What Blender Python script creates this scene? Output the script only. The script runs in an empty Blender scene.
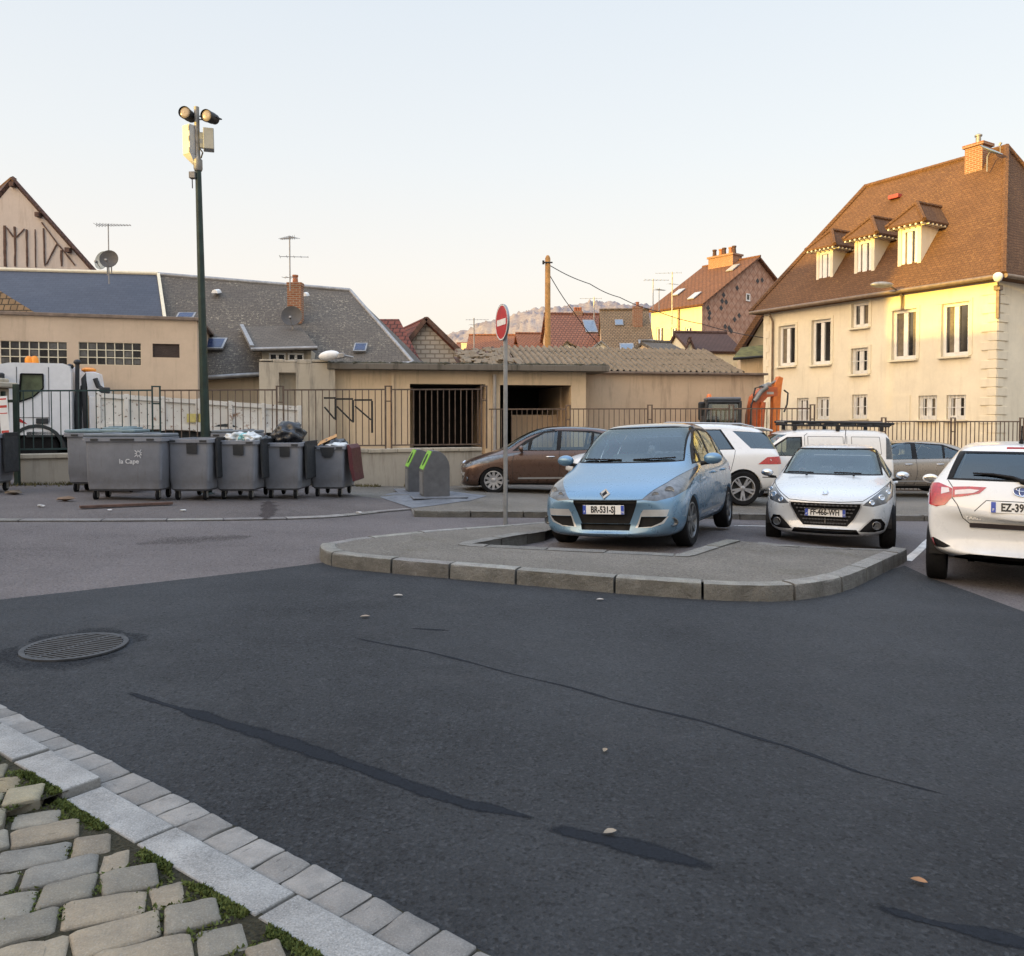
import bpy, bmesh, math, random
import numpy as np
from mathutils import Vector, Matrix, noise
from mathutils.geometry import tessellate_polygon
R = math.radians
rnd = random.Random(7)
scene = bpy.context.scene
COL = scene.collection
V = Vector
# ------------------------------------------------------------------ camera model
FPX, CAMZ = 800.0, 1.6
PITCH = math.atan(.03)
PPY = 418 + .03 * FPX          # photo row of the optical axis (the photo is cropped off-centre)
FWD = V((0, math.cos(PITCH), -math.sin(PITCH)))
UPV = V((0, math.sin(PITCH), math.cos(PITCH)))

def ray(x, y):
    return V((1, 0, 0)) * ((x - 512) / FPX) + FWD + UPV * ((PPY - y) / FPX)

def P(x, y, Y):
    """world point seen at photo position x, y when it stands Y metres away"""
    d = ray(x, y)
    return V((0, 0, CAMZ)) + d * (Y / d.y)

def zat(y, Y):
    return P(512, y, Y).z

# ------------------------------------------------------------------ terrain
GP = [(-.6, 2.9, 0), (-5.6, 14.8, .06), (-.4, 19.3, -.28), (2.3, 9.95, .0), (.95, 10.6, -.06), (3.35, 12.4, -.13), (2.0, 13.0, -.18), (5.4, 11.5, -.27),
      (6.5, 13.7, -.38), (4.56, 8.6, -.12), (0, 0, .02), (-4, 3, .06), (4, 3, -.04), (-11, 17, .2), (12, 20, -.62), (3.5, 17.8, -.36),
      (-12, 8, .15), (12, 9, -.3), (0, 60, -.9), (-40, 40, .4), (40, 40, -1.4), (0, -30, .2)]
def _fit():
    A = np.array(GP); n = len(A)
    r = np.hypot(A[:, None, 0] - A[None, :, 0], A[:, None, 1] - A[None, :, 1])
    K = np.where(r > 0, r * r * np.log(np.maximum(r, 1e-9)), 0) + np.eye(n) * .8
    Q = np.c_[np.ones(n), A[:, :2]]
    M = np.zeros((n + 3, n + 3)); M[:n, :n] = K; M[:n, n:] = Q; M[n:, :n] = Q.T
    return A, np.linalg.solve(M, np.r_[A[:, 2], 0, 0, 0])
_A, _W = _fit()
def ground(x, y):
    x = max(-60, min(60, x)); y = max(-60, min(90, y))
    r = np.hypot(_A[:, 0] - x, _A[:, 1] - y)
    k = r * r * np.log(np.maximum(r, 1e-9))
    return float(k @ _W[:-3] + _W[-3] + _W[-2] * x + _W[-1] * y)

def G(x, y, dz=0.0):
    """ground point seen at photo position x, y"""
    d = ray(x, y); lo, hi = .5, 120.0
    for _ in range(50):
        m = (lo + hi) / 2
        q = V((0, 0, CAMZ)) + d * (m / d.y)
        if q.z > ground(q.x, q.y) + dz: lo = m
        else: hi = m
    return q

# ------------------------------------------------------------------ materials
MATS = {}
def hexc(c):
    return tuple(c) + (1,) if len(c) == 3 else c

class NT:
    def __init__(self, name):
        self.m = bpy.data.materials.new(name); self.m.use_nodes = True
        self.t = self.m.node_tree; self.t.nodes.clear()
        self.out = self.n('ShaderNodeOutputMaterial')
    def n(self, typ, **kw):
        nd = self.t.nodes.new(typ)
        for k, v in kw.items(): setattr(nd, k, v)
        return nd
    def l(self, a, b): self.t.links.new(a, b)
    def noise(self, vec, scale, detail=4, rough=.6):
        a = self.n('ShaderNodeTexNoise'); a.inputs['Scale'].default_value = scale
        a.inputs['Detail'].default_value = detail; a.inputs['Roughness'].default_value = rough
        self.l(vec, a.inputs['Vector']); return a.outputs['Fac']
    def ramp(self, fac, p0, p1, c0=(0, 0, 0), c1=(1, 1, 1)):
        r = self.n('ShaderNodeValToRGB'); e = r.color_ramp.elements
        e[0].position = p0; e[1].position = p1; e[0].color = hexc(c0); e[1].color = hexc(c1)
        self.l(fac, r.inputs[0]); return r.outputs[0]
    def mix(self, fac, a, b, mode='MIX'):
        m = self.n('ShaderNodeMix', data_type='RGBA', blend_type=mode)
        if isinstance(fac, (int, float)): m.inputs[0].default_value = fac
        else: self.l(fac, m.inputs[0])
        for i, c in ((6, a), (7, b)):
            if isinstance(c, (tuple, list)): m.inputs[i].default_value = hexc(c)
            else: self.l(c, m.inputs[i])
        return m.outputs[2]
    def math(self, op, a, b=None):
        m = self.n('ShaderNodeMath', operation=op)
        for i, c in ((0, a), (1, b)):
            if c is None: continue
            if isinstance(c, (int, float)): m.inputs[i].default_value = c
            else: self.l(c, m.inputs[i])
        return m.outputs[0]
    def bump(self, h, strength=.3, dist=.01, prev=None):
        b = self.n('ShaderNodeBump'); b.inputs['Strength'].default_value = strength; b.inputs['Distance'].default_value = dist
        self.l(h, b.inputs['Height'])
        if prev is not None: self.l(prev, b.inputs['Normal'])
        return b.outputs[0]
    def coords(self, kind='Object'):
        return self.n('ShaderNodeTexCoord').outputs[kind]
    def principled(self, col, rough=.8, metal=0, normal=None, coat=0, spec=.5, emit=None, estr=0, coatr=.03):
        b = self.n('ShaderNodeBsdfPrincipled')
        for k, c in (('Base Color', col), ('Roughness', rough), ('Metallic', metal), ('Coat Weight', coat), ('Specular IOR Level', spec)):
            if isinstance(c, (tuple, list)): b.inputs[k].default_value = hexc(c)
            elif isinstance(c, (int, float)): b.inputs[k].default_value = c
            else: self.l(c, b.inputs[k])
        b.inputs['Coat Roughness'].default_value = coatr
        if normal is not None: self.l(normal, b.inputs['Normal'])
        if emit: b.inputs['Emission Color'].default_value = hexc(emit); b.inputs['Emission Strength'].default_value = estr
        self.l(b.outputs[0], self.out.inputs[0]); return b

def plain(name, col, rough=.6, metal=0, var=.18, scale=6, bump=.0, bscale=60, coat=0, spec=.5):
    """painted / moulded surface with grime variation"""
    if name in MATS: return MATS[name]
    t = NT(name); c = t.coords()
    f = t.noise(c, scale, 5)
    d = tuple(v * (1 - var) for v in col); u = tuple(min(1, v * (1 + var)) for v in col)
    cc = t.ramp(f, .3, .7, d, u)
    nb = None
    if bump: nb = t.bump(t.noise(c, bscale, 3), bump, .01)
    rr = t.ramp(t.noise(c, scale * 2.3, 3), .3, .7, (rough * .85,) * 3, (min(1, rough * 1.15),) * 3)
    t.principled(cc, rr, metal, nb, coat, spec)
    MATS[name] = t.m; return t.m

def render_wall(name, col, stain=(.10, .08, .06), stain_amt=.5, scale=1.0, bump=.25):
    if name in MATS: return MATS[name]
    t = NT(name); c = t.coords(); w = t.n('ShaderNodeNewGeometry').outputs['Position']
    f = t.noise(w, .8 * scale, 6, .65); g = t.noise(w, 9 * scale, 4)
    sc = t.n('ShaderNodeMapping'); sc.inputs['Scale'].default_value = (3, 3, .35); t.l(w, sc.inputs[0])
    streak = t.noise(sc.outputs[0], 1.3 * scale, 5, .7)
    base = t.ramp(f, .25, .75, tuple(v * .86 for v in col), tuple(min(1, v * 1.08) for v in col))
    base = t.mix(t.ramp(g, .3, .75, (.0,) * 3, (.22,) * 3), base, tuple(v * .75 for v in col))
    base = t.mix(t.math('MULTIPLY', t.ramp(streak, .52, .78), stain_amt), base, stain)
    nb = t.bump(t.noise(w, 70, 3), bump, .006)
    t.principled(base, .9, 0, nb, 0, .2)
    MATS[name] = t.m; return t.m

def tiles(name, c1, c2, mortar, w, h, msize=.02, bump=.5, lichen=(.3, .28, .2), lic=.3, rough=.85, offs=.5, blotch=.35, bdist=.02):
    """brick-texture based tiles / slates / bricks in metric UV"""
    if name in MATS: return MATS[name]
    t = NT(name); uv = t.coords('UV'); w_ = t.n('ShaderNodeNewGeometry').outputs['Position']
    wob = t.n('ShaderNodeMix', data_type='RGBA', blend_type='ADD'); wob.inputs[0].default_value = .02
    nn = t.n('ShaderNodeTexNoise'); nn.inputs['Scale'].default_value = 2.2; t.l(uv, nn.inputs['Vector'])
    t.l(uv, wob.inputs[6]); t.l(nn.outputs['Color'], wob.inputs[7])
    b = t.n('ShaderNodeTexBrick'); b.offset = offs
    t.l(wob.outputs[2], b.inputs['Vector'])
    b.inputs['Color1'].default_value = hexc(c1); b.inputs['Color2'].default_value = hexc(c2); b.inputs['Mortar'].default_value = hexc(mortar)
    b.inputs['Scale'].default_value = 1; b.inputs['Mortar Size'].default_value = msize
    b.inputs['Brick Width'].default_value = w; b.inputs['Row Height'].default_value = h; b.inputs['Mortar Smooth'].default_value = .3
    b.inputs['Bias'].default_value = -.1
    col = b.outputs['Color']
    big = t.noise(w_, .7, 6, .7)
    col = t.mix(t.ramp(big, .3, .72, (0,) * 3, (blotch,) * 3), col, tuple(v * .45 for v in c1))
    li = t.math('MULTIPLY', t.ramp(t.noise(w_, 11, 6, .8), .55, .66), t.ramp(t.noise(w_, .6, 3), .35, .6))
    col = t.mix(t.math('MULTIPLY', li, lic), col, lichen)
    # each course overlaps the one below: a saw-tooth height across the row
    sp = t.n('ShaderNodeSeparateXYZ'); t.l(wob.outputs[2], sp.inputs[0])
    saw = t.math('FRACT', t.math('DIVIDE', sp.outputs[1], h))
    hh = t.math('SUBTRACT', t.math('MULTIPLY', saw, -.6), t.math('MULTIPLY', b.outputs['Fac'], .6))
    hh = t.math('ADD', hh, t.math('MULTIPLY', t.noise(w_, 30, 3), .5))
    t.principled(col, rough, 0, t.bump(hh, bump, bdist), 0, .3)
    MATS[name] = t.m; return t.m

def asphalt(name, dark, light, agg=1.0, tint=(.05, .045, .04), wear=.5):
    t = NT(name); w = t.n('ShaderNodeNewGeometry').outputs['Position']
    vo = t.n('ShaderNodeTexVoronoi'); vo.inputs['Scale'].default_value = 72 * agg; t.l(w, vo.inputs['Vector'])
    vo2 = t.n('ShaderNodeTexVoronoi'); vo2.inputs['Scale'].default_value = 75 * agg; t.l(w, vo2.inputs['Vector'])
    fine = t.noise(w, 60 * agg, 6, .75)
    big = t.noise(w, .55, 7, .6); mid = t.noise(w, 3.2, 5, .65)
    col = t.ramp(t.math('ADD', t.math('MULTIPLY', big, .6), t.math('MULTIPLY', mid, .4)), .36, .64, dark, light)
    col = t.mix(t.ramp(fine, .3, .7, (.0,) * 3, (.75,) * 3), col, tuple(v * .28 for v in dark))
    sv = t.n('ShaderNodeSeparateColor'); t.l(vo.outputs['Color'], sv.inputs[0])
    col = t.mix(t.math('MULTIPLY', t.ramp(sv.outputs[0], .78, .98), .24), col, tuple(min(1, v * 1.7 + .01) for v in light))
    sv2 = t.n('ShaderNodeSeparateColor'); t.l(vo2.outputs['Color'], sv2.inputs[0])
    col = t.mix(t.math('MULTIPLY', t.ramp(sv2.outputs[1], .86, .93), .6), col, tuple(v * .22 for v in dark))
    col = t.mix(t.ramp(t.noise(w, .16, 5, .6), .38, .66, (0,) * 3, (.45,) * 3), col, tuple(v * 1.25 for v in light))
    col = t.mix(t.math('MULTIPLY', t.ramp(t.noise(w, 1.4, 6, .7), .55, .8), wear), col, tint)
    h = t.math('ADD', vo.outputs['Distance'], t.math('MULTIPLY', fine, 1.2))
    h = t.math('SUBTRACT', h, t.math('MULTIPLY', t.ramp(sv2.outputs[1], .88, .96), .9))
    rr = t.ramp(mid, .3, .7, (.75,) * 3, (.92,) * 3)
    t.principled(col, rr, 0, t.bump(h, 1.0, .016), 0, .22)
    MATS[name] = t.m; return t.m

def feather(name, col, soft=.5):
    """thin patch on the asphalt whose edge frays out (coverage comes from the mesh attribute)"""
    t = NT(name); w = t.n('ShaderNodeNewGeometry').outputs['Position']; a = t.n('ShaderNodeAttribute'); a.attribute_name = 'Col'
    f = t.math('ADD', a.outputs['Fac'], t.math('MULTIPLY', t.math('SUBTRACT', t.noise(w, 42, 5, .75), .5), 1.1))
    f = t.ramp(f, .24, .24 + soft); c = t.mix(t.ramp(t.noise(w, 70, 4, .7), .3, .7), col, tuple(v * 1.9 for v in col))
    b = t.principled(c, .92, 0, t.bump(t.noise(w, 80, 4, .7), .5, .008), 0, .12); tr = t.n('ShaderNodeBsdfTransparent'); m = t.n('ShaderNodeMixShader')
    t.l(f, m.inputs[0]); t.l(tr.outputs[0], m.inputs[1]); t.l(b.outputs[0], m.inputs[2]); t.l(m.outputs[0], t.out.inputs[0]); return t.m

def stone_attr(name, bump=.5, rough=.8, speck=.35, scale=1.0, dist=.012):
    """stone whose colour comes from the mesh's per-face colour attribute"""
    t = NT(name); w = t.n('ShaderNodeNewGeometry').outputs['Position']
    a = t.n('ShaderNodeAttribute'); a.attribute_name = 'Col'
    f = t.noise(w, 7 * scale, 6, .7); g = t.noise(w, 160 * scale, 3, .7); k = t.noise(w, 38 * scale, 5, .7)
    col = t.mix(t.ramp(f, .32, .7, (.0,) * 3, (.55,) * 3), a.outputs['Color'], (.07, .068, .065))
    col = t.mix(t.ramp(g, .52, .7, (0,) * 3, (speck,) * 3), col, (.5, .49, .47))
    col = t.mix(t.ramp(g, .3, .46, (speck,) * 3, (0,) * 3), col, (.03, .03, .03))
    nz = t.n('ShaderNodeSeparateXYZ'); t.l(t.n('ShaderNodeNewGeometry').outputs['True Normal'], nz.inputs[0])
    mottle = t.math('MULTIPLY', t.ramp(nz.outputs[2], .3, .8, (1,) * 3, (0,) * 3), t.ramp(t.noise(w, 4, 5, .7), .25, .65, (.35,) * 3, (.8,) * 3))  # steep faces mixed darker than the tops, unevenly
    col = t.mix(mottle, col, (.095, .09, .078))
    h = t.math('ADD', k, t.math('MULTIPLY', g, .35))
    t.principled(col, rough, 0, t.bump(h, bump, dist), 0, .3)
    MATS[name] = t.m; return t.m

def carpaint(name, col, metal=.6, flake=.25):
    if name in MATS: return MATS[name]
    t = NT(name); c = t.coords()
    z = t.n('ShaderNodeSeparateXYZ'); t.l(c, z.inputs[0])
    dirt = t.math('MULTIPLY', t.ramp(z.outputs[2], .15, .75, (1,) * 3, (0,) * 3), t.ramp(t.noise(c, 5, 5, .7), .35, .75))
    cc = t.mix(t.math('MULTIPLY', dirt, .35), col, (.16, .14, .12))
    cc = t.mix(t.ramp(t.noise(c, 3, 4), .3, .8, (0,) * 3, (.12,) * 3), cc, tuple(v * .7 for v in col))
    rr = t.ramp(t.noise(c, 9, 5, .7), .3, .8, (.24,) * 3, (.38,) * 3)
    t.principled(cc, rr, metal, None, .6, .5, coatr=.04)
    MATS[name] = t.m; return t.m

def glass(name, tint, refl=.12, rough=.02):
    """single-sheet pane: tinted see-through plus mirror reflection"""
    if name in MATS: return MATS[name]
    t = NT(name); fr = t.n('ShaderNodeFresnel'); fr.inputs[0].default_value = 1.52
    tr = t.n('ShaderNodeBsdfTransparent'); tr.inputs[0].default_value = hexc(tint)
    gl = t.n('ShaderNodeBsdfGlossy'); gl.inputs['Roughness'].default_value = rough; gl.inputs[0].default_value = (.82, .95, 1, 1)
    m = t.n('ShaderNodeMixShader'); t.l(t.math('ADD', fr.outputs[0], refl), m.inputs[0])
    t.l(tr.outputs[0], m.inputs[1]); t.l(gl.outputs[0], m.inputs[2]); t.l(m.outputs[0], t.out.inputs[0])
    MATS[name] = t.m; return t.m

# ------------------------------------------------------------------ mesh building
class MB:
    def __init__(s): s.bm = bmesh.new(); s.mi = 0; s.col = None
    def face(s, vs, mi=None):
        try: f = s.bm.faces.new(vs)
        except ValueError: return None
        f.material_index = s.mi if mi is None else mi
        return f
    def poly(s, pts, mi=None): return s.face([s.bm.verts.new(p) for p in pts], mi)
    def box(s, c, size, M=None, bevel=0, mi=None, seg=2):
        c = V(c); hx, hy, hz = size[0] / 2, size[1] / 2, size[2] / 2
        vs = []
        for dx, dy, dz in ((-1, -1, -1), (1, -1, -1), (1, 1, -1), (-1, 1, -1), (-1, -1, 1), (1, -1, 1), (1, 1, 1), (-1, 1, 1)):
            p = V((c.x + dx * hx, c.y + dy * hy, c.z + dz * hz))
            vs.append(s.bm.verts.new(M @ p if M else p))
        fs = [s.face([vs[i] for i in q], mi) for q in ((0, 3, 2, 1), (4, 5, 6, 7), (0, 1, 5, 4), (1, 2, 6, 5), (2, 3, 7, 6), (3, 0, 4, 7))]
        if bevel:
            es = list({e for f in fs for e in f.edges})
            bmesh.ops.bevel(s.bm, geom=es, offset=bevel, segments=seg, affect='EDGES', profile=.5)
        return fs
    def beam(s, a, b, w, h, bevel=0, mi=None, up=(0, 0, 1)):
        """rectangular bar from a to b"""
        a, b = V(a), V(b); d = (b - a); L = d.length; d.normalize(); u = V(up)
        if abs(d.dot(u)) > .98: u = V((0, 1, 0))
        x = d.cross(u).normalized(); z = x.cross(d).normalized()
        M = Matrix(((x.x, d.x, z.x, 0), (x.y, d.y, z.y, 0), (x.z, d.z, z.z, 0), (0, 0, 0, 1)))
        M = Matrix.Translation((a + b) / 2) @ M
        return s.box((0, 0, 0), (w, L, h), M, bevel, mi)
    def prism(s, pts, vec, mi=None, bevel=0):
        vec = V(vec); a = [s.bm.verts.new(p) for p in pts]; b = [s.bm.verts.new(V(p) + vec) for p in pts]
        n = len(a); fs = [s.face(a[::-1], mi), s.face(b, mi)]
        for i in range(n): fs.append(s.face([a[i], a[(i + 1) % n], b[(i + 1) % n], b[i]], mi))
        if bevel:
            es = list({e for f in fs if f for e in f.edges})
            bmesh.ops.bevel(s.bm, geom=es, offset=bevel, segments=2, affect='EDGES', profile=.5)
        return fs
    def tube(s, path, r, n=8, mi=None, caps=True):
        path = [V(p) for p in path]; rings = []
        ref = None
        for i, p in enumerate(path):
            d = (path[min(i + 1, len(path) - 1)] - path[max(i - 1, 0)]).normalized()
            if ref is None or abs(ref.dot(d)) > .95:
                ref = V((0, 0, 1)) if abs(d.z) < .9 else V((1, 0, 0))
            x = d.cross(ref).normalized(); y = d.cross(x).normalized(); ref = -y if False else ref
            rr = r[i] if isinstance(r, (list, tuple)) else r
            rings.append([s.bm.verts.new(p + x * (math.cos(2 * math.pi * k / n) * rr) + y * (math.sin(2 * math.pi * k / n) * rr)) for k in range(n)])
        for a, b in zip(rings, rings[1:]):
            for k in range(n): s.face([a[k], a[(k + 1) % n], b[(k + 1) % n], b[k]], mi)
        if caps: s.face(rings[0][::-1], mi); s.face(rings[-1], mi)
    def lathe(s, prof, n=24, M=None, mi=None, cap=True):
        rings = []
        for r, z in prof:
            ring = []
            for k in range(n):
                p = V((r * math.cos(2 * math.pi * k / n), r * math.sin(2 * math.pi * k / n), z))
                ring.append(s.bm.verts.new(M @ p if M else p))
            rings.append(ring)
        for a, b in zip(rings, rings[1:]):
            for k in range(n): s.face([a[k], a[(k + 1) % n], b[(k + 1) % n], b[k]], mi)
        if cap:
            s.face(rings[0][::-1], mi); s.face(rings[-1], mi)
    def blob(s, c, r, sub=2, jitter=.0, M=None, seed=0, freq=3.0, mi=None):
        g = bmesh.ops.create_icosphere(s.bm, subdivisions=sub, radius=1)
        for v in g['verts']:
            k = 1 + jitter * noise.noise(v.co * freq + V((seed, seed * 1.7, 3)))
            p = V((v.co.x * r[0] * k, v.co.y * r[1] * k, v.co.z * r[2] * k)) + V(c)
            v.co = M @ p if M else p
        for f in {f for v in g['verts'] for f in v.link_faces}: f.material_index = s.mi if mi is None else mi
    def build(s, name, mats, parent=None, smooth=None, local=False, uv=True, merge=0):
        bm = s.bm
        if merge: bmesh.ops.remove_doubles(bm, verts=bm.verts, dist=merge)
        if parent is not None and not local:
            bm.transform(wm(parent).inverted())
        if uv:
            L = bm.loops.layers.uv.verify()
            bm.normal_update()
            for f in bm.faces:
                n = f.normal
                if abs(n.z) > .97: u, w = V((1, 0, 0)), V((0, 1, 0))
                else:
                    u = V((-n.y, n.x, 0)).normalized(); w = n.cross(u)
                for lp in f.loops: lp[L].uv = (lp.vert.co.dot(u), lp.vert.co.dot(w))
        me = bpy.data.meshes.new(name); bm.to_mesh(me); bm.free()
        for m in (mats if isinstance(mats, (list, tuple)) else [mats]): me.materials.append(m)
        if smooth is not None:
            me.polygons.foreach_set('use_smooth', [True] * len(me.polygons))
            me.set_sharp_from_angle(angle=R(smooth))
        o = bpy.data.objects.new(name, me); COL.objects.link(o)
        if parent is not None: o.parent = parent
        return o

def wm(o):
    m = Matrix.LocRotScale(o.location, o.rotation_euler.to_quaternion(), o.scale)
    return wm(o.parent) @ m if o.parent else m

def tag(o, label=None, cat=None, group=None, kind=None):
    if label: o['label'] = label
    if cat: o['category'] = cat
    if group: o['group'] = group
    if kind: o['kind'] = kind
    return o

def thing(name, label, cat, loc=(0, 0, 0), rz=0, group=None):
    o = bpy.data.objects.new(name, None); COL.objects.link(o)
    o.location = loc; o.rotation_euler = (0, 0, rz); o.empty_display_size = .2
    return tag(o, label, cat, group)

def copy_tree(o, parent=None):
    c = o.copy(); COL.objects.link(c)
    if parent: c.parent = parent
    for ch in list(o.children): copy_tree(ch, c)
    return c

def text_mb(mb, txt, size, M, align='CENTER', depth=.0, mi=0, bold=0):
    cu = bpy.data.curves.new('t', 'FONT'); cu.body = txt; cu.size = size; cu.align_x = align; cu.align_y = 'CENTER'
    cu.extrude = depth; cu.offset = bold; cu.resolution_u = 3
    o = bpy.data.objects.new('t', cu); COL.objects.link(o)
    dg = bpy.context.evaluated_depsgraph_get(); me = o.evaluated_get(dg).to_mesh()
    vs = [mb.bm.verts.new(M @ v.co) for v in me.vertices]
    for p in me.polygons: mb.face([vs[i] for i in p.vertices], mi)
    o.evaluated_get(dg).to_mesh_clear()
    bpy.data.objects.remove(o); bpy.data.curves.remove(cu)

def frame(origin, xdir, zdir=(0, 0, 1)):
    """matrix: local x along xdir, z up, y = into the wall (z cross x)"""
    x = V(xdir).normalized(); z = V(zdir); z = (z - x * z.dot(x)).normalized(); y = z.cross(x)
    o = V(origin)
    return Matrix(((x.x, y.x, z.x, o.x), (x.y, y.y, z.y, o.y), (x.z, y.z, z.z, o.z), (0, 0, 0, 1)))

def sheet(name, poly, dz, m, step=.5, kind='structure', label=None, cat=None, thick=0):
    """flat polygon (x, y list) draped on the terrain, dz above it"""
    bm = bmesh.new()
    pts = [V((p[0], p[1], 0)) for p in poly]
    vs = [bm.verts.new(p) for p in pts]
    for t in tessellate_polygon([pts]): 
        try: bm.faces.new([vs[i] for i in t])
        except ValueError: pass
    xs = [p.x for p in pts]; ys = [p.y for p in pts]
    for ax, lo, hi in ((0, min(xs), max(xs)), (1, min(ys), max(ys))):
        k = math.ceil(lo / step) * step
        while k < hi:
            co = V((k, 0, 0)) if ax == 0 else V((0, k, 0)); no = V((1, 0, 0)) if ax == 0 else V((0, 1, 0))
            bmesh.ops.bisect_plane(bm, geom=bm.verts[:] + bm.edges[:] + bm.faces[:], plane_co=co, plane_no=no, dist=1e-5)
            k += step
    for v in bm.verts: v.co.z = ground(v.co.x, v.co.y) + (dz(v.co.x, v.co.y) if callable(dz) else dz)
    bmesh.ops.recalc_face_normals(bm, faces=bm.faces)
    for f in bm.faces:
        if f.normal.z < 0: f.normal_flip()
    mb = MB(); mb.bm.free(); mb.bm = bm
    o = mb.build(name, m, None, smooth=60)
    return tag(o, label, cat, None, kind)

def wall_holes(mb, M, L, z0, z1, holes, depth=.2, mi=0, top=None):
    """wall face in frame M (x along, y inwards) with window openings and their reveals;
    top: optional function u -> z limit for gables is left to the caller"""
    us = sorted({0, L} | {h[0] for h in holes} | {h[1] for h in holes})
    zs = sorted({z0, z1} | {h[2] for h in holes} | {h[3] for h in holes})
    for a, b in zip(us, us[1:]):
        for c, d in zip(zs, zs[1:]):
            cu, cz = (a + b) / 2, (c + d) / 2
            if any(h[0] < cu < h[1] and h[2] < cz < h[3] for h in holes): continue
            mb.poly([M @ V(p) for p in ((a, 0, c), (b, 0, c), (b, 0, d), (a, 0, d))], mi)
    for a, b, c, d in holes:
        q = [(a, c), (b, c), (b, d), (a, d)]
        for i in range(4):
            (u, w), (u2, w2) = q[i], q[(i + 1) % 4]
            mb.poly([M @ V(p) for p in ((u, 0, w), (u, depth, w), (u2, depth, w2), (u2, 0, w2))], mi)
# ------------------------------------------------------------------ camera, sky, sun
cam = bpy.data.cameras.new('camera'); camo = bpy.data.objects.new('camera', cam); COL.objects.link(camo)
camo.location = (0, 0, CAMZ); camo.rotation_euler = (R(90) - PITCH, 0, 0)
cam.sensor_width = 36; cam.lens = 36 * FPX / 1024; cam.shift_y = -(478 - PPY) / 1024; cam.clip_end = 3000; cam.clip_start = .05
scene.camera = camo
scene.render.resolution_x, scene.render.resolution_y = 1024, 956
scene.view_settings.view_transform = 'Standard'; scene.view_settings.look = 'None'
scene.view_settings.exposure = 0; scene.view_settings.gamma = 1
SUN_EL = 5.0
SH = V((-.84, -.54, 0)).normalized()
SUN_AZ = math.atan2(SH.x, SH.y)
w = bpy.data.worlds.new('World'); scene.world = w; w.use_nodes = True
nt = w.node_tree; nt.nodes.clear()
def wn(t, **k):
    n = nt.nodes.new(t)
    for a, b in k.items(): setattr(n, a, b)
    return n
sky = wn('ShaderNodeTexSky', sky_type='NISHITA'); sky.sun_disc = False
sky.sun_elevation = R(SUN_EL); sky.sun_rotation = SUN_AZ; sky.air_density = 1.2; sky.dust_density = 2.0
bg1 = wn('ShaderNodeBackground'); bg1.inputs[1].default_value = .05; nt.links.new(sky.outputs[0], bg1.inputs[0])
# winter evening haze: pale blue overhead, cream to pink at the horizon, warm glow round the low sun
tc = wn('ShaderNodeTexCoord'); sp = wn('ShaderNodeSeparateXYZ'); nt.links.new(tc.outputs['Generated'], sp.inputs[0])
rp = wn('ShaderNodeValToRGB'); nt.links.new(sp.outputs[2], rp.inputs[0])
els = rp.color_ramp.elements
els[0].position = 0; els[0].color = (.88, .76, .66, 1); els[1].position = 1; els[1].color = (1.25, 1.5, 1.95, 1)
for p_, c_ in ((.07, (.88, .79, .71)), (.17, (.86, .815, .78)), (.30, (.78, .80, .82)), (.48, (.69, .745, .81)), (.60, (.82, .95, 1.12)), (.75, (1.12, 1.34, 1.70))):
    e = els.new(p_); e.color = c_ + (1,)
bg2 = wn('ShaderNodeBackground'); nt.links.new(rp.outputs[0], bg2.inputs[0]); bg2.inputs[1].default_value = 1.05
sdir = V((SH.x, SH.y, math.tan(R(SUN_EL)))).normalized()
vm = wn('ShaderNodeVectorMath', operation='DOT_PRODUCT'); nt.links.new(tc.outputs['Generated'], vm.inputs[0]); vm.inputs[1].default_value = sdir
mx = wn('ShaderNodeMath', operation='MAXIMUM'); nt.links.new(vm.outputs['Value'], mx.inputs[0]); mx.inputs[1].default_value = 0
pw = wn('ShaderNodeMath', operation='POWER'); nt.links.new(mx.outputs[0], pw.inputs[0]); pw.inputs[1].default_value = 5
bg3 = wn('ShaderNodeBackground'); bg3.inputs[0].default_value = (1, .70, .38, 1)
ml = wn('ShaderNodeMath', operation='MULTIPLY'); nt.links.new(pw.outputs[0], ml.inputs[0]); ml.inputs[1].default_value = 6.0
nt.links.new(ml.outputs[0], bg3.inputs[1])
a1 = wn('ShaderNodeAddShader'); a2 = wn('ShaderNodeAddShader'); wo = wn('ShaderNodeOutputWorld')
nt.links.new(bg1.outputs[0], a1.inputs[0]); nt.links.new(bg2.outputs[0], a1.inputs[1])
nt.links.new(a1.outputs[0], a2.inputs[0]); nt.links.new(bg3.outputs[0], a2.inputs[1]); nt.links.new(a2.outputs[0], wo.inputs[0])
sl = bpy.data.lights.new('sun', 'SUN'); sl.energy = 5; sl.angle = R(.6); sl.color = (1.35, .90, .16)
so = bpy.data.objects.new('sun', sl); COL.objects.link(so)
so.rotation_euler = (-sdir).to_track_quat('-Z', 'Y').to_euler(); so.location = (-20, -20, 30)

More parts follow.
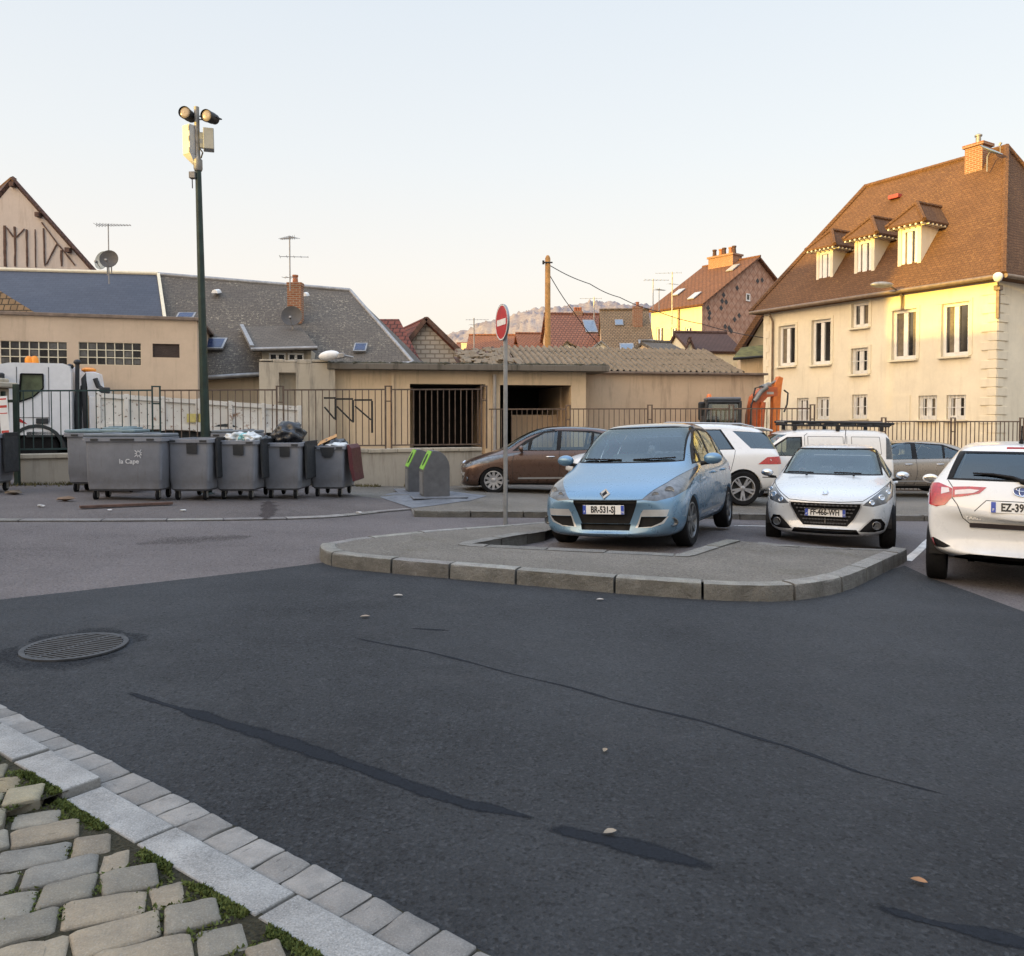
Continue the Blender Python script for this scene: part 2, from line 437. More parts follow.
# ------------------------------------------------------------------ ground materials
M_new = asphalt("asphalt_new", (.030, .033, .038), (.082, .088, .096), 1.0, (.085, .086, .09), .55)
M_old = asphalt('asphalt_old', (.155, .137, .137), (.235, .212, .209), .9, (.14, .12, .115), .4)
M_island = asphalt('asphalt_island', (.155, .14, .12), (.29, .268, .235), .9, (.12, .108, .07), .8)
M_pave = asphalt('asphalt_pavement', (.135, .117, .113), (.20, .178, .17), .8, (.10, .085, .075), .5)
M_tar = asphalt('asphalt_tar', (.012, .0135, .017), (.022, .024, .028), 1.3, (.02, .02, .02), .2)
M_kerb = stone_attr('kerb_stone', 1.0, .85, .6, .8, .035)
M_sett = stone_attr('sett_stone', .55, .8, .22)
M_slab = stone_attr('slab_granite', .5, .75, .5, .9)
M_joint = asphalt('joint_soil', (.04, .038, .022), (.08, .072, .045), 1.0, (.03, .035, .015), .7)
M_paint = plain('road_paint', (.55, .53, .5), .8, var=.35, scale=12)
M_concrete = render_wall('concrete', (.33, .30, .27), stain_amt=.6)

# ------------------------------------------------------------------ terrain sheet
def terrain():
    def axis(a, b, fine, lo, hi):
        v = list(np.arange(a, b + .001, fine)); s = fine * 1.6
        p = a
        while p > lo: p -= s; s *= 1.5; v.append(p)
        p, s = b, fine * 1.6
        while p < hi: p += s; s *= 1.5; v.append(p)
        return sorted(v)
    xs = axis(-20, 20, .5, -900, 900); ys = axis(-2, 32, .5, -900, 1200)
    mb = MB(); g = [[mb.bm.verts.new((x, y, ground(x, y))) for x in xs] for y in ys]
    for a, b in zip(g, g[1:]):
        for i in range(len(xs) - 1): mb.face([a[i], a[i + 1], b[i + 1], b[i]])
    return tag(mb.build('ground', M_old, smooth=60), kind='structure')
terrain()

def g2(x, y, dz=0):
    q = G(x, y, dz); return (q.x, q.y)

road_px = [(0, 600), (90, 590), (180, 580), (260, 571), (322, 563), (340, 560), (420, 566), (500, 573), (580, 579), (650, 584), (735, 589), (800, 588), (850, 582), (905, 566),
           (930, 578), (975, 594), (1024, 612)]
road = [g2(*p) for p in road_px]
road = [(-30, road[0][1] + 6.5)] + road + [(30, -6), (30, -24), (-30, -24)]
sheet('road', road, .004, M_new, .5)

def offs(poly, d):
    """offset open polyline to its left by d"""
    out = []
    for i, p in enumerate(poly):
        a = V(poly[max(i - 1, 0)]); b = V(poly[min(i + 1, len(poly) - 1)])
        t = (b - a).normalized(); out.append((p[0] - t.y * d, p[1] + t.x * d))
    return out

def resample(poly, step):
    out = [V(poly[0])]; 
    for a, b in zip(poly, poly[1:]):
        a, b = V(a), V(b); n = max(1, int((b - a).length / step))
        out += [a.lerp(b, k / n) for k in range(1, n + 1)]
    return out

def smooth_line(poly, it=2):
    for _ in range(it):
        q = [poly[0]]
        for a, b in zip(poly, poly[1:]):
            q += [(a[0] * .75 + b[0] * .25, a[1] * .75 + b[1] * .25), (a[0] * .25 + b[0] * .75, a[1] * .25 + b[1] * .75)]
        q.append(poly[-1]); poly = q
    return poly

def kerb(name, outer, width, h, length=.95, sink=.1, base=(.41, .395, .365), left=True, gap=.012):
    """row of granite kerbstones along an outer line; the stones lie to the left of its direction"""
    mb = MB(); CL = mb.bm.loops.layers.float_color.new('Col')
    pts = resample(outer, .06); inner = [V(p) for p in offs([tuple(p) for p in pts], width if left else -width)]
    i = 0
    while i < len(pts) - 1:
        n = max(2, int(length / .06 * rnd.uniform(.8, 1.2))); j = min(len(pts) - 1, i + n)
        if len(pts) - 1 - j < 3: j = len(pts) - 1
        c = base; k = rnd.uniform(.8, 1.2); c = (c[0] * k, c[1] * k * rnd.uniform(.98, 1.02), c[2] * k * rnd.uniform(.95, 1.03), 1)
        dzz = rnd.uniform(-.006, .006); rows = []
        for m in range(i, j + 1):
            o, q = pts[m].copy(), inner[m].copy()
            e = (pts[min(m + 1, len(pts) - 1)] - pts[max(m - 1, 0)]).normalized()
            if m == i: o += e * gap; q += e * gap
            if m == j: o -= e * gap; q -= e * gap
            d = (q - o).normalized(); w_ = width
            z = ground(o.x, o.y); zi = ground(q.x, q.y)
            rg = .011 * noise.noise(V((o.x * 6, o.y * 6, 0))) + .008 * noise.noise(V((o.x * 17, o.y * 17, 0))); r = .022 + .014 * noise.noise(V((o.x * 11, o.y * 11, 4)))
            prof = [(-.004 + rg, z - sink), (rg, z + h * .5), (.004 + rg, z + h - r), (r * .35, z + h - r * .3), (r, z + h + dzz),
                    (w_ * .5, z + h + dzz + .003), (w_ - .008, zi + h + dzz), (w_, zi + h - .006), (w_, zi + h - .05)]
            rows.append([mb.bm.verts.new((o.x + d.x * a, o.y + d.y * a, b)) for a, b in prof])
        fs = []
        for a, b in zip(rows, rows[1:]):
            for t in range(len(a) - 1): fs.append(mb.face([a[t], b[t], b[t + 1], a[t + 1]]))
        fs += [mb.face(rows[0]), mb.face(rows[-1][::-1])]
        for f in fs:
            if f:
                for lp in f.loops: lp[CL] = c
        i = j
    bmesh.ops.recalc_face_normals(mb.bm, faces=mb.bm.faces)
    return tag(mb.build(name, M_kerb, smooth=50), kind='structure')

# ------------------------------------------------------------------ island
H_I = .15
isl_front = [(321, 543), (319, 546), (324, 550.5), (345, 555), (420, 561.5), (500, 568), (580, 574.5), (650, 580), (735, 585), (790, 585), (830, 580), (860, 571.5), (904, 551), (907, 548.5)]
isl_back = [(893, 549), (840, 547), (780, 544), (758, 541.5), (729, 539), (681, 553.5), (575, 548.7), (470, 543.5), (546, 530), (566, 524.5), (556, 520.5), (503, 524.5), (420, 530.5), (350, 537.5)]
F = [g2(x, y, H_I) for x, y in isl_front]; B = [g2(x, y, H_I) for x, y in isl_back]
Fs = smooth_line(F, 2)
kerb('kerb', Fs, .17, H_I, .72)
kerb('kerb', [B[-4], B[-3], B[-2], B[-1], F[0]], .15, H_I - .005, .9)
sheet('island_pavement', [tuple(p) for p in offs(Fs, .1)] + B, H_I - .012, M_island, .5)
# flat granite edging of the parking bay let into the island
kerb('bay_edging', [B[4], B[5], B[6], B[7], B[8]], -.14, H_I - .003, .8, base=(.27, .26, .235))
kerb('bay_edging', [B[0], B[1], B[2], B[3]], -.12, H_I - .003, .8, base=(.24, .23, .21))
sheet('parking_bay', [B[4], B[5], B[7], B[8], g2(566, 524.5), g2(640, 512), g2(740, 520)], .006, M_old, .5)

# ------------------------------------------------------------------ far side of the street
far = [(0, 522), (120, 522), (240, 521), (320, 519), (352, 516.5), (380, 513), (414, 510)]
fl = smooth_line([g2(*p) for p in far])
fl = [(fl[0][0] - 12, fl[0][1] + .4)] + fl
kerb('gutter_stone', fl, .22, .02, .9, base=(.33, .31, .285))
fk = [g2(x, y, .11) for x, y in ((414, 510.5), (440, 511), (520, 511.5), (640, 512.5), (740, 514), (860, 515), (960, 516), (1100, 518))]
kerb('kerb', fk, .16, .11, 1.0, base=(.22, .20, .175))
bp = fl + fk
sheet('pavement', fl + [g2(414, 510.5), g2(408, 503), g2(352, 496), g2(335, 480), (-1.8, 22), (-4, 22), (-10.5, 17.6), (-24, 18)], .018, M_pave, .6)
pb = [g2(*p) for p in ((414, 510.5), (408, 503), (352, 496), (335, 480))] + [(-1.8, 22.0)]
def park_dz(x, y):
    xb = np.interp(y, sorted(p[1] for p in pb), [p[0] for p in sorted(pb, key=lambda p: p[1])]); s = max(0, min(1, (x - xb) / 1.3)); return .02 + .08 * s * s * (3 - 2 * s)
sheet('parking_area', fk + [(24, 30), (0, 30), (-1.8, 22), g2(335, 480), g2(352, 496), g2(408, 503)], park_dz, M_island, .5)
# white parking line beside the white hatchback
def strip(name, pts, wd, dz, m, kind='structure'):
    L = offs(pts, wd / 2); Rr = offs(pts, -wd / 2)
    return sheet(name, L + Rr[::-1], dz, m, .5, kind)
strip('parking_line', [g2(907, 561), g2(926, 543), g2(938, 533)], .11, .005, M_paint)
strip('parking_line', [g2(735, 526), g2(775, 526.5)], .1, .006, M_paint)
# tar joints and patches in the new surface
M_tarf = feather('tar_frayed', (.0115, .0135, .017)); M_wetf = feather('wet_frayed', (.045, .038, .037))
def ragged(pts, wd, name='tar_joint', jit=.45, m=None, dz=.0062, al=1.0):
    pts = resample(pts, .03); n = len(pts); mb = MB(); CL = mb.bm.loops.layers.float_color.new('Col'); o = [tuple(p) for p in pts]; a = offs(o, 1); rows = []
    for i, p in enumerate(o):
        t = V(a[i]) - V(p); sh = .03 * noise.noise(V((p[0] * 1.7, p[1] * 1.7, 3))); k = wd * 1.9 * min(1, .3 + min(i, n - 1 - i) * .05) * (.85 + .5 * noise.noise(V((p[0] * 1.3, p[1] * 1.3, 0))) + jit * noise.noise(V((p[0] * 7, p[1] * 7, 1))))
        rows.append([mb.bm.verts.new((p[0] + t.x * (sh + k * q), p[1] + t.y * (sh + k * q), ground(p[0], p[1]) + dz)) for q in (1, .5, 0, -.5, -1)])
    for j, (r0, r1) in enumerate(zip(rows, rows[1:])):
        for i in range(4):
            f = mb.face([r0[i], r1[i], r1[i + 1], r0[i + 1]])
            for lp, (q, jj) in zip(f.loops, ((i, j), (i, j + 1), (i + 1, j + 1), (i + 1, j))): v_ = (0, .75, .95, .75, 0)[q] * min(1, min(jj, n - 1 - jj) * .25) * al; lp[CL] = (v_, v_, v_, 1)
    bmesh.ops.recalc_face_normals(mb.bm, faces=mb.bm.faces)
    return tag(mb.build(name, m or M_tarf, smooth=60), kind='structure')
ragged([g2(125, 692), g2(200, 716), g2(260, 734), g2(330, 760), g2(400, 782), g2(470, 805), g2(545, 822)], .042)
ragged([g2(535, 830), g2(560, 831), g2(620, 845), g2(680, 861), g2(728, 872)], .050)
ragged([g2(858, 904), g2(930, 925), g2(1024, 945), g2(1100, 963)], .045)
ragged([g2(350, 637), g2(430, 653), g2(520, 677), g2(610, 700), g2(700, 722), g2(790, 748), g2(860, 773), g2(960, 800)], .010, jit=.8)
ragged([g2(405, 628), g2(455, 632)], .02)
ragged([g2(268, 502), g2(269, 512), g2(264, 521)], .10, 'wet_stain', .9, M_wetf, .024, .7)
ragged([g2(130, 545), g2(190, 540), g2(260, 536)], .22, 'wet_stain', .9, M_wetf, .005, .42)

# ------------------------------------------------------------------ cobbled corner
E = V((.809, -.587)).normalized(); N = V((-.587, -.809)).normalized()
O = V(g2(231, 825)) + N * .005
def K(u, v, z=0.0):
    p = O + E * u + N * v
    return V((p.x, p.y, ground(p.x, p.y) + z))
def stone(mb, CL, outline, z, h, c, dome=.012, seed=0):
    """one worn stone from its outline (list of XY vectors)"""
    ce = sum(outline, V((0, 0))) / len(outline); rings = []
    for s_, dz in ((1.0, -.05), (1.0, -h * .4), (.995, -h * .2), (.968, -.002), (.89, dome * .45), (.45, dome)):
        ring = []
        for p in outline:
            q = ce + (p - ce) * s_
            k = (noise.noise(V((q.x * 13, q.y * 13, seed))) * .006 + noise.noise(V((q.x * 40, q.y * 40, seed))) * .003) if s_ < .99 else 0
            ring.append(mb.bm.verts.new((q.x, q.y, ground(q.x, q.y) + z + dz + k)))
        rings.append(ring)
    n = len(outline); fs = []
    for a, b in zip(rings, rings[1:]):
        for i in range(n): fs.append(mb.face([a[i], a[(i + 1) % n], b[(i + 1) % n], b[i]]))
    fs.append(mb.face(rings[-1]))
    for f in fs:
        if f:
            for lp in f.loops: lp[CL] = c
def rect_outline(p, ux, uy, a, b, jit, n=4, round_=.18):
    """rounded, irregular rectangle a x b centred at p"""
    out = []
    cs = [(-a / 2, -b / 2), (a / 2, -b / 2), (a / 2, b / 2), (-a / 2, b / 2)]
    cs = [(x + rnd.uniform(-jit, jit), y + rnd.uniform(-jit, jit)) for x, y in cs]
    for i in range(4):
        c0, c1 = V(cs[i]), V(cs[(i + 1) % 4])
        for k in range(n): 
            t = round_ + (1 - 2 * round_) * k / (n - 1)
            out.append(c0.lerp(c1, t))
    return [p + ux * q.x + uy * q.y for q in out]
# the bed of soil and moss under the stones
bed = [K(-3.5, -.0), K(2.5, -.0), K(2.5, .33), K(-3.5, .33)]
sheet('joint_bed', [(q.x, q.y) for q in bed], .009, M_joint, .4)
for u0_, u1_, z_ in ((-3.5, -.655, .060), (-.66, 2.5, .030)):
    bed = [K(u0_, .3), K(u1_, .3), K(u1_, 3), K(u0_, 3)]; sheet('joint_bed', [(q.x, q.y) for q in bed], z_, M_joint, .4)
mb = MB(); CL = mb.bm.loops.layers.float_color.new('Col')
u = -3.2
while u < 1.6:
    L = rnd.uniform(.135, .175); k = rnd.uniform(.8, 1.2); g = (.27 * k, .255 * k, .235 * k, 1)
    p = O + E * (u + L / 2) + N * (.083 + rnd.uniform(-.006, .006))
    stone(mb, CL, rect_outline(p, E, N, L - .007, .158, .006, 4, .05), .020, .02, g, .004, u)
    u += L
tag(mb.build('sett_gutter', M_sett, smooth=60), kind='structure')
# granite border slabs
mb = MB(); CL = mb.bm.loops.layers.float_color.new('Col')
for u0, u1, z in ((-2.6, -1.62, .075), (-1.6, -1.12, .075), (-1.10, -.66, .07), (-.645, -.11, .035), (-.095, .60, .036), (.615, 1.2, .036)):
    k = rnd.uniform(.92, 1.08); c = (.33 * k, .325 * k, .31 * k, 1)
    a = [(u0, .168), (u1, .168), (u1, .325), (u0, .325)]
    top = [O + E * x + N * y for x, y in a]; n = 6; out = []
    for i in range(4):
        p0, p1 = top[i], top[(i + 1) % 4]
        out += [p0.lerp(p1, t) for t in (.006, .2, .4, .6, .8, .994)]
    ce = sum(out, V((0, 0))) / len(out); rings = []
    for ins, dz in ((0, -.08), (0, -.007), (.003, -.002), (.008, 0)):
        ring = []
        for q in out:
            d = q - ce; e_, n_ = d.dot(E), d.dot(N)
            e_ -= math.copysign(min(ins, abs(e_)), e_) if abs(e_) > (u1 - u0) / 2 - .01 else 0
            n_ -= math.copysign(ins, n_) if abs(n_) > .07 else 0
            r_ = ce + E * e_ + N * n_
            ring.append(mb.bm.verts.new((r_.x, r_.y, ground(r_.x, r_.y) + z + dz + .002 * noise.noise(V((r_.x * 9, r_.y * 9, 0))))))
        rings.append(ring)
    fs = []
    for p, q in zip(rings, rings[1:]):
        for i in range(len(p)): fs.append(mb.face([p[i], p[(i + 1) % len(p)], q[(i + 1) % len(p)], q[i]]))
    fs.append(mb.face(rings[-1]))
    for f in fs:
        if f:
            for lp in f.loops: lp[CL] = c
tag(mb.build('border_slabs', M_slab, smooth=40), kind='structure')
# cobbles, laid in rough courses askew to the border
mb = MB(); CL = mb.bm.loops.layers.float_color.new('Col')
q1 = V((.9, .43)).normalized(); q2 = V((-q1.y, q1.x)); cob = []
C0 = O + N * .34
for row in range(-20, 26):
    hrow = .150
    base_ = C0 + q2 * (row * hrow); k1 = q1.dot(N); off = (base_ - O).dot(N)
    s = (.338 + abs(q2.dot(N)) * hrow * .42 - off) / k1 - rnd.uniform(0, .02)     # first stone butts against the border
    while True:
        L = rnd.choice((.12, .15, .18, .21, .25)) * rnd.uniform(.92, 1.08)
        p = base_ + q1 * (s - L / 2) + q2 * rnd.uniform(-.007, .007)
        s -= L
        d = p - O; v = d.dot(N); uu = d.dot(E)
        if v > 2.4: break
        if not -3 < uu < 2: continue
        t = rnd.random(); k = rnd.uniform(.78, 1.2)
        c = (.255, .23, .18) if t < .5 else ((.285, .235, .165) if t < .78 else ((.28, .205, .15) if t < .88 else (.20, .19, .165)))
        if uu < -.66: c = (c[0] * 1.05, c[1] * 1.02, c[2] * .85)
        out = rect_outline(p, q1, q2, L - rnd.uniform(.004, .016), hrow - rnd.uniform(.003, .014), .011, 5, .06)
        a_ = rnd.gauss(0, .045); out = [p + Matrix.Rotation(a_, 2) @ (q - p) for q in out]
        stone(mb, CL, out, .035 + rnd.uniform(-.008, .008) + (.03 if uu < -.66 else 0), .035, (c[0] * k, c[1] * k, c[2] * k, 1), .008, s)
        cob.append((p, max(L, hrow)))
tag(mb.build('cobbled_pavement', M_sett, smooth=70), kind='structure')
# moss and tufts in the joints
t = NT('moss'); wpos = t.n('ShaderNodeNewGeometry').outputs['Position']
t.principled(t.ramp(t.noise(wpos, 9, 4), .3, .7, (.04, .055, .014), (.11, .13, .04)), .9, 0, None, 0, .1); M_moss = t.m
mb = MB(); rm = random.Random(3); nn = 0
import bisect
cell = {}
for p, L in cob: cell.setdefault((int(p.x // .3), int(p.y // .3)), []).append((p, L))
while nn < 26000:
    uu = rm.uniform(-2.2, 1.2); vv = rm.uniform(.326, 1.7) if rm.random() < .75 else rm.uniform(.326, .36)
    p = O + E * uu + N * vv
    if noise.noise(V((p.x * 3.3, p.y * 3.3, 9))) < -.12: nn += .3; continue
    d = min(((p - c).length / L for i in (-1, 0, 1) for j in (-1, 0, 1) for c, L in cell.get((int(p.x // .3) + i, int(p.y // .3) + j), [])), default=1)
    if d < .42: nn += .05; continue
    nn += 1
    z = ground(p.x, p.y) + rm.uniform(.026, .036) + (.03 if uu < -.66 else 0); a = rm.uniform(0, 6.28); s = rm.uniform(.004, .011)
    tip = V((p.x + rm.uniform(-.01, .01), p.y + rm.uniform(-.01, .01), z + rm.uniform(.003, .013)))
    mb.poly([(p.x + math.cos(a) * s, p.y + math.sin(a) * s, z), (p.x - math.cos(a) * s, p.y - math.sin(a) * s, z), tip])
tag(mb.build('moss', M_moss), kind='stuff')
# bits of grass and litter along kerb feet
def leaf(px, py, size, col, label, rz=.3, dz=.012):
    q = G(px, py, dz); mb = MB()
    a, b = size, size * .55
    pr = [(0, 0), (.2, .6), (.5, 1), (.8, .7), (1, 0)]
    up = [mb.bm.verts.new((a * (x - .5), b * y * .5, .006 + .35 * b * y * .5)) for x, y in pr]
    dn = [mb.bm.verts.new((a * (x - .5), -b * y * .5, .006 + .25 * b * y * .5)) for x, y in pr[1:-1]]
    md = [mb.bm.verts.new((a * (x - .5), 0, .002)) for x, y in pr[1:-1]]
    mb.face([up[0], md[0], up[1]]); mb.face([up[1], md[0], md[1], up[2]]); mb.face([up[2], md[1], md[2], up[3]]); mb.face([up[3], md[2], up[4]])
    mb.face([up[0], dn[0], md[0]]); mb.face([dn[0], dn[1], md[1], md[0]]); mb.face([dn[1], dn[2], md[2], md[1]]); mb.face([dn[2], up[4], md[2]])
    mb.bm.transform(Matrix.Translation(q) @ Matrix.Rotation(rz, 4, 'Z'))
    return tag(mb.build('fallen_leaf', plain('leaf_' + str(len(MATS)), col, .7), smooth=60), label, 'leaf')
leaf(919, 882, .055, (.32, .17, .08), 'tan fallen leaf on the dark asphalt, the one nearest the lower right corner', -.5)
leaf(610, 833, .06, (.26, .22, .17), 'pale curled leaf on the asphalt beside the short dark tar patch', .4)
leaf(605, 751, .045, (.30, .24, .17), 'small pale leaf lying alone in the middle of the dark asphalt', 1.2)
leaf(398, 596, .09, (.33, .30, .26), 'pale flattened leaf on the asphalt below the left end of the island kerb', 0)
leaf(365, 617, .08, (.25, .20, .15), 'brownish fallen leaf near the start of the thin crack in the asphalt', .2)
leaf(600, 600, .07, (.36, .33, .30), 'light scrap of leaf just below the middle of the island kerb', .1)
# ------------------------------------------------------------------ building materials
M_cream = render_wall('cream_render', (.82, .73, .56), stain=(.42, .34, .22), stain_amt=.3, bump=.12)
M_beige = render_wall('beige_render', (.60, .46, .33), stain_amt=.4, stain=(.20, .15, .10))
M_tan = render_wall('tan_render', (.66, .51, .34), stain_amt=.6, stain=(.17, .13, .085))
M_shedw = render_wall('shed_render', (.58, .435, .30), stain_amt=.6, stain=(.17, .125, .09))
M_ruin = render_wall('ruined_render', (.46, .40, .31), stain=(.09, .085, .08), stain_amt=.9, bump=.6)
M_plinth = render_wall('plinth_render', (.42, .37, .30), stain=(.12, .10, .075), stain_amt=.75)
M_yellow = render_wall('yellow_render', (.74, .62, .40), stain_amt=.2, stain=(.3, .22, .1))
M_white = plain('white_joinery', (.78, .76, .72), .45, var=.08)
M_trim = plain('cream_trim', (.74, .66, .49), .8, var=.08)
M_dark = plain('dark_void', (.008, .008, .009), .9)
M_glassw = plain('window_glass', (.018, .017, .016), .06, var=.5, scale=2, spec=.7)
M_curtain = plain('net_curtain', (.17, .14, .10), .9, var=.3, scale=9)
M_zinc = plain('zinc', (.30, .29, .28), .5, .5, var=.25)
M_gutter = plain('brown_gutter', (.22, .16, .11), .5, .2, var=.25)
M_iron = plain('black_iron', (.02, .02, .021), .55, .3)
M_tile_brown = tiles('tile_brown', (.185, .092, .042), (.135, .065, .03), (.078, .04, .021), .17, .11, .010, .6, (.36, .21, .08), .6, blotch=.6)
M_slate_blue = tiles('slate_blue', (.060, .067, .090), (.048, .054, .075), (.032, .037, .052), .25, .16, .008, .25, (.22, .2, .17), .12, .55)
M_slate_brown = tiles('slate_brown', (.128, .108, .088), (.10, .085, .07), (.055, .048, .04), .22, .13, .010, .3, (.50, .44, .32), .95, .8)
M_slate_grey = tiles('slate_grey', (.088, .082, .08), (.065, .06, .06), (.03, .028, .027), .3, .2, .014, .45, (.42, .38, .3), .5, .75)
M_tile_red = tiles('tile_red', (.20, .062, .042), (.155, .048, .034), (.05, .02, .015), .3, .34, .03, .9, (.3, .2, .14), .2, bdist=.06)
M_tile_orange = tiles('tile_orange', (.34, .13, .06), (.27, .095, .045), (.09, .04, .025), .24, .28, .025, .8, (.36, .28, .16), .4, bdist=.05)
M_tile_pink = tiles('tile_pink', (.30, .125, .075), (.24, .10, .065), (.08, .04, .03), .24, .28, .025, .8, (.34, .26, .16), .5, bdist=.05)
M_tile_old = tiles('tile_old', (.27, .175, .095), (.20, .13, .07), (.06, .045, .03), .2, .2, .02, .9, (.33, .27, .15), .9)
M_tile_dark = tiles('tile_dark', (.105, .06, .05), (.085, .05, .042), (.04, .025, .02), .22, .2, .015, .5, (.2, .15, .1), .3)
M_brick = tiles('brick', (.34, .13, .06), (.25, .085, .042), (.36, .29, .21), .22, .075, .016, .4, (.3, .25, .2), .2, bdist=.01)
M_rubble = tiles('rubble_stone', (.60, .54, .46), (.47, .41, .34), (.30, .25, .20), .42, .2, .035, .6, (.3, .27, .2), .2, bdist=.04)
M_moss_roof = plain('mossy_roof', (.125, .115, .032), .95, var=.5, scale=4, bump=.8, bscale=25)
M_fibre = render_wall('fibre_cement', (.24, .19, .135), stain=(.05, .05, .032), stain_amt=.95, scale=1.6, bump=.7)
M_timber = plain('old_timber', (.10, .055, .04), .85, var=.4, bump=.5)

def lhit(M, x, y, p0=(0, 0, 0), n=(0, 1, 0)):
    """photo position -> local point on a plane given in the frame M"""
    I = M.inverted(); o = I @ V((0, 0, CAMZ)); d = I.to_3x3() @ ray(x, y); p0, n = V(p0), V(n)
    t = (p0 - o).dot(n) / d.dot(n); return o + d * t

def T(M, *pts): return [M @ V(p) for p in pts]

def slab(mb, pts, th, mi=None):
    """roof plate: planar polygon with thickness below it"""
    n = (V(pts[1]) - V(pts[0])).cross(V(pts[2]) - V(pts[0])).normalized()
    if n.z < 0: pts = pts[::-1]; n = -n
    mb.prism([V(p) - n * th for p in pts], n * th, mi)

def window(parent, M, u0, u1, z0, z1, d=.12, sill=True, bars=False, leaves=2, curtain=.5, fw=.085, pane_mat=None, frame_mat=None):
    fm = frame_mat or M_white
    mb = MB()
    for a, b, c, e in ((u0, u1, z1 - fw, z1), (u0, u1, z0, z0 + fw * 1.3), (u0, u0 + fw, z0 + fw * 1.3, z1 - fw), (u1 - fw, u1, z0 + fw * 1.3, z1 - fw)):
        mb.box(((a + b) / 2, d - .03, (c + e) / 2), (b - a - .002, .06, e - c), M)
    ww = (u1 - u0)
    for k in range(1, leaves):
        uc = u0 + ww * k / leaves; mb.box((uc, d - .04, (z0 + z1) / 2), (fw * 1.5, .07, z1 - z0 - fw * 2.3), M)
    f = mb.build('window', fm, parent)
    g = MB(); g.poly(T(M, (u0 + .02, d - .005, z0 + .02), (u1 - .02, d - .005, z0 + .02), (u1 - .02, d - .005, z1 - .02), (u0 + .02, d - .005, z1 - .02)), 0)
    if curtain:
        for k in range(leaves):
            if rnd.random() < .5: continue
            a = u0 + ww * k / leaves + fw; b = a + (ww / leaves) * curtain * rnd.uniform(.3, .9)
            if rnd.random() < .5: a, b = u0 + ww * (k + 1) / leaves - fw - (b - a), u0 + ww * (k + 1) / leaves - fw
            g.poly(T(M, (a, d - .009, z0 + .05), (b, d - .009, z0 + .05), (b, d - .009, z1 - .05), (a, d - .009, z1 - .05)), 1)
    g.build('pane', [pane_mat or M_glassw, M_curtain], f)
    if sill:
        s = MB(); s.box(((u0 + u1) / 2, -.03 + d / 2 - .06, z0 - .035), (ww + .14, d + .12, .07), M, .008); s.build('sill', M_trim, f)
    if bars:
        s = MB()
        for k in range(5):
            uc = u0 + ww * (k + .5) / 5; s.tube(T(M, (uc, .04, z0), (uc, .04, z1)), .011, 6)
        s.box(((u0 + u1) / 2, .04, z0 + (z1 - z0) * .5), (ww, .012, .02), M); s.build('window_bars', M_white, f)
    return f

def antenna(px, y0, y1, Y, label, arms, mastr=.02, yaw=.4, parent=None):
    a, b = P(px, y1, Y), P(px, y0, Y); b.x = a.x
    t = thing('roof_antenna', label, 'antenna', a, 0, 'antennas on the roofs')
    mb = MB(); mb.tube([a - V((0, 0, .3)), b], mastr, 6); mb.build('mast', M_zinc, t)
    for z, length, n, yw in arms:
        length *= .72
        c = a.lerp(b, z); d = V((math.cos(yw), math.sin(yw), .02)); s = V((-d.y, d.x, 0)); mb = MB()
        mb.tube([c - d * length * .35, c + d * length * .65], .012, 5)
        for i in range(n):
            q = c + d * length * (-.35 + i / (n - 1)); L = .17 * (1.5 - i / n)
            mb.tube([q - s * L + V((0, 0, .0)), q + s * L], .008, 4)
            if n > 6: mb.tube([q - V((0, 0, L * .3)), q + V((0, 0, L * .3))], .007, 4)
        mb.build('antenna_boom', M_zinc, t)
    return t

def dish(px, py, Y, rad, label, col, face=(0, -1, .25)):
    c = P(px, py, Y); f = V(face).normalized(); x = f.cross(V((0, 0, 1))).normalized(); y = x.cross(f)
    M = Matrix(((x.x, y.x, f.x, c.x), (x.y, y.y, f.y, c.y), (x.z, y.z, f.z, c.z), (0, 0, 0, 1)))
    t = thing('satellite_dish', label, 'satellite dish', c, 0)
    mb = MB(); prof = [(rad * k / 8, .22 * rad * (k / 8) ** 2) for k in range(9)]
    mb.lathe([(max(r, .004), z) for r, z in prof] + [(rad, .22 * rad - .015)] + [(max(r, .004), z - .015) for r, z in prof[::-1]], 28, M, cap=False)
    mb.build('reflector', col, t, smooth=40)
    mb = MB(); mb.tube(T(M, (0, -rad * .9, .2 * rad), (0, -rad * .45, rad * .8)), .012, 6); mb.box((0, -rad * .42, rad * .85), (.07, .07, .12), M, .01); mb.build('feed_arm', M_zinc, t)
    mb = MB(); mb.tube([c - f * .02, c - f * .16, c - f * .16 - V((0, 0, rad * 1.3))], .022, 8); mb.build('bracket', M_zinc, t)
    return t

def chimney(name, px0, px1, py0, py1, Y, m, label=None, parent=None, pots=1, depth=None, M=None, potm=None):
    a = P(px0, py1, Y); b = P(px1, py0, Y); wd = b.x - a.x; dp = depth or wd * .7
    mb = MB(); cx, cy = (a.x + b.x) / 2, Y + dp / 2
    zb, zt = a.z - .5, b.z
    mb.box((cx, cy, (zb + zt - .14) / 2), (wd * .92, dp * .92, zt - .14 - zb)); mb.box((cx, cy, zt - .07), (wd, dp, .137), None, .01)
    o = mb.build('chimney', m, parent)
    for k in range(pots):
        pm = MB(); x = cx + wd * ((k + .5) / pots - .5) * .8
        pm.lathe([(.10, zt + .002), (.085, zt + .2), (.105, zt + .21), (.105, zt + .27), (.07, zt + .275), (.065, zt + .1)], 12, Matrix.Translation((x, cy, 0)))
        pm.build('chimney_pot', potm or M_pot, o, smooth=40)
    return o
M_pot = plain('terracotta', (.40, .15, .07), .8, var=.25)

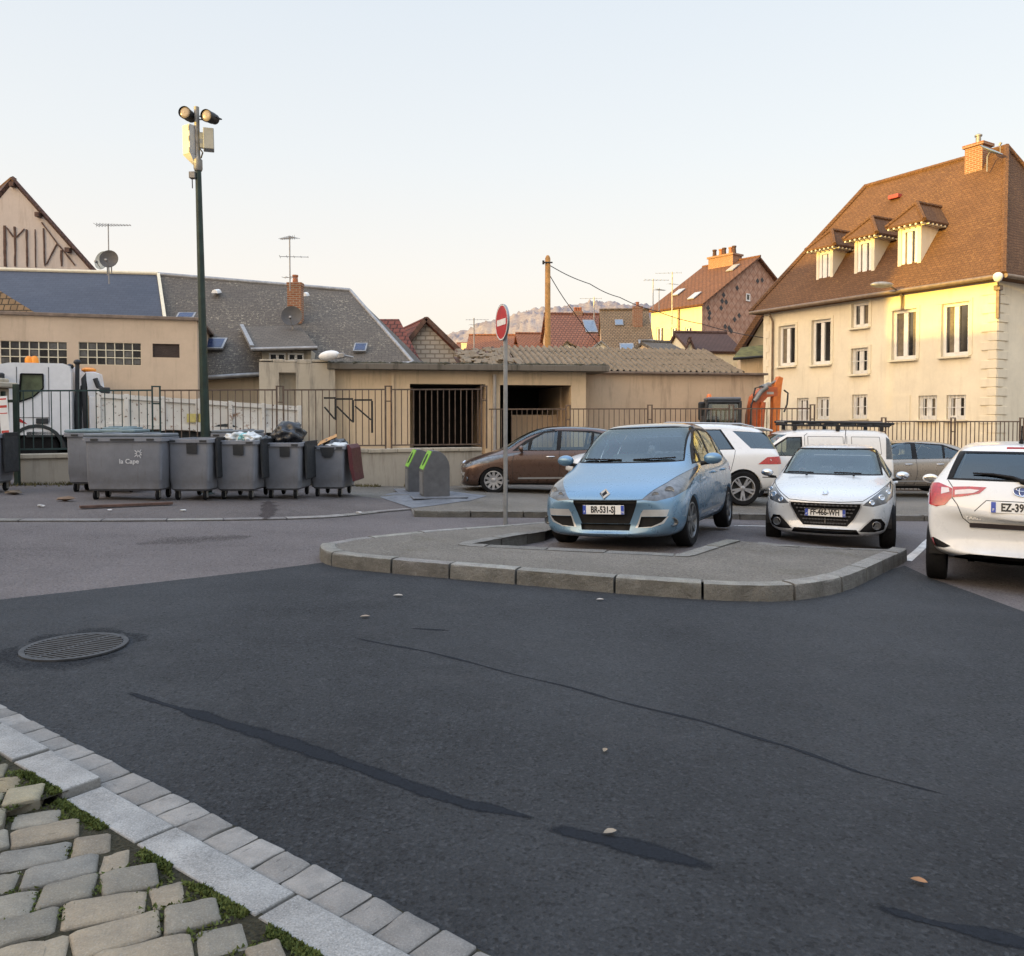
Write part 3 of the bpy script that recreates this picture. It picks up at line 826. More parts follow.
# ------------------------------------------------------------------ the cream house on the right
def cream_house():
    A = V((10.79, 34.42, 0)); xd = V((.504, -.864, 0)); M = frame(A, xd); L, D = 9.75, 8.0
    ze = P(995, 276, 26).z; zb = -2.2; zr = 11.55
    t = thing('corner_house', 'large cream rendered house with a steep brown tiled hipped roof and three dormers', 'house', A + V((0, 0, -1)))
    H = []
    spec = [(779, 795.5, 325.5, 366, 0, 0), (812, 831, 319.5, 364.5, 0, 0), (852, 869, 302.5, 327.5, 0, 0), (892.5, 917, 309.5, 359.5, 0, 0), (942, 969.5, 302.5, 356, 0, 0),
            (851.5, 868.5, 348, 374, 1, 0), (797, 809, 398, 423, 1, 0), (816.5, 829.5, 397, 419.5, 1, 0), (852, 867.5, 394.5, 418.5, 1, 0), (918.5, 937, 395.5, 419.5, 1, 0), (946.5, 966, 395, 419.5, 1, 0)]
    for x0, x1, y0, y1, br, _ in spec:
        xm = (x0 + x1) / 2
        H.append((lhit(M, x0, y0).x, lhit(M, x1, y0).x, lhit(M, xm, y1).z, lhit(M, xm, y0).z))
    mb = MB(); wall_holes(mb, M, L, zb, ze, H, .2)
    M2 = frame(M @ V((L, 0, 0)), M.to_3x3() @ V((0, 1, 0)))
    H2 = [(2.2, 3.1, 3.0, 4.7), (5, 5.9, 3.0, 4.7), (2.2, 3.1, .2, 1.4), (5, 5.9, .2, 1.4)]
    wall_holes(mb, M2, D, zb, ze, H2, .2)
    for a, b in (((0, D), (0, 0)), ((L, D), (0, D))):
        mb.poly(T(M, (a[0], a[1], zb), (b[0], b[1], zb), (b[0], b[1], ze), (a[0], a[1], ze)))
    mb.build('wall', M_cream, t)
    for h, sp_ in zip(H, spec): window(t, M, *h, d=.17, bars=bool(sp_[4]), curtain=.6 if not sp_[4] else .3, fw=.105)
    for h in H2: window(t, M2, *h, d=.17)
    # raised band round the upper windows
    for i, h in enumerate(H[:6]):
        mb = MB(); a, b, c, d = h
        for x0, x1, z0, z1 in ((a - .12, b + .12, d, d + .1), (a - .12, a, c, d), (b, b + .12, c, d)): mb.box(((x0 + x1) / 2, -.012, (z0 + z1) / 2), (x1 - x0 - .003, .03, z1 - z0 - .003), M)
        mb.build('window_surround', M_trim, t)
    # blind panel
    a, b = lhit(M, 893, 395.5), lhit(M, 910, 423); mb = MB()
    mb.box(((a.x + b.x) / 2, -.012, (a.z + b.z) / 2), (b.x - a.x, .05, a.z - b.z), M); mb.build('blind_panel', M_cream, t)
    # quoins on both corners
    mb = MB(); mb2 = MB(); z = zb; k = 0
    while z < ze - .45:
        ln = (.52, .3)[k % 2]; h = .3
        mb.box((L - ln / 2 + .03, -.012, z + h / 2), (ln, .06, h - .035), M, .008); mb.box((L - .14, .003, z + h / 2), (.28, .045, h + .001), M)
        ln2 = (.36, .62)[k % 2]; mb.box((ln2 / 2 + .01, -.012, z + h / 2), (ln2, .06, h - .035), M2, .008)
        mb2.box((ln * .6 / 2, 0, z + h / 2), (ln * .6, .045, h + .001), M)
        z += h; k += 1
    mb.build('quoins', M_cream, t); mb2.build('quoins', M_cream, t)
    # roof
    ov = .38; s = (zr - ze) / (D / 2); zo = ze - .02; h0 = 1.95
    e = [(-ov, -ov, zo), (L + ov, -ov, zo), (L + ov, D + ov, zo), (-ov, D + ov, zo)]; r0, r1 = (h0, D / 2, zr), (L - h0, D / 2, zr)
    mb = MB()
    N_ = 14
    def wavy(q0, q1, q2, q3):
        """roof face as a fine grid with slight sag so it does not look ruled"""
        g = []
        for j in range(N_ + 1):
            row = []
            for i in range(N_ + 1):
                p = V(q0).lerp(V(q1), i / N_).lerp(V(q3).lerp(V(q2), i / N_), j / N_)
                if 0 < i < N_ and 0 < j < N_: p.z += .045 * noise.noise(V((p.x * .9, p.y * .9, p.z)))
                row.append(mb.bm.verts.new(M @ p))
            g.append(row)
        for a_, b_ in zip(g, g[1:]):
            for i in range(N_): mb.face([a_[i], a_[i + 1], b_[i + 1], b_[i]])
    wavy(e[0], e[1], r1, r0); wavy(e[1], e[2], r1, r1); wavy(e[2], e[3], r0, r1); wavy(e[3], e[0], r0, r0)
    mb.bm.faces.ensure_lookup_table()
    for a_, b_ in ((e[0], e[1]), (e[1], e[2]), (e[2], e[3]), (e[3], e[0])):
        mb.poly(T(M, a_, b_, (b_[0], b_[1], b_[2] - .12), (a_[0], a_[1], a_[2] - .12)))
    mb.poly(T(M, *[(q[0], q[1], q[2] - .12) for q in e]))
    roof = mb.build('roof', M_tile_brown, t, merge=.001, smooth=25)
    # ridge and hip tiles
    mb = MB()
    for a_, b_ in ((r0, r1), (e[1], r1), (e[0], r0), (e[2], r1)):
        a_, b_ = V(a_), V(b_); n = int((b_ - a_).length / .33)
        for i in range(n):
            p, q = a_.lerp(b_, i / n), a_.lerp(b_, (i + 1.12) / n); mb.tube(T(M, p + V((0, 0, .0)), q + V((0, 0, .02))), [.115, .10], 7)
    mb.build('ridge_tiles', M_tile_brown, roof, smooth=50)
    mb = MB(); g = .07
    for a_, b_ in ((e[0], e[1]), (e[1], e[2])):
        o_ = V((0, -.06, -.06)) if a_[1] == b_[1] else V((.06, 0, -.06)); mb.tube(T(M, V(a_) + o_, V(b_) + o_), g, 10)
    mb.tube(T(M, (.55, -.3, zo - .1), (.55, -.07, zo - .5), (.55, -.07, zb)), .045, 8)
    mb.build('gutter', M_gutter, t, smooth=50)
    # dormers
    slope = lambda y: ze + s * y
    nrm = V((0, -s, 1)).normalized()
    for i, (x0, x1, yt, yb) in enumerate(((816, 832.5, 247, 288.5), (854, 874, 236, 282.5), (897.5, 920.5, 223.5, 275.5))):
        q = lhit(M, (x0 + x1) / 2, yb, (0, 0, ze), nrm); yf = q.y
        u0, u1 = lhit(M, x0, yb, (0, yf, 0)).x, lhit(M, x1, yb, (0, yf, 0)).x; zt = lhit(M, (x0 + x1) / 2, yt, (0, yf, 0)).z; z0 = q.z
        yk = (zt - ze) / s; Md = M @ Matrix.Translation((0, yf, 0))
        mb = MB(); hw = (u1 - u0)
        hole = (u0 + hw * .15, u1 - hw * .15, z0 + .2, zt - .16)
        wall_holes(mb, M @ Matrix.Translation((u0, yf, 0)), hw, z0 - .1, zt, [(hole[0] - u0, hole[1] - u0, hole[2], hole[3])], .13)
        for u in (u0, u1): mb.poly(T(M, (u, yf, z0 - .1), (u, yk + .05, zt), (u, yf, zt)))
        dm = mb.build('dormer', M_cream, t)
        f = window(dm, Md, *hole, d=.1, sill=False, curtain=.4, fw=.125)
        o = .3; zz = zt - .04; rise = hw * .75 + .16; um = (u0 + u1) / 2; mb = MB()
        rz = zz + rise; ya = yf - o; yb_ = (zz - ze) / s + .3; yr = (rz - ze) / s + .15; ap = (um, yf + .42, rz); bk = (um, yr, rz + .02)
        lf, rf, lb, rb = (u0 - o, ya, zz), (u1 + o, ya, zz), (u0 - o, yb_, zz + .02), (u1 + o, yb_, zz + .02)
        mb.poly(T(M, lf, rf, ap)); mb.poly(T(M, rf, rb, bk, ap)); mb.poly(T(M, lb, lf, ap, bk)); mb.poly(T(M, *[(p[0], p[1], p[2] - .07) for p in (lf, lb, rb, rf)]))
        for p, q_ in ((lf, rf), (rf, rb), (lb, lf)): mb.poly(T(M, p, q_, (q_[0], q_[1], q_[2] - .07), (p[0], p[1], p[2] - .07)))
        for p, q_ in ((lf, ap), (rf, ap), (ap, bk)):
            n = 7
            for k in range(n): mb.tube(T(M, V(p).lerp(V(q_), k / n), V(p).lerp(V(q_), (k + 1.1) / n) + V((0, 0, .015))), [.085, .07], 6)
        mb.build('dormer_roof', M_tile_brown, dm)
        mb = MB()
        for k in range(7): mb.box((u0 - o + (hw + 2 * o) * (k + .5) / 7, yf - o * .45, zz - .1), (.06, o * 1.1, .06), M)
        for k in range(6): mb.box((u1 + o * .45, yf + (yb_ - yf - .2) * k / 6, zz - .1), (o * 1.1, .06, .06), M)
        mb.build('rafter_ends', M_trim, dm)
    # chimney
    q = lhit(M, 974.5, 187, (0, D / 2 - .55, 0)); zt = lhit(M, 974.5, 142, (0, D / 2 - .55, 0)).z; mb = MB()
    zt -= .08; mb.box((q.x, D / 2 - .35, (q.z - 1 + zt - .12) / 2), (.66, .6, zt - .12 - q.z + 1), M); mb.box((q.x, D / 2 - .35, zt - .06), (.8, .74, .117), M, .01)
    ch = mb.build('chimney', M_brick, t); mb = MB(); mb.lathe([(.09, zt), (.09, zt + .3), (.13, zt + .31), (.13, zt + .36), (.02, zt + .42)], 12, M @ Matrix.Translation((q.x, D / 2 - .35, 0))); mb.build('chimney_pot', M_zinc, ch, smooth=40)
    mb = MB(); q = lhit(M, 896, 197, (0, 0, ze + .12), nrm); mb.box((q.x, q.y, q.z), (.45, .4, .16), M, .02); mb.build('roof_vent', plain('red_vent', (.35, .06, .05), .6), t)
    # wall bracket lamp on the front and lamp at the corner
    a = lhit(M, 903, 306); h = lhit(M, 884, 285, (0, -1.3, 0))
    lt = thing('wall_lamp', 'grey street lamp on a curved bracket under the eaves of the cream house', 'street lamp', M @ a)
    top = lhit(M, 903, 292, (0, -.12, 0))
    mb = MB(); mb.tube(T(M, (a.x, -.05, a.z), (a.x, -.1, a.z + .3), (top.x - .02, -.25, top.z), (a.x - (a.x - h.x) * .4, -.75, h.z + .1 - .12), (h.x + .15, -1.05, h.z)), .035, 8); mb.box((a.x, -.03, a.z + .1), (.12, .06, .5), M, .01); mb.build('bracket', M_gutter, lt, smooth=50)
    mb = MB(); mb.blob((0, 0, 0), (.17, .42, .11), 3, 0, M @ Matrix.Translation((h.x - .08, -1.3, h.z + .02)) @ Matrix.Rotation(R(-25), 4, 'Z')); mb.build('lamp_head', M_zinc, lt, smooth=50)
    q = lhit(M, 998, 276.5, (0, -.5, 0)); ft = thing('corner_lamp', 'small round floodlight on the upper corner of the cream house', 'floodlight', M @ q)
    mb = MB(); mb.lathe([(.03, -.17), (.10, -.13), (.145, -.02), (.13, .07), (.07, .12), (.015, .13)], 16, M @ Matrix.Translation((q.x, -.5, q.z))); mb.build('lamp_shade', M_white, ft, smooth=50)
    mb = MB(); mb.box((L + .06, -.08, q.z - .75), (.1, .1, 1.05), M, .01); mb.tube(T(M, (L + .06, -.08, q.z - .3), (q.x, -.5, q.z - .16)), .03, 8); mb.box((L + .07, -.1, q.z - .3), (.2, .22, .16), M, .02); mb.build('bracket', M_gutter, ft)
    d = dish(990, 152, 29.2, .42, 'blue grey dish on the ridge beside the brick chimney of the cream house', plain('dish_blue', (.16, .22, .3), .4), (.3, -.5, .8))
cream_house()

# ------------------------------------------------------------------ generic gabled house in a frame
def gabled(t, M, L, D, zb, ze, zr, mw, mr, ov=.3, holes=None, gholes=None, mg=None, th=.14, rslope=None):
    """facade along x at y=0, ridge parallel to it at y=D/2, gables at x=0 and x=L"""
    mb = MB(); wall_holes(mb, M, L, zb, ze, holes or [], .18)
    mb.build('wall', mw, t)
    for x, nm in ((0, 0), (L, 1)):
        mb = MB()
        if not nm: mb.poly(T(M, (L, D, zb), (0, D, zb), (0, D, ze), (L, D, ze)))
        mb.poly(T(M, (x, 0, zb), (x, D, zb), (x, D, ze), (x, D / 2, zr), (x, 0, ze))); mb.build('gable_wall', mg or mw, t)
    s = (zr - ze) / (D / 2); mb = MB()
    slab(mb, T(M, (-ov, -ov, ze - s * ov + .1), (L + ov, -ov, ze - s * ov + .1), (L + ov, D / 2 + .02, zr + .1), (-ov, D / 2 + .02, zr + .1)), th)
    slab(mb, T(M, (-ov, D + ov, ze - s * ov + .1), (-ov, D / 2 - .02, zr + .101), (L + ov, D / 2 - .02, zr + .101), (L + ov, D + ov, ze - s * ov + .1)), th)
    r = mb.build('roof', mr, t)
    mb = MB(); n = max(3, int((L + 2 * ov) / .4))
    for i in range(n):
        x = -ov + (L + 2 * ov) * i / n; mb.tube(T(M, (x, D / 2, zr + .09), (x + (L + 2 * ov) / n * 1.1, D / 2, zr + .12)), [.11, .095], 7)
    mb.build('ridge_tiles', mr, r, smooth=50)
    return r

# ------------------------------------------------------------------ yellow house with patterned gable
def yellow_house():
    Y = 64.0; Q = P(702, 303, Y); d1 = V((-.62, .79, 0)).normalized(); M0 = frame(Q, -d1); L = 5.35
    M = frame(Q + d1 * L, -d1); M.translation.z = 0; D = 14.4; ze = Q.z; zb = ze - 9; zr = P(757, 258, Y + .31 * D).z
    t = thing('yellow_house', 'yellow house with a diamond patterned brick gable and a wide chimney stack', 'house', V((M.translation.x, M.translation.y, -1)))
    px = [(656.5, 663.5), (671, 677), (685, 691.5)]
    H = [(lhit(M, a, 335).x, lhit(M, b, 335).x, lhit(M, a, 343).z, lhit(M, a, 327.5).z) for a, b in px]
    mt = NT('diamond_tiles'); uv = mt.coords('UV'); mp = mt.n('ShaderNodeMapping'); mp.inputs['Rotation'].default_value = (0, 0, R(45)); mt.l(uv, mp.inputs[0])
    ck = mt.n('ShaderNodeTexChecker'); ck.inputs['Scale'].default_value = 2.4; mt.l(mp.outputs[0], ck.inputs[0])
    ck.inputs['Color1'].default_value = (.50, .30, .21, 1); ck.inputs['Color2'].default_value = (.44, .245, .165, 1)
    br = mt.n('ShaderNodeTexBrick'); br.inputs['Scale'].default_value = 1; br.inputs['Brick Width'].default_value = .6; br.inputs['Row Height'].default_value = .6; br.inputs['Mortar Size'].default_value = .05
    mt.l(mp.outputs[0], br.inputs['Vector']); br.offset = 0; br.inputs['Color1'].default_value = (1, 1, 1, 1); br.inputs['Color2'].default_value = (.85, .85, .85, 1); br.inputs['Mortar'].default_value = (.72, .7, .7, 1)
    c = mt.mix(1.0, ck.outputs[0], br.outputs['Color'], 'MULTIPLY')
    vo = mt.noise(uv, .9, 2, .5); mt_g = mt.ramp(vo, .93, .95)
    c = mt.mix(mt_g, c, (.085, .08, .09)); mt.principled(c, .9, 0, None, 0, .2)
    r = gabled(t, M, L, D, zb, ze, zr, M_yellow, M_tile_dk2, .35, H, None, mt.m)
    for h in H: window(t, M, *h, d=.15, sill=True, curtain=.4)
    # slipped dark diamonds of the gable, a small window in it
    Mg = frame(M @ V((L, 0, 0)), M.to_3x3() @ V((0, 1, 0))); mb = MB()
    for x, y in ((708, 308), (709, 318), (715, 293.5), (723.5, 295), (722, 301), (721, 308), (726, 302), (737, 288), (757.5, 281), (762, 280), (709.5, 313), (734.5, 319.5), (739, 315.5), (725, 326.5), (731, 331), (729, 328)):
        q = lhit(Mg, x, y); a = .25
        mb = MB(); mb.poly(T(Mg, (q.x - a, -.02, q.z), (q.x, -.02, q.z - a), (q.x + a, -.02, q.z), (q.x, -.02, q.z + a)))
        mb.build('slate_patch', M_slate_grey, t)
    a, b = lhit(Mg, 745.5, 301), lhit(Mg, 749.5, 294); window(t, Mg @ Matrix.Translation((0, -.14, 0)), a.x, b.x, a.z, b.z, d=.12, leaves=1, sill=False, curtain=0)
    # wide stack on the ridge
    q0 = lhit(M, 709, 272, (0, D / 2 - .8, 0)); zt = lhit(M, 723, 256.5, (0, D / 2 - .8, 0)).z; mb = MB()
    cx = L * .42; mb.box((cx, D / 2 - .2, (q0.z - 2.2 + zt) / 2), (2.6, 1.3, zt - q0.z + 2.2), M); mb.box((cx, D / 2 - .2, zt + .08), (2.8, 1.5, .155), M)
    ch = mb.build('chimney', M_brick, t)
    for k in range(5):
        pm = MB(); pm.lathe([(.19, zt + .16), (.15, zt + .7), (.19, zt + .72), (.19, zt + .85), (.1, zt + .86)], 10, M @ Matrix.Translation((cx - 1.05 + k * .52, D / 2 - .3 + (k % 2) * .2, 0))); pm.build('chimney_pot', M_pot if k % 2 else M_tile_dark, ch, smooth=40)
    s = (zr - ze) / (D / 2)
    for x, y in ((678.5, 292.5), (694.5, 296), (733, 268)):
        n = V((0, -s, 1)).normalized(); q = lhit(M, x, y, (0, 0, ze + .16), n); mb = MB()
        mb.prism(T(M, (q.x - .35, q.y - .5, q.z - .5 * s), (q.x + .35, q.y - .5, q.z - .5 * s), (q.x + .35, q.y + .5, q.z + .5 * s), (q.x - .35, q.y + .5, q.z + .5 * s)), M.to_3x3() @ n * .08); mb.build('roof_window', M_zincl, t)
    mb = MB(); u = lhit(M, 679, 340).x; mb.tube(T(M, (u, -.1, ze), (u, -.1, zb)), .09, 6); mb.build('downpipe', M_gutter, t)
M_tile_dk2 = tiles('tile_ridge_brown', (.19, .085, .045), (.15, .068, .037), (.06, .03, .02), .4, .3, .03, .6, (.3, .18, .08), .4, bdist=.05)
M_zincl = plain('roof_light_glass', (.45, .47, .5), .2, .3, var=.15)
yellow_house()

# ------------------------------------------------------------------ small buildings between the yellow house and the cream house
def px_house(name, label, x0, x1, Y0, Y1, D, y_eave, y_ridge, mw, mr, drop=4, ov=.25, mg=None, holes=None):
    """gabled house whose facade runs between two photo columns at given distances"""
    a = P(x0, y_eave, Y0); b = P(x1, y_eave, Y1); a.z = b.z = 0; M = frame(a, b - a); L = (b - a).length
    ze = zat(y_eave, (Y0 + Y1) / 2); zr = zat(y_ridge, (Y0 + Y1) / 2 + D / 2)
    t = thing(name, label, 'house', a + V((0, 0, -1)))
    r = gabled(t, M, L, D, ze - drop, ze, zr, mw, mr, ov, holes, None, mg)
    return t, M, L, ze, zr, r
t, M, L, ze, zr, r = px_house('outbuilding', 'small white outbuilding with a dark brown roof in front of the diamond patterned gable', 692, 741, 42, 42.3, 5, 352, 334.5, M_trim, M_tile_dark, 4, .15)
# its front gable turned to the street
a = P(683, 354, 41.3); b = P(696.5, 354, 41.3); ap = P(689.5, 338, 41.3)
mb = MB(); mb.prism([a - V((0, 0, 3)), b - V((0, 0, 3)), b, ap, a], V((.3, 1.6, 0))); mb.build('front_gable', M_trim, t)
mb = MB(); o = V((0, -.15, .06)); 
for p, q in ((a, ap), (b, ap)):
    d = (p - ap).normalized() * .25; slab(mb, [p + d + o, ap + o, ap + V((.3, 1.6, 0)), p + d + V((.3, 1.6, 0))], .1)
mb.build('front_roof', M_tile_dark, t)
px_house('mossy_outbuilding', 'low pale outbuilding with a grey flat cap behind the corrugated shed roof', 657, 683, 41, 41.5, 3, 352, 344, M_tan, M_slate_brown, 3, .1)
# lean-to against the left end of the cream house, mossy roof on a pale wall
def leanto():
    Y = 35.5; a, b, c, d = P(733, 357.5, Y), P(765, 355, Y), P(765, 344.5, Y + 2.2), P(741, 347.5, Y + 2.2)
    t = thing('lean_to', 'lean-to with a mossy green roof at the far end of the cream house', 'outbuilding', V((a.x, Y, -1)))
    mb = MB(); slab(mb, [a, b, c, d], .1); mb.build('roof', M_moss_roof, t)
    mb = MB(); p, q = P(741, 358, Y + .3), P(764, 356, Y + .3); mb.prism([p, q, V((q.x, q.y, -1.2)), V((p.x, p.y, -1.2))], (.4, 2, 0)); mb.build('wall', M_tan, t)
    mb = MB(); mb.tube([a + V((0, -.05, -.07)), b + V((0, -.05, -.07))], .06, 8); mb.build('gutter', M_iron, t, smooth=50)
    # timber-edged roof verge that rises behind it
    Y = 40; t = thing('timber_gable', 'yellow gable end with an overhanging rough timber verge left of the cream house', 'house', V(P(750, 340, Y)) * 1)
    w0, w1, w2 = P(746, 350, Y), P(775, 300, Y), P(790, 350, Y)
    mb = MB(); mb.prism([w0 - V((0, 0, 3)), w0, w1, w2, w2 - V((0, 0, 3))], (1.5, 4, 0)); mb.build('wall', M_yellow, t)
    mb = MB(); a, b = P(734, 350, Y - .8), P(771, 292, Y - .8); c = P(790, 320, Y - .8)
    slab(mb, [a, b, b + V((2, 5, 0)), a + V((2, 5, 0))], .25); slab(mb, [b, c, c + V((2, 5, 0)), b + V((2, 5, 0))], .25); mb.build('roof', M_tile_brown, t)
    mb = MB()
    for k in range(6):
        p = a.lerp(b, k / 6 + .05) - V((-.12, 0, .22)); mb.beam(p, p + V((.5, 1.4, -.05)), .12, .14)
    mb.beam(a - V((-.2, -.1, .2)), b - V((-.2, -.1, .2)), .1, .2); mb.build('rafter_ends', M_timber, t)
leanto()

# ------------------------------------------------------------------ red roofed row beyond the shed
t, M, L, ze, zr, r = px_house('red_roof_house', 'house with a pinkish red tiled roof and a skylight, centre background', 556, 613, 50, 50.3, 9, 356, 315.5, M_tan, M_tile_pink, 5, .2)
chimney('chimney', 573, 583, 311, 322, 54.5, M_brick, parent=t, pots=3)
def rooflight(t, M, D, ze, zr, x, y, w_=.55, h_=.9, m=None):
    s = (zr - ze) / (D / 2); n = V((0, -s, 1)).normalized(); q = lhit(M, x, y, (0, 0, ze + .12), n); c = 1 / math.sqrt(1 + s * s)
    pts = [(q.x - w_ / 2, q.y - h_ / 2 * c, q.z - h_ / 2 * c * s), (q.x + w_ / 2, q.y - h_ / 2 * c, q.z - h_ / 2 * c * s), (q.x + w_ / 2, q.y + h_ / 2 * c, q.z + h_ / 2 * c * s), (q.x - w_ / 2, q.y + h_ / 2 * c, q.z + h_ / 2 * c * s)]
    mb = MB(); n3 = M.to_3x3() @ n; P4 = T(M, *pts); ce = sum(P4, V()) / 4
    mb.prism(P4, n3 * .06); f = mb.build('roof_window', M_zinc, t)
    mb = MB(); mb.prism([ce + (p - ce) * .84 + n3 * .061 for p in P4], n3 * .006); mb.build('pane', m or M_skyl, f)
M_skyl = plain('skylight_glass', (.14, .19, .26), .2, .0, var=.15)
rooflight(t, M, 9, ze, zr, 590, 326.5, .8, 1.7); 
t2, M2, L2, ze2, zr2, r2 = px_house('old_tile_house', 'house with an old brown moss grown tile roof and two blue skylights', 604, 654, 46, 45.8, 9, 356, 311.5, M_tan, M_tile_old, 5, .1)
chimney('chimney', 633, 643, 306, 326, 48.5, M_brick, parent=t2, pots=1)
rooflight(t2, M2, 9, ze2, zr2, 627, 350, .8, 1.4); rooflight(t2, M2, 9, ze2, zr2, 648, 348.5, 1.0, 1.9); rooflight(t2, M2, 9, ze2, zr2, 619, 323, .5, .7)
t, M, L, ze, zr, r = px_house('orange_roof_house', 'long low house with an orange tiled roof behind the no entry sign', 470, 522, 58, 58, 8, 351, 336.5, M_yellow, M_tile_orange, 4, .3)
t, M, L, ze, zr, r = px_house('orange_gable_house', 'house with an orange roof and yellow gable right of the telegraph pole foot', 524, 560, 55, 55.2, 7, 352, 335, M_yellow, M_tile_orange, 4, .3)
t, M, L, ze, zr, r = px_house('far_house', 'pale far house showing a small bit of roof below the hill', 456, 472, 90, 90, 8, 352, 344, M_trim, M_tile_pink, 5, .2)
chimney('chimney', 461, 467, 343, 352, 88, M_yellow, parent=t, pots=0)
# little gabled roof turrets poking over the shed
for x0, x1, xa, yt, lab in ((560, 582, 566.5, 342, 'small dormer with a pale gable above the left of the corrugated shed roof'), (590, 610, 601, 341.5, 'small white hipped dormer above the middle of the corrugated shed roof')):
    Y = 40; a, b, ap = P(x0, 350, Y), P(x1, 350, Y), P(xa, yt, Y); t = thing('roof_turret', lab, 'dormer', V((ap.x, Y, a.z - 1)))
    mb = MB(); k = (xa - x0) * 2; b2 = P(min(x1, x0 + k), 350, Y); mb.prism([a - V((0, 0, 1)), b2 - V((0, 0, 1)), b2, ap, a], (0, 1.2, 0)); mb.build('wall', M_trim, t)
    mb = MB(); e = P(x1, 350, Y + .3); 
    slab(mb, [a + V((-.1, -.12, 0)), ap + V((0, -.12, .06)), ap + V((0, 1.4, .06)), a + V((-.1, 1.4, 0))], .07); slab(mb, [b + V((.1, -.12, 0)), ap + V((0, -.12, .06)), ap + V((.2, 1.4, .06)), b + V((.1, 1.4, 0))], .07)
    mb.build('roof', M_tile_old if x0 < 580 else M_zinc, t)

# ------------------------------------------------------------------ stone gable with red roofs
def stone_house():
    Y = 36; t = thing('stone_gable_house', 'house with a whitish rubble stone gable and red brown ribbed tile roofs', 'house', V((P(430, 350, Y).x, Y, -.5)))
    ap, l, r_ = P(427, 319.5, Y), P(409, 340, Y), P(470, 361, Y); dp = V((-2.6, 6, 0))
    lb, rb = V((l.x, Y, -.5)), V((r_.x, Y, -.5)); l2 = P(402, 352, Y)
    mb = MB(); mb.prism([V((l2.x, Y, -.5)), rb, r_, ap, l2], dp * .98); mb.build('gable_wall', M_rubble, t)
    mb = MB(); o = V((0, -.28, .1)); q = V((-.2, -.28, 0))
    slab(mb, [l2 + o, ap + o, ap + dp, l2 + dp], .16); dr = (r_ - ap).normalized() * .4
    slab(mb, [ap + o, r_ + dr + o, r_ + dr + dp, ap + dp], .16); mb.build('roof', M_tile_red, t)
    mb = MB()
    for p, q in ((l2 + o, ap + o), (ap + o, r_ + dr + o)): mb.beam(p - V((0, .02, .08)), q - V((0, .02, .08)), .06, .2)
    mb.build('verge_board', M_timber, t)
    Y2 = 33; t2 = thing('red_roof_wing', 'red brown ribbed tile roof between the slate roof and the stone gable', 'house', V((P(400, 345, Y2).x, Y2, -.5)))
    p = [P(372, 319, Y2 + 3), P(399, 319, Y2 + 3), P(422, 363, Y2), P(390, 363, Y2)]
    mb = MB(); slab(mb, p, .15); mb.build('roof', M_tile_red, t2)
    mb = MB(); mb.prism([p[3] - V((0, 0, .2)), p[2] - V((.3, 0, .2)), V((p[2].x - .3, Y2, -.5)), V((p[3].x, Y2, -.5))], (0, 3, 0)); mb.build('wall', M_tan, t2)
stone_house()

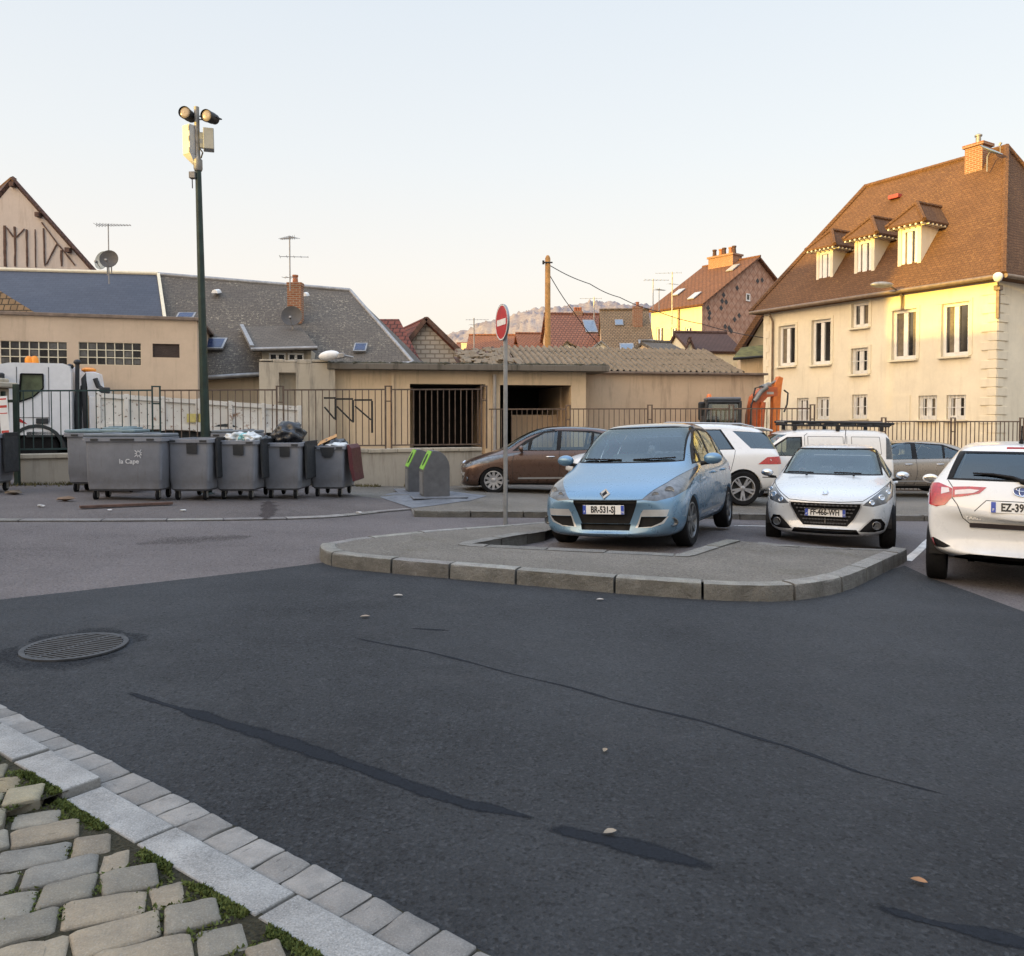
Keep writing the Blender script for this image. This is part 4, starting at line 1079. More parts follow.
# ------------------------------------------------------------------ slate roofed terrace on the left
def slate_terrace():
    Yr0, Yr1, Ye = 29.0, 31.0, 25.5
    t = thing('slate_house', 'long low house with a brownish slate roof, a shed dormer and a brick chimney', 'house', V((-8, 26, 0)))
    rl, rr = P(158, 274.5, Yr0 + .3), P(350, 290.5, Yr1); el, er = P(166, 378, Ye - 1.0), P(413, 362, Ye + .6)
    el2 = P(160, 378, Ye - 1)
    # main slope, fine grid with slight sag
    mb = MB(); n, m_ = 26, 14; g = []
    e0, e1 = P(152, 380, 24.3), P(413, 362.5, Ye + .6)
    for j in range(m_ + 1):
        row = []
        for i in range(n + 1):
            p = e0.lerp(e1, i / n).lerp(rl.lerp(rr, i / n), j / m_)
            p.z += .05 * noise.noise(V((p.x * .5, p.z * .8, 3))); row.append(mb.bm.verts.new(p))
        g.append(row)
    for a, b in zip(g, g[1:]):
        for i in range(n): mb.face([a[i], a[i + 1], b[i + 1], b[i]])
    bk0, bk1 = V((rl.x - 1, rl.y + 5, e0.z)), V((rr.x + 3, rr.y + 5, e1.z))
    mb.poly([rl, rr, bk1, bk0]); mb.poly([rr, e1, bk1])
    mb.poly([e0, e1, V((e1.x, e1.y, e1.z - .12)), V((e0.x, e0.y, e0.z - .12))])
    roof = mb.build('roof', M_slate_brown, t, smooth=30)
    mb = MB(); mb.tube([rl, rr], .09, 8); mb.tube([rr, e1], .07, 8); mb.build('ridge_tiles', M_zinc, roof, smooth=50)
    mb = MB(); a = P(152, 380, 24.6); b = P(413, 363.5, Ye + .9); mb.prism([a - V((0, 0, .12)), b - V((0, 0, .12)), V((b.x, b.y, -.6)), V((a.x, a.y, -.6))], (-.6, 4.2, 0)); mb.build('wall', M_tan, t)
    mb = MB(); mb.tube([e0 + V((0, -.08, -.05)), e0.lerp(e1, .41) + V((0, -.08, -.05))], .07, 8); mb.tube([e0.lerp(e1, .62) + V((0, -.08, -.02)), e1 + V((0, -.08, -.02))], .06, 8); mb.build('gutter', M_zinc, t, smooth=50)
    # shed dormer
    a, b = P(258, 348.5, 24.6), P(316, 347, 24.9); c, d = P(300, 325.5, 27.3), P(243, 326.5, 27.0)
    mb = MB(); slab(mb, [a + V((-.1, -.25, -.03)), b + V((.1, -.25, -.03)), c, d], .1); dm = mb.build('dormer', M_slate_brown, t)
    f0, f1 = P(262, 349.5, 24.75), P(311, 348.5, 24.95); zb = P(262, 365, 24.75).z
    Mf = frame(V((f0.x, f0.y, 0)), V((f1.x - f0.x, f1.y - f0.y, 0))); LL = (V((f1.x, f1.y)) - V((f0.x, f0.y))).length
    hs = [(.2, LL * .48, zb + .12, f0.z - .1), (LL * .52, LL - .22, zb + .12, f0.z - .1)]
    mb = MB(); wall_holes(mb, Mf, LL, zb - .1, f0.z, hs, .1)
    mb.poly(T(Mf, (0, 0, zb - .1), (0, 2.0, f0.z), (0, 0, f0.z))); mb.poly(T(Mf, (LL, 0, zb - .1), (LL, 2.0, f0.z), (LL, 0, f0.z))); mb.build('dormer_front', M_ruin, dm)
    for h in hs: window(dm, Mf, *h, d=.08, sill=False, leaves=2, curtain=0, fw=.05)
    mb = MB(); mb.tube([a + V((-.12, -.3, -.05)), b + V((.12, -.3, -.05))], .055, 8); mb.beam(d + V((-.05, 0, .03)), a + V((-.1, -.25, .03)), .12, .1); mb.build('dormer_gutter', M_zinc, dm, smooth=40)
    # chimney
    ch = chimney('chimney', 286.5, 301.5, 282, 309, 27.8, M_brick, parent=t, pots=1)
    # roof windows and roof vents
    def rw(x0, x1, y0, y1, Y, nm='roof_window'):
        A_, B_ = P(x0, y1, Y), P(x1, y1, Y + .15); s_ = (rl.z - e0.z) / (rl.y - e0.y); hgt = (y1 - y0) * Y / FPX
        dy = hgt / (s_ - 0) * 1.0; u = V((0, dy, hgt)); nrm = V((0, -hgt, dy)).normalized()
        mb = MB(); mb.prism([A_, B_, B_ + u, A_ + u], nrm * .07); f = mb.build(nm, M_zinc, t); mb = MB(); ce = (A_ + B_ + u + u * 0) / 2; ce = (A_ + B_ + A_ + B_ + u * 2) / 4
        q = [A_, B_, B_ + u, A_ + u]; mb.prism([ce + (p - ce) * .8 + nrm * .072 for p in q], nrm * .005); mb.build('pane', M_skyl2, f)
    M_skyl2 = plain('blue_skylight', (.03, .045, .10), .25, .0, var=.3)
    rw(203, 223, 338, 350, 25.6); rw(176, 194, 313, 319, 26.8); rw(353, 366, 343.5, 352.5, 26.3)
    for x, y, Y in ((215.5, 293, 28.6), (304.5, 296, 29.0)):
        q = P(x, y, Y); mb = MB(); mb.prism([q + V((-.11, -.1, -.02)), q + V((.11, -.1, -.02)), q + V((.08, -.1, .07)), q + V((0, -.1, .11)), q + V((-.08, -.1, .07))], (0, .4, .08)); mb.build('roof_vent', M_white, t)
    # ------- neighbour with the blue slate slope
    t2 = thing('blue_slate_house', 'house with a smooth blue grey slate roof behind the flat roofed building', 'house', V((-18, 26, 0)))
    p = [P(-160, 266, 27.5), P(158, 274.5, Yr0 + .25), P(166, 330, 26.2), P(-160, 330, 24)]
    mb = MB(); slab(mb, p, .12); slab(mb, [p[0], p[1], p[1] + V((-.5, 5, -3.2)), p[0] + V((-.5, 5, -3.2))], .12); mb.build('roof', M_slate_blue, t2)
    mb = MB(); mb.prism([p[3] + V((0, .4, -.1)), p[2] + V((-.1, .4, -.1)), V((p[2].x - .1, p[2].y + .4, -.4)), V((p[3].x, p[3].y + .4, -.4))], (0, 3.5, 0)); mb.build('wall', M_beige, t2)
    mb = MB(); mb.beam(p[1] + V((.02, -.02, .03)), p[2] + V((.02, -.02, .03)), .1, .06); mb.tube([p[0] + V((0, 0, .03)), p[1] + V((0, 0, .03))], .07, 8); mb.build('flashing', M_trim, t2)
    # brown pantile roof corner in front of it
    t3 = thing('pantile_lean_to', 'corner of a brown pantile roof at the far left above the flat roofed building', 'outbuilding', V((-15, 24, 0)))
    a, b, c = P(-60, 254, 24.6), P(40, 315.5, 23.8), P(-60, 315.5, 23.8)
    mb = MB(); slab(mb, [a, b, c], .1); mb.build('roof', M_tile_old, t3)
    mb = MB(); mb.prism([c + V((0, .1, -.05)), b + V((-.2, .1, -.05)), V((b.x - .2, b.y + .1, .0)), V((c.x, c.y + .1, 0))], (-.3, .5, 0)); mb.build('wall', M_beige, t3)
    for k in range(9): pass
slate_terrace()
antenna(290, 236, 282, 27.6, 'tall two boom aerial strapped to the brick chimney of the slate house', [(.96, .9, 8, 2.6), (.55, 1.3, 5, .2), (.1, .5, 3, 2.9)], .022)
antenna(109, 224, 275, 27.0, 'aerial with one long boom on a mast beside the two dishes', [(.98, 1.5, 12, .12)], .018)
dish(103.5, 261, 27.1, .32, 'pale dish half hidden behind the dark dish on the blue slate ridge', plain('dish_pale', (.30, .33, .32), .5), (-.35, -.9, .2))
dish(109.5, 259.5, 26.7, .30, 'dark grey dish in front of the pale dish on the blue slate ridge', plain('dish_dark', (.07, .065, .062), .6), (.1, -1, .2))
dish(292, 316.5, 26.6, .34, 'dark dish at the foot of the brick chimney on the slate house', plain('dish_dark', (.07, .065, .062), .6), (.1, -1, .25))
antenna(474, 318, 352, 57, 'distant aerial above the far pale house left of the no entry sign', [(.95, 2.2, 7, .1), (.8, 1.2, 4, .5)], .05)
antenna(594, 297, 316, 54, 'short aerial on the pinkish red roof near the chimney', [(.92, 2.0, 5, 3.0)], .04)
antenna(653, 279, 306, 47, 'aerial standing left of the yellow house with a long flat boom', [(.96, 2.0, 7, .15)], .03)
antenna(672, 272, 320, 55, 'tall aerial against the brown roof of the yellow house', [(.98, 2.4, 7, 2.9), (.75, 1.2, 5, .6)], .04)
antenna(659, 288, 306, 47, 'small bushy aerial between two taller ones left of the yellow house', [(.9, 1.0, 9, .6)], .025)

# ------------------------------------------------------------------ half timbered gable
def timber_house():
    Y = 35.0; ap = P(14.5, 180, Y); rb = P(100, 276, Y); lb = V((2 * ap.x - rb.x, Y, rb.z))
    t = thing('timbered_house', 'tall plastered gable with exposed dark timbers rising behind the blue slate roof', 'house', V((ap.x, Y, 0)))
    mb = MB(); mb.prism([V((lb.x, Y, 0)), V((rb.x, Y, 0)), rb, ap, lb], (-7, 7, 0)); mb.build('gable_wall', M_plast, t)
    mb = MB(); o = V((0, -.1, .14)); d = (rb - ap).normalized() * .5; dl = V((-d.x, 0, d.z)); dp = V((-7, 7, 0))
    slab(mb, [ap + o, rb + d + o, rb + d + dp, ap + dp + V((0, 0, .12))], .13); slab(mb, [lb + dl + o, ap + o, ap + dp + V((0, 0, .12)), lb + dl + dp], .18); mb.build('roof', M_tile_dark, t)
    def bar(x0, y0, x1, y1, wd):
        a, b = P(x0 / 6.375, 170 + y0 / 6.375, Y), P(x1 / 6.375, 170 + y1 / 6.375, Y)
        a.y = b.y = Y - .015; L_ = (b - a).length; u = (b - a) / L_; s_ = V((-u.z, 0, u.x)); n = 9; ptsA, ptsB = [], []
        for i in range(n + 1):
            q = a + u * L_ * i / n; ptsA.append(q + s_ * wd * .62 * (.5 + .35 * noise.noise(q * 3))); ptsB.append(q - s_ * wd * .62 * (.5 + .35 * noise.noise(q * 3 + V((9, 0, 0)))))
        mb = MB()
        for i in range(n): mb.prism([ptsA[i], ptsA[i + 1], ptsB[i + 1], ptsB[i]], (0, -.04, 0))
        mb.build('timber', M_timber, t)
    for b in ((32, 355, 36, 615, .17), (97, 362, 100, 615, .12), (172, 380, 176, 618, .10), (226, 380, 230, 622, .05), (280, 372, 288, 612, .09), (392, 512, 396, 614, .12), (45, 368, 86, 425, .08), (108, 430, 158, 376, .06),
              (268, 335, 370, 470, .08), (370, 470, 480, 608, .08), (298, 603, 366, 470, .07)): bar(*b)
    mb = MB()
    for x, y in ((92, 98), (255, 290), (445, 515)):
        q = P(x / 6.375, 170 + y / 6.375, Y); mb.box((q.x, Y - .1, q.z), (.19, .3, .19))
    mb.build('purlin_ends', M_timber, t)
M_plast = render_wall('old_plaster', (.58, .50, .44), stain=(.25, .18, .12), stain_amt=.5)
timber_house()

# ------------------------------------------------------------------ flat roofed building with glass blocks
def flat_building():
    a = P(-120, 318, 20.5); b = P(197, 320, 22.6); a.z = b.z = 0; M = frame(a, b - a); L = (b - a).length; zt = zat(320, 22.4); 
    t = thing('flat_roof_building', 'beige flat roofed building with glass block windows behind the white truck', 'building', a)
    H = []
    for x0, x1, y0, y1 in ((-60, 67, 340.5, 364), (78.5, 141, 342.5, 365), (152.5, 179.5, 343.8, 357.5)):
        H.append((lhit(M, x0, 350).x, lhit(M, x1, 350).x, lhit(M, (x0 + x1) / 2, y1).z, lhit(M, (x0 + x1) / 2, y0).z))
    mb = MB(); wall_holes(mb, M, L, -.3, zt, H, .2); mb.poly(T(M, (L, 0, -.3), (L, 7, -.3), (L, 7, zt), (L, 0, zt))); mb.poly(T(M, (0, 0, zt - .02), (L, 0, zt - .02), (L, 7, zt - .02), (0, 7, zt - .02)))
    mb.build('wall', M_beige, t)
    mb = MB(); mb.box((L / 2, .12, zt + .045), (L + .16, .4, .09), M, .01); mb.box((L - .05, 3.5, zt + .044), (.36, 6.6, .088), M, .01); mb.build('coping', M_copper, t)
    for i, h in enumerate(H[:2]):
        nx = max(2, round((h[1] - h[0]) / .2337)); nz = 3; mb = MB(); cw, chh = (h[1] - h[0]) / nx, (h[3] - h[2]) / nz
        for k in range(nx + 1): mb.box((h[0] + k * cw, .04, (h[2] + h[3]) / 2), (.022, .03, h[3] - h[2]), M)
        for k in range(nz + 1): mb.box(((h[0] + h[1]) / 2, .041, h[2] + k * chh), (h[1] - h[0], .03, .022), M)
        f = mb.build('window', M_trim, t)
        mb = MB(); CLx = 0
        for ix in range(nx):
            for iz in range(nz):
                x, z = h[0] + (ix + .5) * cw, h[2] + (iz + .5) * chh
                mb.box((x, .075, z), (cw - .024, .06, chh - .024), M, .02, rnd.choice((0, 0, 1, 2)))
        mb.build('glass_blocks', [M_gb1, M_gb2, M_gb3], f)
    h = H[2]; mb = MB()
    for k in range(9): mb.box(((h[0] + h[1]) / 2, .08, h[2] + (h[3] - h[2]) * (k + .5) / 9), (h[1] - h[0], .05, (h[3] - h[2]) / 9 * .8), M @ Matrix.Identity(4))
    mb.build('louvre', plain('louvre_brown', (.06, .04, .032), .7), t)
M_copper = plain('brown_coping', (.20, .15, .115), .6, .3, var=.3)
M_gb1 = plain('glass_block', (.045, .042, .04), .12, var=.4, scale=8, spec=.7); M_gb2 = plain('glass_block_pale', (.10, .095, .088), .18, var=.4, scale=8, spec=.7); M_gb3 = plain('glass_block_dark', (.022, .02, .02), .1, var=.4, scale=8, spec=.7)
flat_building()

# ------------------------------------------------------------------ ruined wall and garage
def garage():
    # old grey wall stub
    t = thing('ruined_wall', 'stained grey wall stub with a niche below the shed dormer', 'wall', V((P(260, 450, 22.6).x, 22.6, 0)))
    a, b = P(259, 362, 22.4), P(335, 362, 22.9); zt = a.z; a.z = b.z = 0; M = frame(a, b - a); L = (b - a).length
    u0, u1 = lhit(M, 279, 390).x, lhit(M, 296, 390).x; mb = MB()
    wall_holes(mb, M, L, -.4, zt, [(u0, u1, .4, zt - .28)], .35); mb.poly(T(M, (u0, .35, .4), (u1, .35, .4), (u1, .35, zt - .28), (u0, .35, zt - .28)))
    mb.poly(T(M, (0, 0, zt), (L, 0, zt), (L, .5, zt), (0, .5, zt))); mb.poly(T(M, (0, .5, -.4), (0, 0, -.4), (0, 0, zt), (0, .5, zt))); mb.poly(T(M, (L, 0, -.4), (L, .5, -.4), (L, .5, zt), (L, 0, zt)))
    mb.build('masonry', M_ruin, t)
    mb = MB()
    x = 0
    while x < L - .2:
        w_ = rnd.uniform(.2, .5); w_ = min(w_, L - x); mb.box((x + w_ / 2, .24, zt + rnd.uniform(.02, .06)), (w_ - .02, .5, rnd.uniform(.05, .12)), M, .015); x += w_
    mb.build('coping', M_ruin, t)
    # garage
    t = thing('garage', 'low rendered garage with two open dark bays and a thin concrete roof', 'garage', V((P(440, 450, 23.6).x, 23.6, 0)))
    a, b = P(330, 372, 23.2), P(586, 372, 24.4); zt = zat(371, 23.8); a.z = b.z = 0; M = frame(a, b - a); L = (b - a).length
    H = [(lhit(M, 410, 420).x, lhit(M, 485.5, 420).x, -.2, lhit(M, 450, 384).z), (lhit(M, 500, 420).x, lhit(M, 571, 420).x, .1, lhit(M, 535, 385).z)]
    u_s = lhit(M, 391, 400).x
    mb = MB(); wall_holes(mb, M, L, -.6, zt, H, .3)
    # bay interiors
    for h in H:
        a0, b0, c0, d0 = h
        mb.poly(T(M, (a0, 4, -.6), (b0, 4, -.6), (b0, 4, d0), (a0, 4, d0)), 1); mb.poly(T(M, (a0, .3, d0), (b0, .3, d0), (b0, 4, d0), (a0, 4, d0)), 1)
        mb.poly(T(M, (a0, .3, -.6), (a0, 4, -.6), (a0, 4, d0), (a0, .3, d0)), 1); mb.poly(T(M, (b0, .3, -.6), (b0, 4, -.6), (b0, 4, d0), (b0, .3, d0)), 2)
    mb.poly(T(M, (L, 0, -.6), (L, 4.5, -.6), (L, 4.5, zt), (L, 0, zt)))
    mb.box((u_s + .04, -.03, (zt - .6) / 2), (.09, .08, zt + .6), M)
    mb.build('wall', [M_tan, M_dkwall, M_shedw], t)
    # partition and junk seen in the right bay
    h = H[1]; mb = MB(); mb.box((h[0] + (h[1] - h[0]) * .62, 1.6, .75), ((h[1] - h[0]) * .7, .12, 1.9), M); mb.build('partition', M_shedw, t)
    mb = MB(); x0 = lhit(M, 328, 366).x; x1 = lhit(M, 606, 368).x
    mb.box(((x0 + x1) / 2, 1.9, zt + .09), (x1 - x0, 4.6, .18), M, .02); rs = mb.build('roof', M_slabc, t)
    mb = MB()
    for k in range(70):
        x = x0 + (x1 - x0) * (k + .5) / 70; s_ = rnd.uniform(.03, .07)
        mb.blob((x, -.3 + rnd.uniform(-.03, .05), zt + .18), (s_ * 2.2, s_ * 1.3, s_), 1, .4, M, k)
    mb.build('roof_moss', M_mossd, rs, smooth=60)
    mb = MB(); u = lhit(M, 494, 420).x; mb.tube(T(M, (u, -.1, zt - .1), (u, -.1, -.5)), .055, 8)
    for z in (.6, 1.6): mb.lathe([(.07, z), (.07, z + .06)], 8, M @ Matrix.Translation((u, -.1, 0)))
    mb.build('downpipe', M_pipe, t, smooth=50)
    # horizontal lamp head laid on the wall top
    q = P(331, 356, 22.7); lt = thing('lantern_head', 'white street lamp head sticking up on the wall left of the garage roof', 'street lamp', q)
    mb = MB(); Mx = Matrix.Translation(q) @ Matrix.Rotation(R(-8), 4, 'Y')
    mb.blob((-.05, 0, .02), (.30, .16, .14), 3, 0, Mx); mb.build('lamp_head', M_white, lt, smooth=60)
    mb = MB(); mb.box((.26, 0, -.03), (.25, .14, .14), Mx, .02); mb.tube([Mx @ V((.35, 0, -.03)), Mx @ V((.6, .1, -.12))], .03, 8); mb.build('lamp_neck', M_zinc, lt)
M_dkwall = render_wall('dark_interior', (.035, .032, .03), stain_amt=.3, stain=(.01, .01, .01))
M_slabc = render_wall('weathered_slab', (.17, .15, .125), stain=(.03, .03, .022), stain_amt=.95, bump=.7)
M_mossd = plain('dark_moss', (.045, .042, .025), .95, var=.5, scale=5)
M_pipe = plain('grey_pipe', (.34, .31, .28), .5, var=.15)
M_irong = plain('grey_iron', (.05, .047, .045), .55, .4, var=.3)
garage()

# ------------------------------------------------------------------ long shed with corrugated roof
def shed():
    a, b = P(560, 374, 25.5), P(764, 374.5, 27.0); zt = zat(374, 26.2); a.z = b.z = 0; M = frame(a, b - a); L = (b - a).length
    t = thing('long_shed', 'long rendered shed wall under a mossy corrugated sheet roof', 'shed', V((a.x, a.y, -1)))
    mb = MB(); mb.prism(T(M, (0, 0, -1), (L, 0, -1), (L, 0, zt), (0, 0, zt)), M.to_3x3() @ V((0, 4.5, 0))); mb.build('wall', M_shedw, t)
    mb = MB(); mb.box((L / 2, -.05, zt + .03), (L + .1, .3, .07), M, .01); mb.build('eaves_band', M_copper, t)
    # corrugated sheets in lapped courses
    x0 = lhit(M, 522, 374).x; x1 = L - .75; D = 3.0; zr = P(620, 349.5, 26.2 + D).z + .02
    mb = MB(); nx = int((x1 - x0) / .042); courses = 4
    for c in range(courses):
        g = []
        for j in range(4):
            y = D * (c + j / 3 * 1.06) / courses; row = []
            for i in range(nx + 1):
                x = x0 + (x1 - x0) * i / nx; z = zt + .06 + (zr - zt - .06) * (y / D) + .062 * math.cos(2 * math.pi * x / .21) + .014 * (1 - j / 3) - .01
                z += .05 * noise.noise(V((x * .5, y, 0))) + .02 * noise.noise(V((int(x / .9) * 1.7, c * 3.1, 0)))
                row.append(mb.bm.verts.new(M @ V((x + (y - D) * .0, y - .12, z))))
            g.append(row)
        for p, q in zip(g, g[1:]):
            for i in range(nx): mb.face([p[i], p[i + 1], q[i + 1], q[i]])
    r = mb.build('roof', M_fibre, t, smooth=60)
    mb = MB(); mb.poly(T(M, (x0, D, zr - .1), (x1, D, zr - .1), (x1, D * 1.8, zt), (x0, D * 1.8, zt))); mb.poly(T(M, (x1, 0, zt), (x1, D, zr - .05), (x1, D * 1.8, zt))); mb.build('back_slope', M_fibre, r)
    # broken tile heap on the left end of the roof
    t2 = thing('broken_roof', 'broken roof end of slipped tiles and bare laths behind the no entry sign', 'roof', M @ V((x0, 1, zt)))
    mb = MB()
    for k in range(150):
        x = x0 - rnd.uniform(0, 1.0) ** .9 * 1.75; y = rnd.uniform(.3, 2.6); z = zt + .25 + (zr - zt - .25) * (y / 3.0) * (1 - .12 * (x0 - x)) + rnd.uniform(-.05, .05)
        mb.box((0, 0, 0), (.2, .34, .025), M @ Matrix.Translation((x, y, z)) @ Matrix.Rotation(R(22) + rnd.gauss(0, .18), 4, 'X') @ Matrix.Rotation(rnd.gauss(0, .25), 4, 'Z') @ Matrix.Rotation(rnd.gauss(0, .15), 4, 'Y'))
    mb.build('slipped_tiles', M_fibre, t2)
    mb = MB()
    for k in range(6):
        x = x0 - .1 - k * .32; mb.beam(M @ V((x, .1, zt + .12)), M @ V((x, 2.8, zr - .04 - .03 * k)), .07, .1)
    for k in range(5): mb.beam(M @ V((x0 - 1.8, .3 + k * .6, zt + .2 + k * .17)), M @ V((x0, .3 + k * .6, zt + .22 + k * .18)), .04, .04)
    mb.build('laths', M_timber, t2)
    mb = MB(); mb.prism(T(M, (x0 - 1.75, .2, zt - .1), (x0 - .02, .2, zt - .1), (x0 - .02, 2.9, zr - .3), (x0 - 1.75, 2.9, zr - .4)), (0, 0, -.05)); mb.build('sarking', M_timber, t2)
shed()

# ------------------------------------------------------------------ hill and trees
def hill():
    t_ = NT('hazy_wood'); w_ = t_.n('ShaderNodeNewGeometry').outputs['Position']
    c = t_.ramp(t_.noise(w_, .03, 8, .75), .35, .65, (.25, .225, .225), (.34, .31, .305)); c = t_.mix(t_.ramp(t_.noise(w_, .35, 5, .8), .42, .68), c, (.19, .155, .175))  # distance haze is mixed into the wood's grey-mauve colour
    t_.principled(c, 1, 0, None, 0, 0); m = t_.m
    prof = [(-420, 430), (150, 412), (300, 400), (366, 372), (400, 358), (440, 342), (487, 327), (512, 319.5), (535, 313), (578, 306.5), (620, 307), (680, 309), (760, 312), (900, 330), (1200, 340), (1700, 390)]
    xs = np.linspace(-500, 1750, 900); Y0 = 520
    hz = np.interp(xs, [p[0] for p in prof], [p[1] for p in prof]); mb = MB(); rows = []
    for j in range(30):
        f = j / 29; row = []
        for x, y in zip(xs, hz):
            q = P(x, y, Y0); h = (q.z + 12) * math.sin(min(1, f) * math.pi / 2) - 12
            X = q.x * (1 - .25 * (1 - f)); Yp = Y0 - 180 * (1 - f)
            h += (5.5 * noise.noise(V((X * .02, Yp * .02, 0))) + 3.0 * noise.noise(V((X * .09, Yp * .09, 5))) + 2.6 * abs(noise.noise(V((X * .3, Yp * .2, 5)))) + 2.2 * noise.noise(V((X * .8, Yp * .2, 5)))) * min(1, f * 3)
            row.append(mb.bm.verts.new((X, Yp, h)))
        rows.append(row)
    for a, b in zip(rows, rows[1:]):
        for i in range(len(xs) - 1): mb.face([a[i], a[i + 1], b[i + 1], b[i]])
    tag(mb.build('hill', m, smooth=80), kind='structure')
hill()
def bare_tree(px, py0, py1, Y, label, col, spread=.5, seed=1):
    rr = random.Random(seed); base = P(px, py1, Y); top = P(px, py0, Y); H = top.z - base.z + 2.5; base.z -= 2.5
    t = thing('bare_tree', label, 'tree', base, 0, 'bare winter trees beyond the roofs'); mt_ = MB(); mc = MB()
    def branch(p, d, L, r, lev, mbx):
        q = p + d * L; mid = p + d * L * .5 + V((rr.gauss(0, .06), rr.gauss(0, .06), 0)) * L
        mbx.tube([p, mid, q], [r, r * .8, r * .6], 5 if lev < 2 else 3, caps=False)
        if lev == 5: return
        for k in range(3 if lev < 4 else 4):
            nd = (d + V((rr.gauss(0, spread), rr.gauss(0, spread), rr.gauss(.12, .25)))).normalized(); branch(p + d * L * rr.uniform(.55, 1), nd, L * rr.uniform(.6, .8), r * .58, lev + 1, mc)
    branch(base, V((0, 0, 1)), H * .33, H * .022, 0, mt_)
    mt_.build('trunk', M_bark, t); mc.build('crown', plain('twigs_' + str(seed), col, .95, var=.3), t)
M_bark = plain('bark', (.10, .075, .06), .95, var=.4)
bare_tree(648, 304, 330, 62, 'reddish bare tree showing between the old tile roof and the yellow house', (.24, .12, .085), .55, 4)
bare_tree(662, 308, 330, 75, 'smaller reddish bare tree close to the left wall of the yellow house', (.22, .115, .085), .55, 9)
# ------------------------------------------------------------------ unseen house row behind the camera, added and sized to shade the square
def shading_row():
    pr = V((SH.y, -SH.x, 0)); base = SH * 23
    for k, (off, L, h, zr_, col) in enumerate(((-45, 15, 6.4, 9.3, M_beige), (-29.99, 12.97, 6.4, 9.3, M_cream), (-17, 14.98, 6.4, 9.3, M_tan), (-2, 10.5, 6.4, 9.25, M_beige), (8.52, 8.65, 6.4, 9.2, M_cream),
                                              (17.2, 14.1, 8.9, 12.9, M_tan), (31.3, 16, 10, 14.2, M_beige))):
        o = base + pr * off; M = frame(V((o.x, o.y, 0)) , pr); 
        # facade looks at the square: local y must point away from it
        if (M.to_3x3() @ V((0, 1, 0))).dot(SH) < 0: M = frame(V((o.x, o.y, 0)) + pr * L, -pr)
        lab = ('unseen beige house at the southern end of the shading row added behind the viewpoint', 'unseen cream house second from the southern end of the shading row added behind the viewpoint', 'unseen tan house south of the middle in the shading row added behind the viewpoint',
               'unseen beige house at the middle of the shading row added behind the viewpoint', 'unseen narrow cream house north of the middle in the shading row added behind the viewpoint', 'unseen tall tan house of the shading row added behind the viewpoint', 'unseen tall beige house at the northern end of the shading row added behind the viewpoint')[k]
        t = thing('shading_house', lab, 'house', V((o.x, o.y, 0)))
        H = [(u, u + 1.0, z, z + 1.6) for u in np.arange(min(1.2, L * .3), max(L - 2, 1), 2.6) for z in (1.0, 4.1)]
        H = [(float(a), float(b), c, d) for a, b, c, d in H]
        gabled(t, M, L, 7, -.5, h, zr_ - .15, col, M_slate_grey, .0, H)
        for a, b, c, d in H:
            mb = MB(); mg = MB()
            mg.poly(T(M, (a, .16, c), (b, .16, c), (b, .16, d), (a, .16, d)))
            mb.box(((a + b) / 2, .12, (c + d) / 2), (.07, .05, d - c), M); mb.box(((a + b) / 2, .12, d - .03), (b - a, .05, .06), M); mb.box(((a + b) / 2, .12, c + .03), (b - a, .05, .06), M)
            mg.build('pane', M_glassw, mb.build('window', M_white, t))
shading_row()
# ------------------------------------------------------------------ street furniture
M_green = plain('dark_green_paint', (.013, .030, .024), .45, .2, var=.35)
M_rail = plain('brown_rail', (.13, .09, .066), .65, .3, var=.4)
M_railg = plain('green_rail', (.022, .045, .042), .55, .2, var=.35)
M_alu = plain('galvanised', (.27, .28, .29), .42, .6, var=.2)
M_red = plain('sign_red', (.42, .018, .02), .35, var=.12)
M_signw = plain('sign_white', (.75, .74, .72), .4, var=.06)
_t = NT('bin_grey'); _c = _t.coords(); _m = _t.n('ShaderNodeMapping'); _m.inputs['Scale'].default_value = (4, 4, .7); _t.l(_c, _m.inputs[0])
_k = _t.ramp(_t.noise(_c, 2.2, 6, .65), .3, .7, (.165, .175, .20), (.22, .232, .26)); _k = _t.mix(_t.ramp(_t.noise(_m.outputs[0], 3.5, 6, .75), .55, .75, (0,) * 3, (.55,) * 3), _k, (.12, .115, .11)); _k = _t.mix(_t.ramp(_t.noise(_c, 30, 5, .8), .63, .7, (0,) * 3, (.4,) * 3), _k, (.40, .41, .43))
_z = _t.n('ShaderNodeSeparateXYZ'); _t.l(_c, _z.inputs[0]); _k = _t.mix(_t.math('MULTIPLY', _t.ramp(_z.outputs[2], .2, .55, (1,) * 3, (0,) * 3), _t.ramp(_t.noise(_c, 6, 5, .7), .35, .7, (.1,) * 3, (.7,) * 3)), _k, (.10, .09, .08))
_t.principled(_k, .5, 0, _t.bump(_t.noise(_c, 40, 3), .06, .01), 0, .4); M_bin = _t.m
M_bind = plain('bin_dark', (.022, .024, .027), .6, var=.3)
M_binlid = plain('bin_lid', (.13, .15, .17), .5, var=.2)
M_binbl = plain('bin_lid_blue', (.15, .215, .235), .5, var=.2)
M_maroon = plain('maroon_lid', (.075, .012, .02), .5, var=.25)
M_rubber = plain('rubber', (.010, .010, .011), .8, var=.3, spec=.15)
M_castor = plain('castor_metal', (.23, .22, .20), .5, .4, var=.3)
M_logo = plain('logo_white', (.55, .56, .58), .6, var=.05)

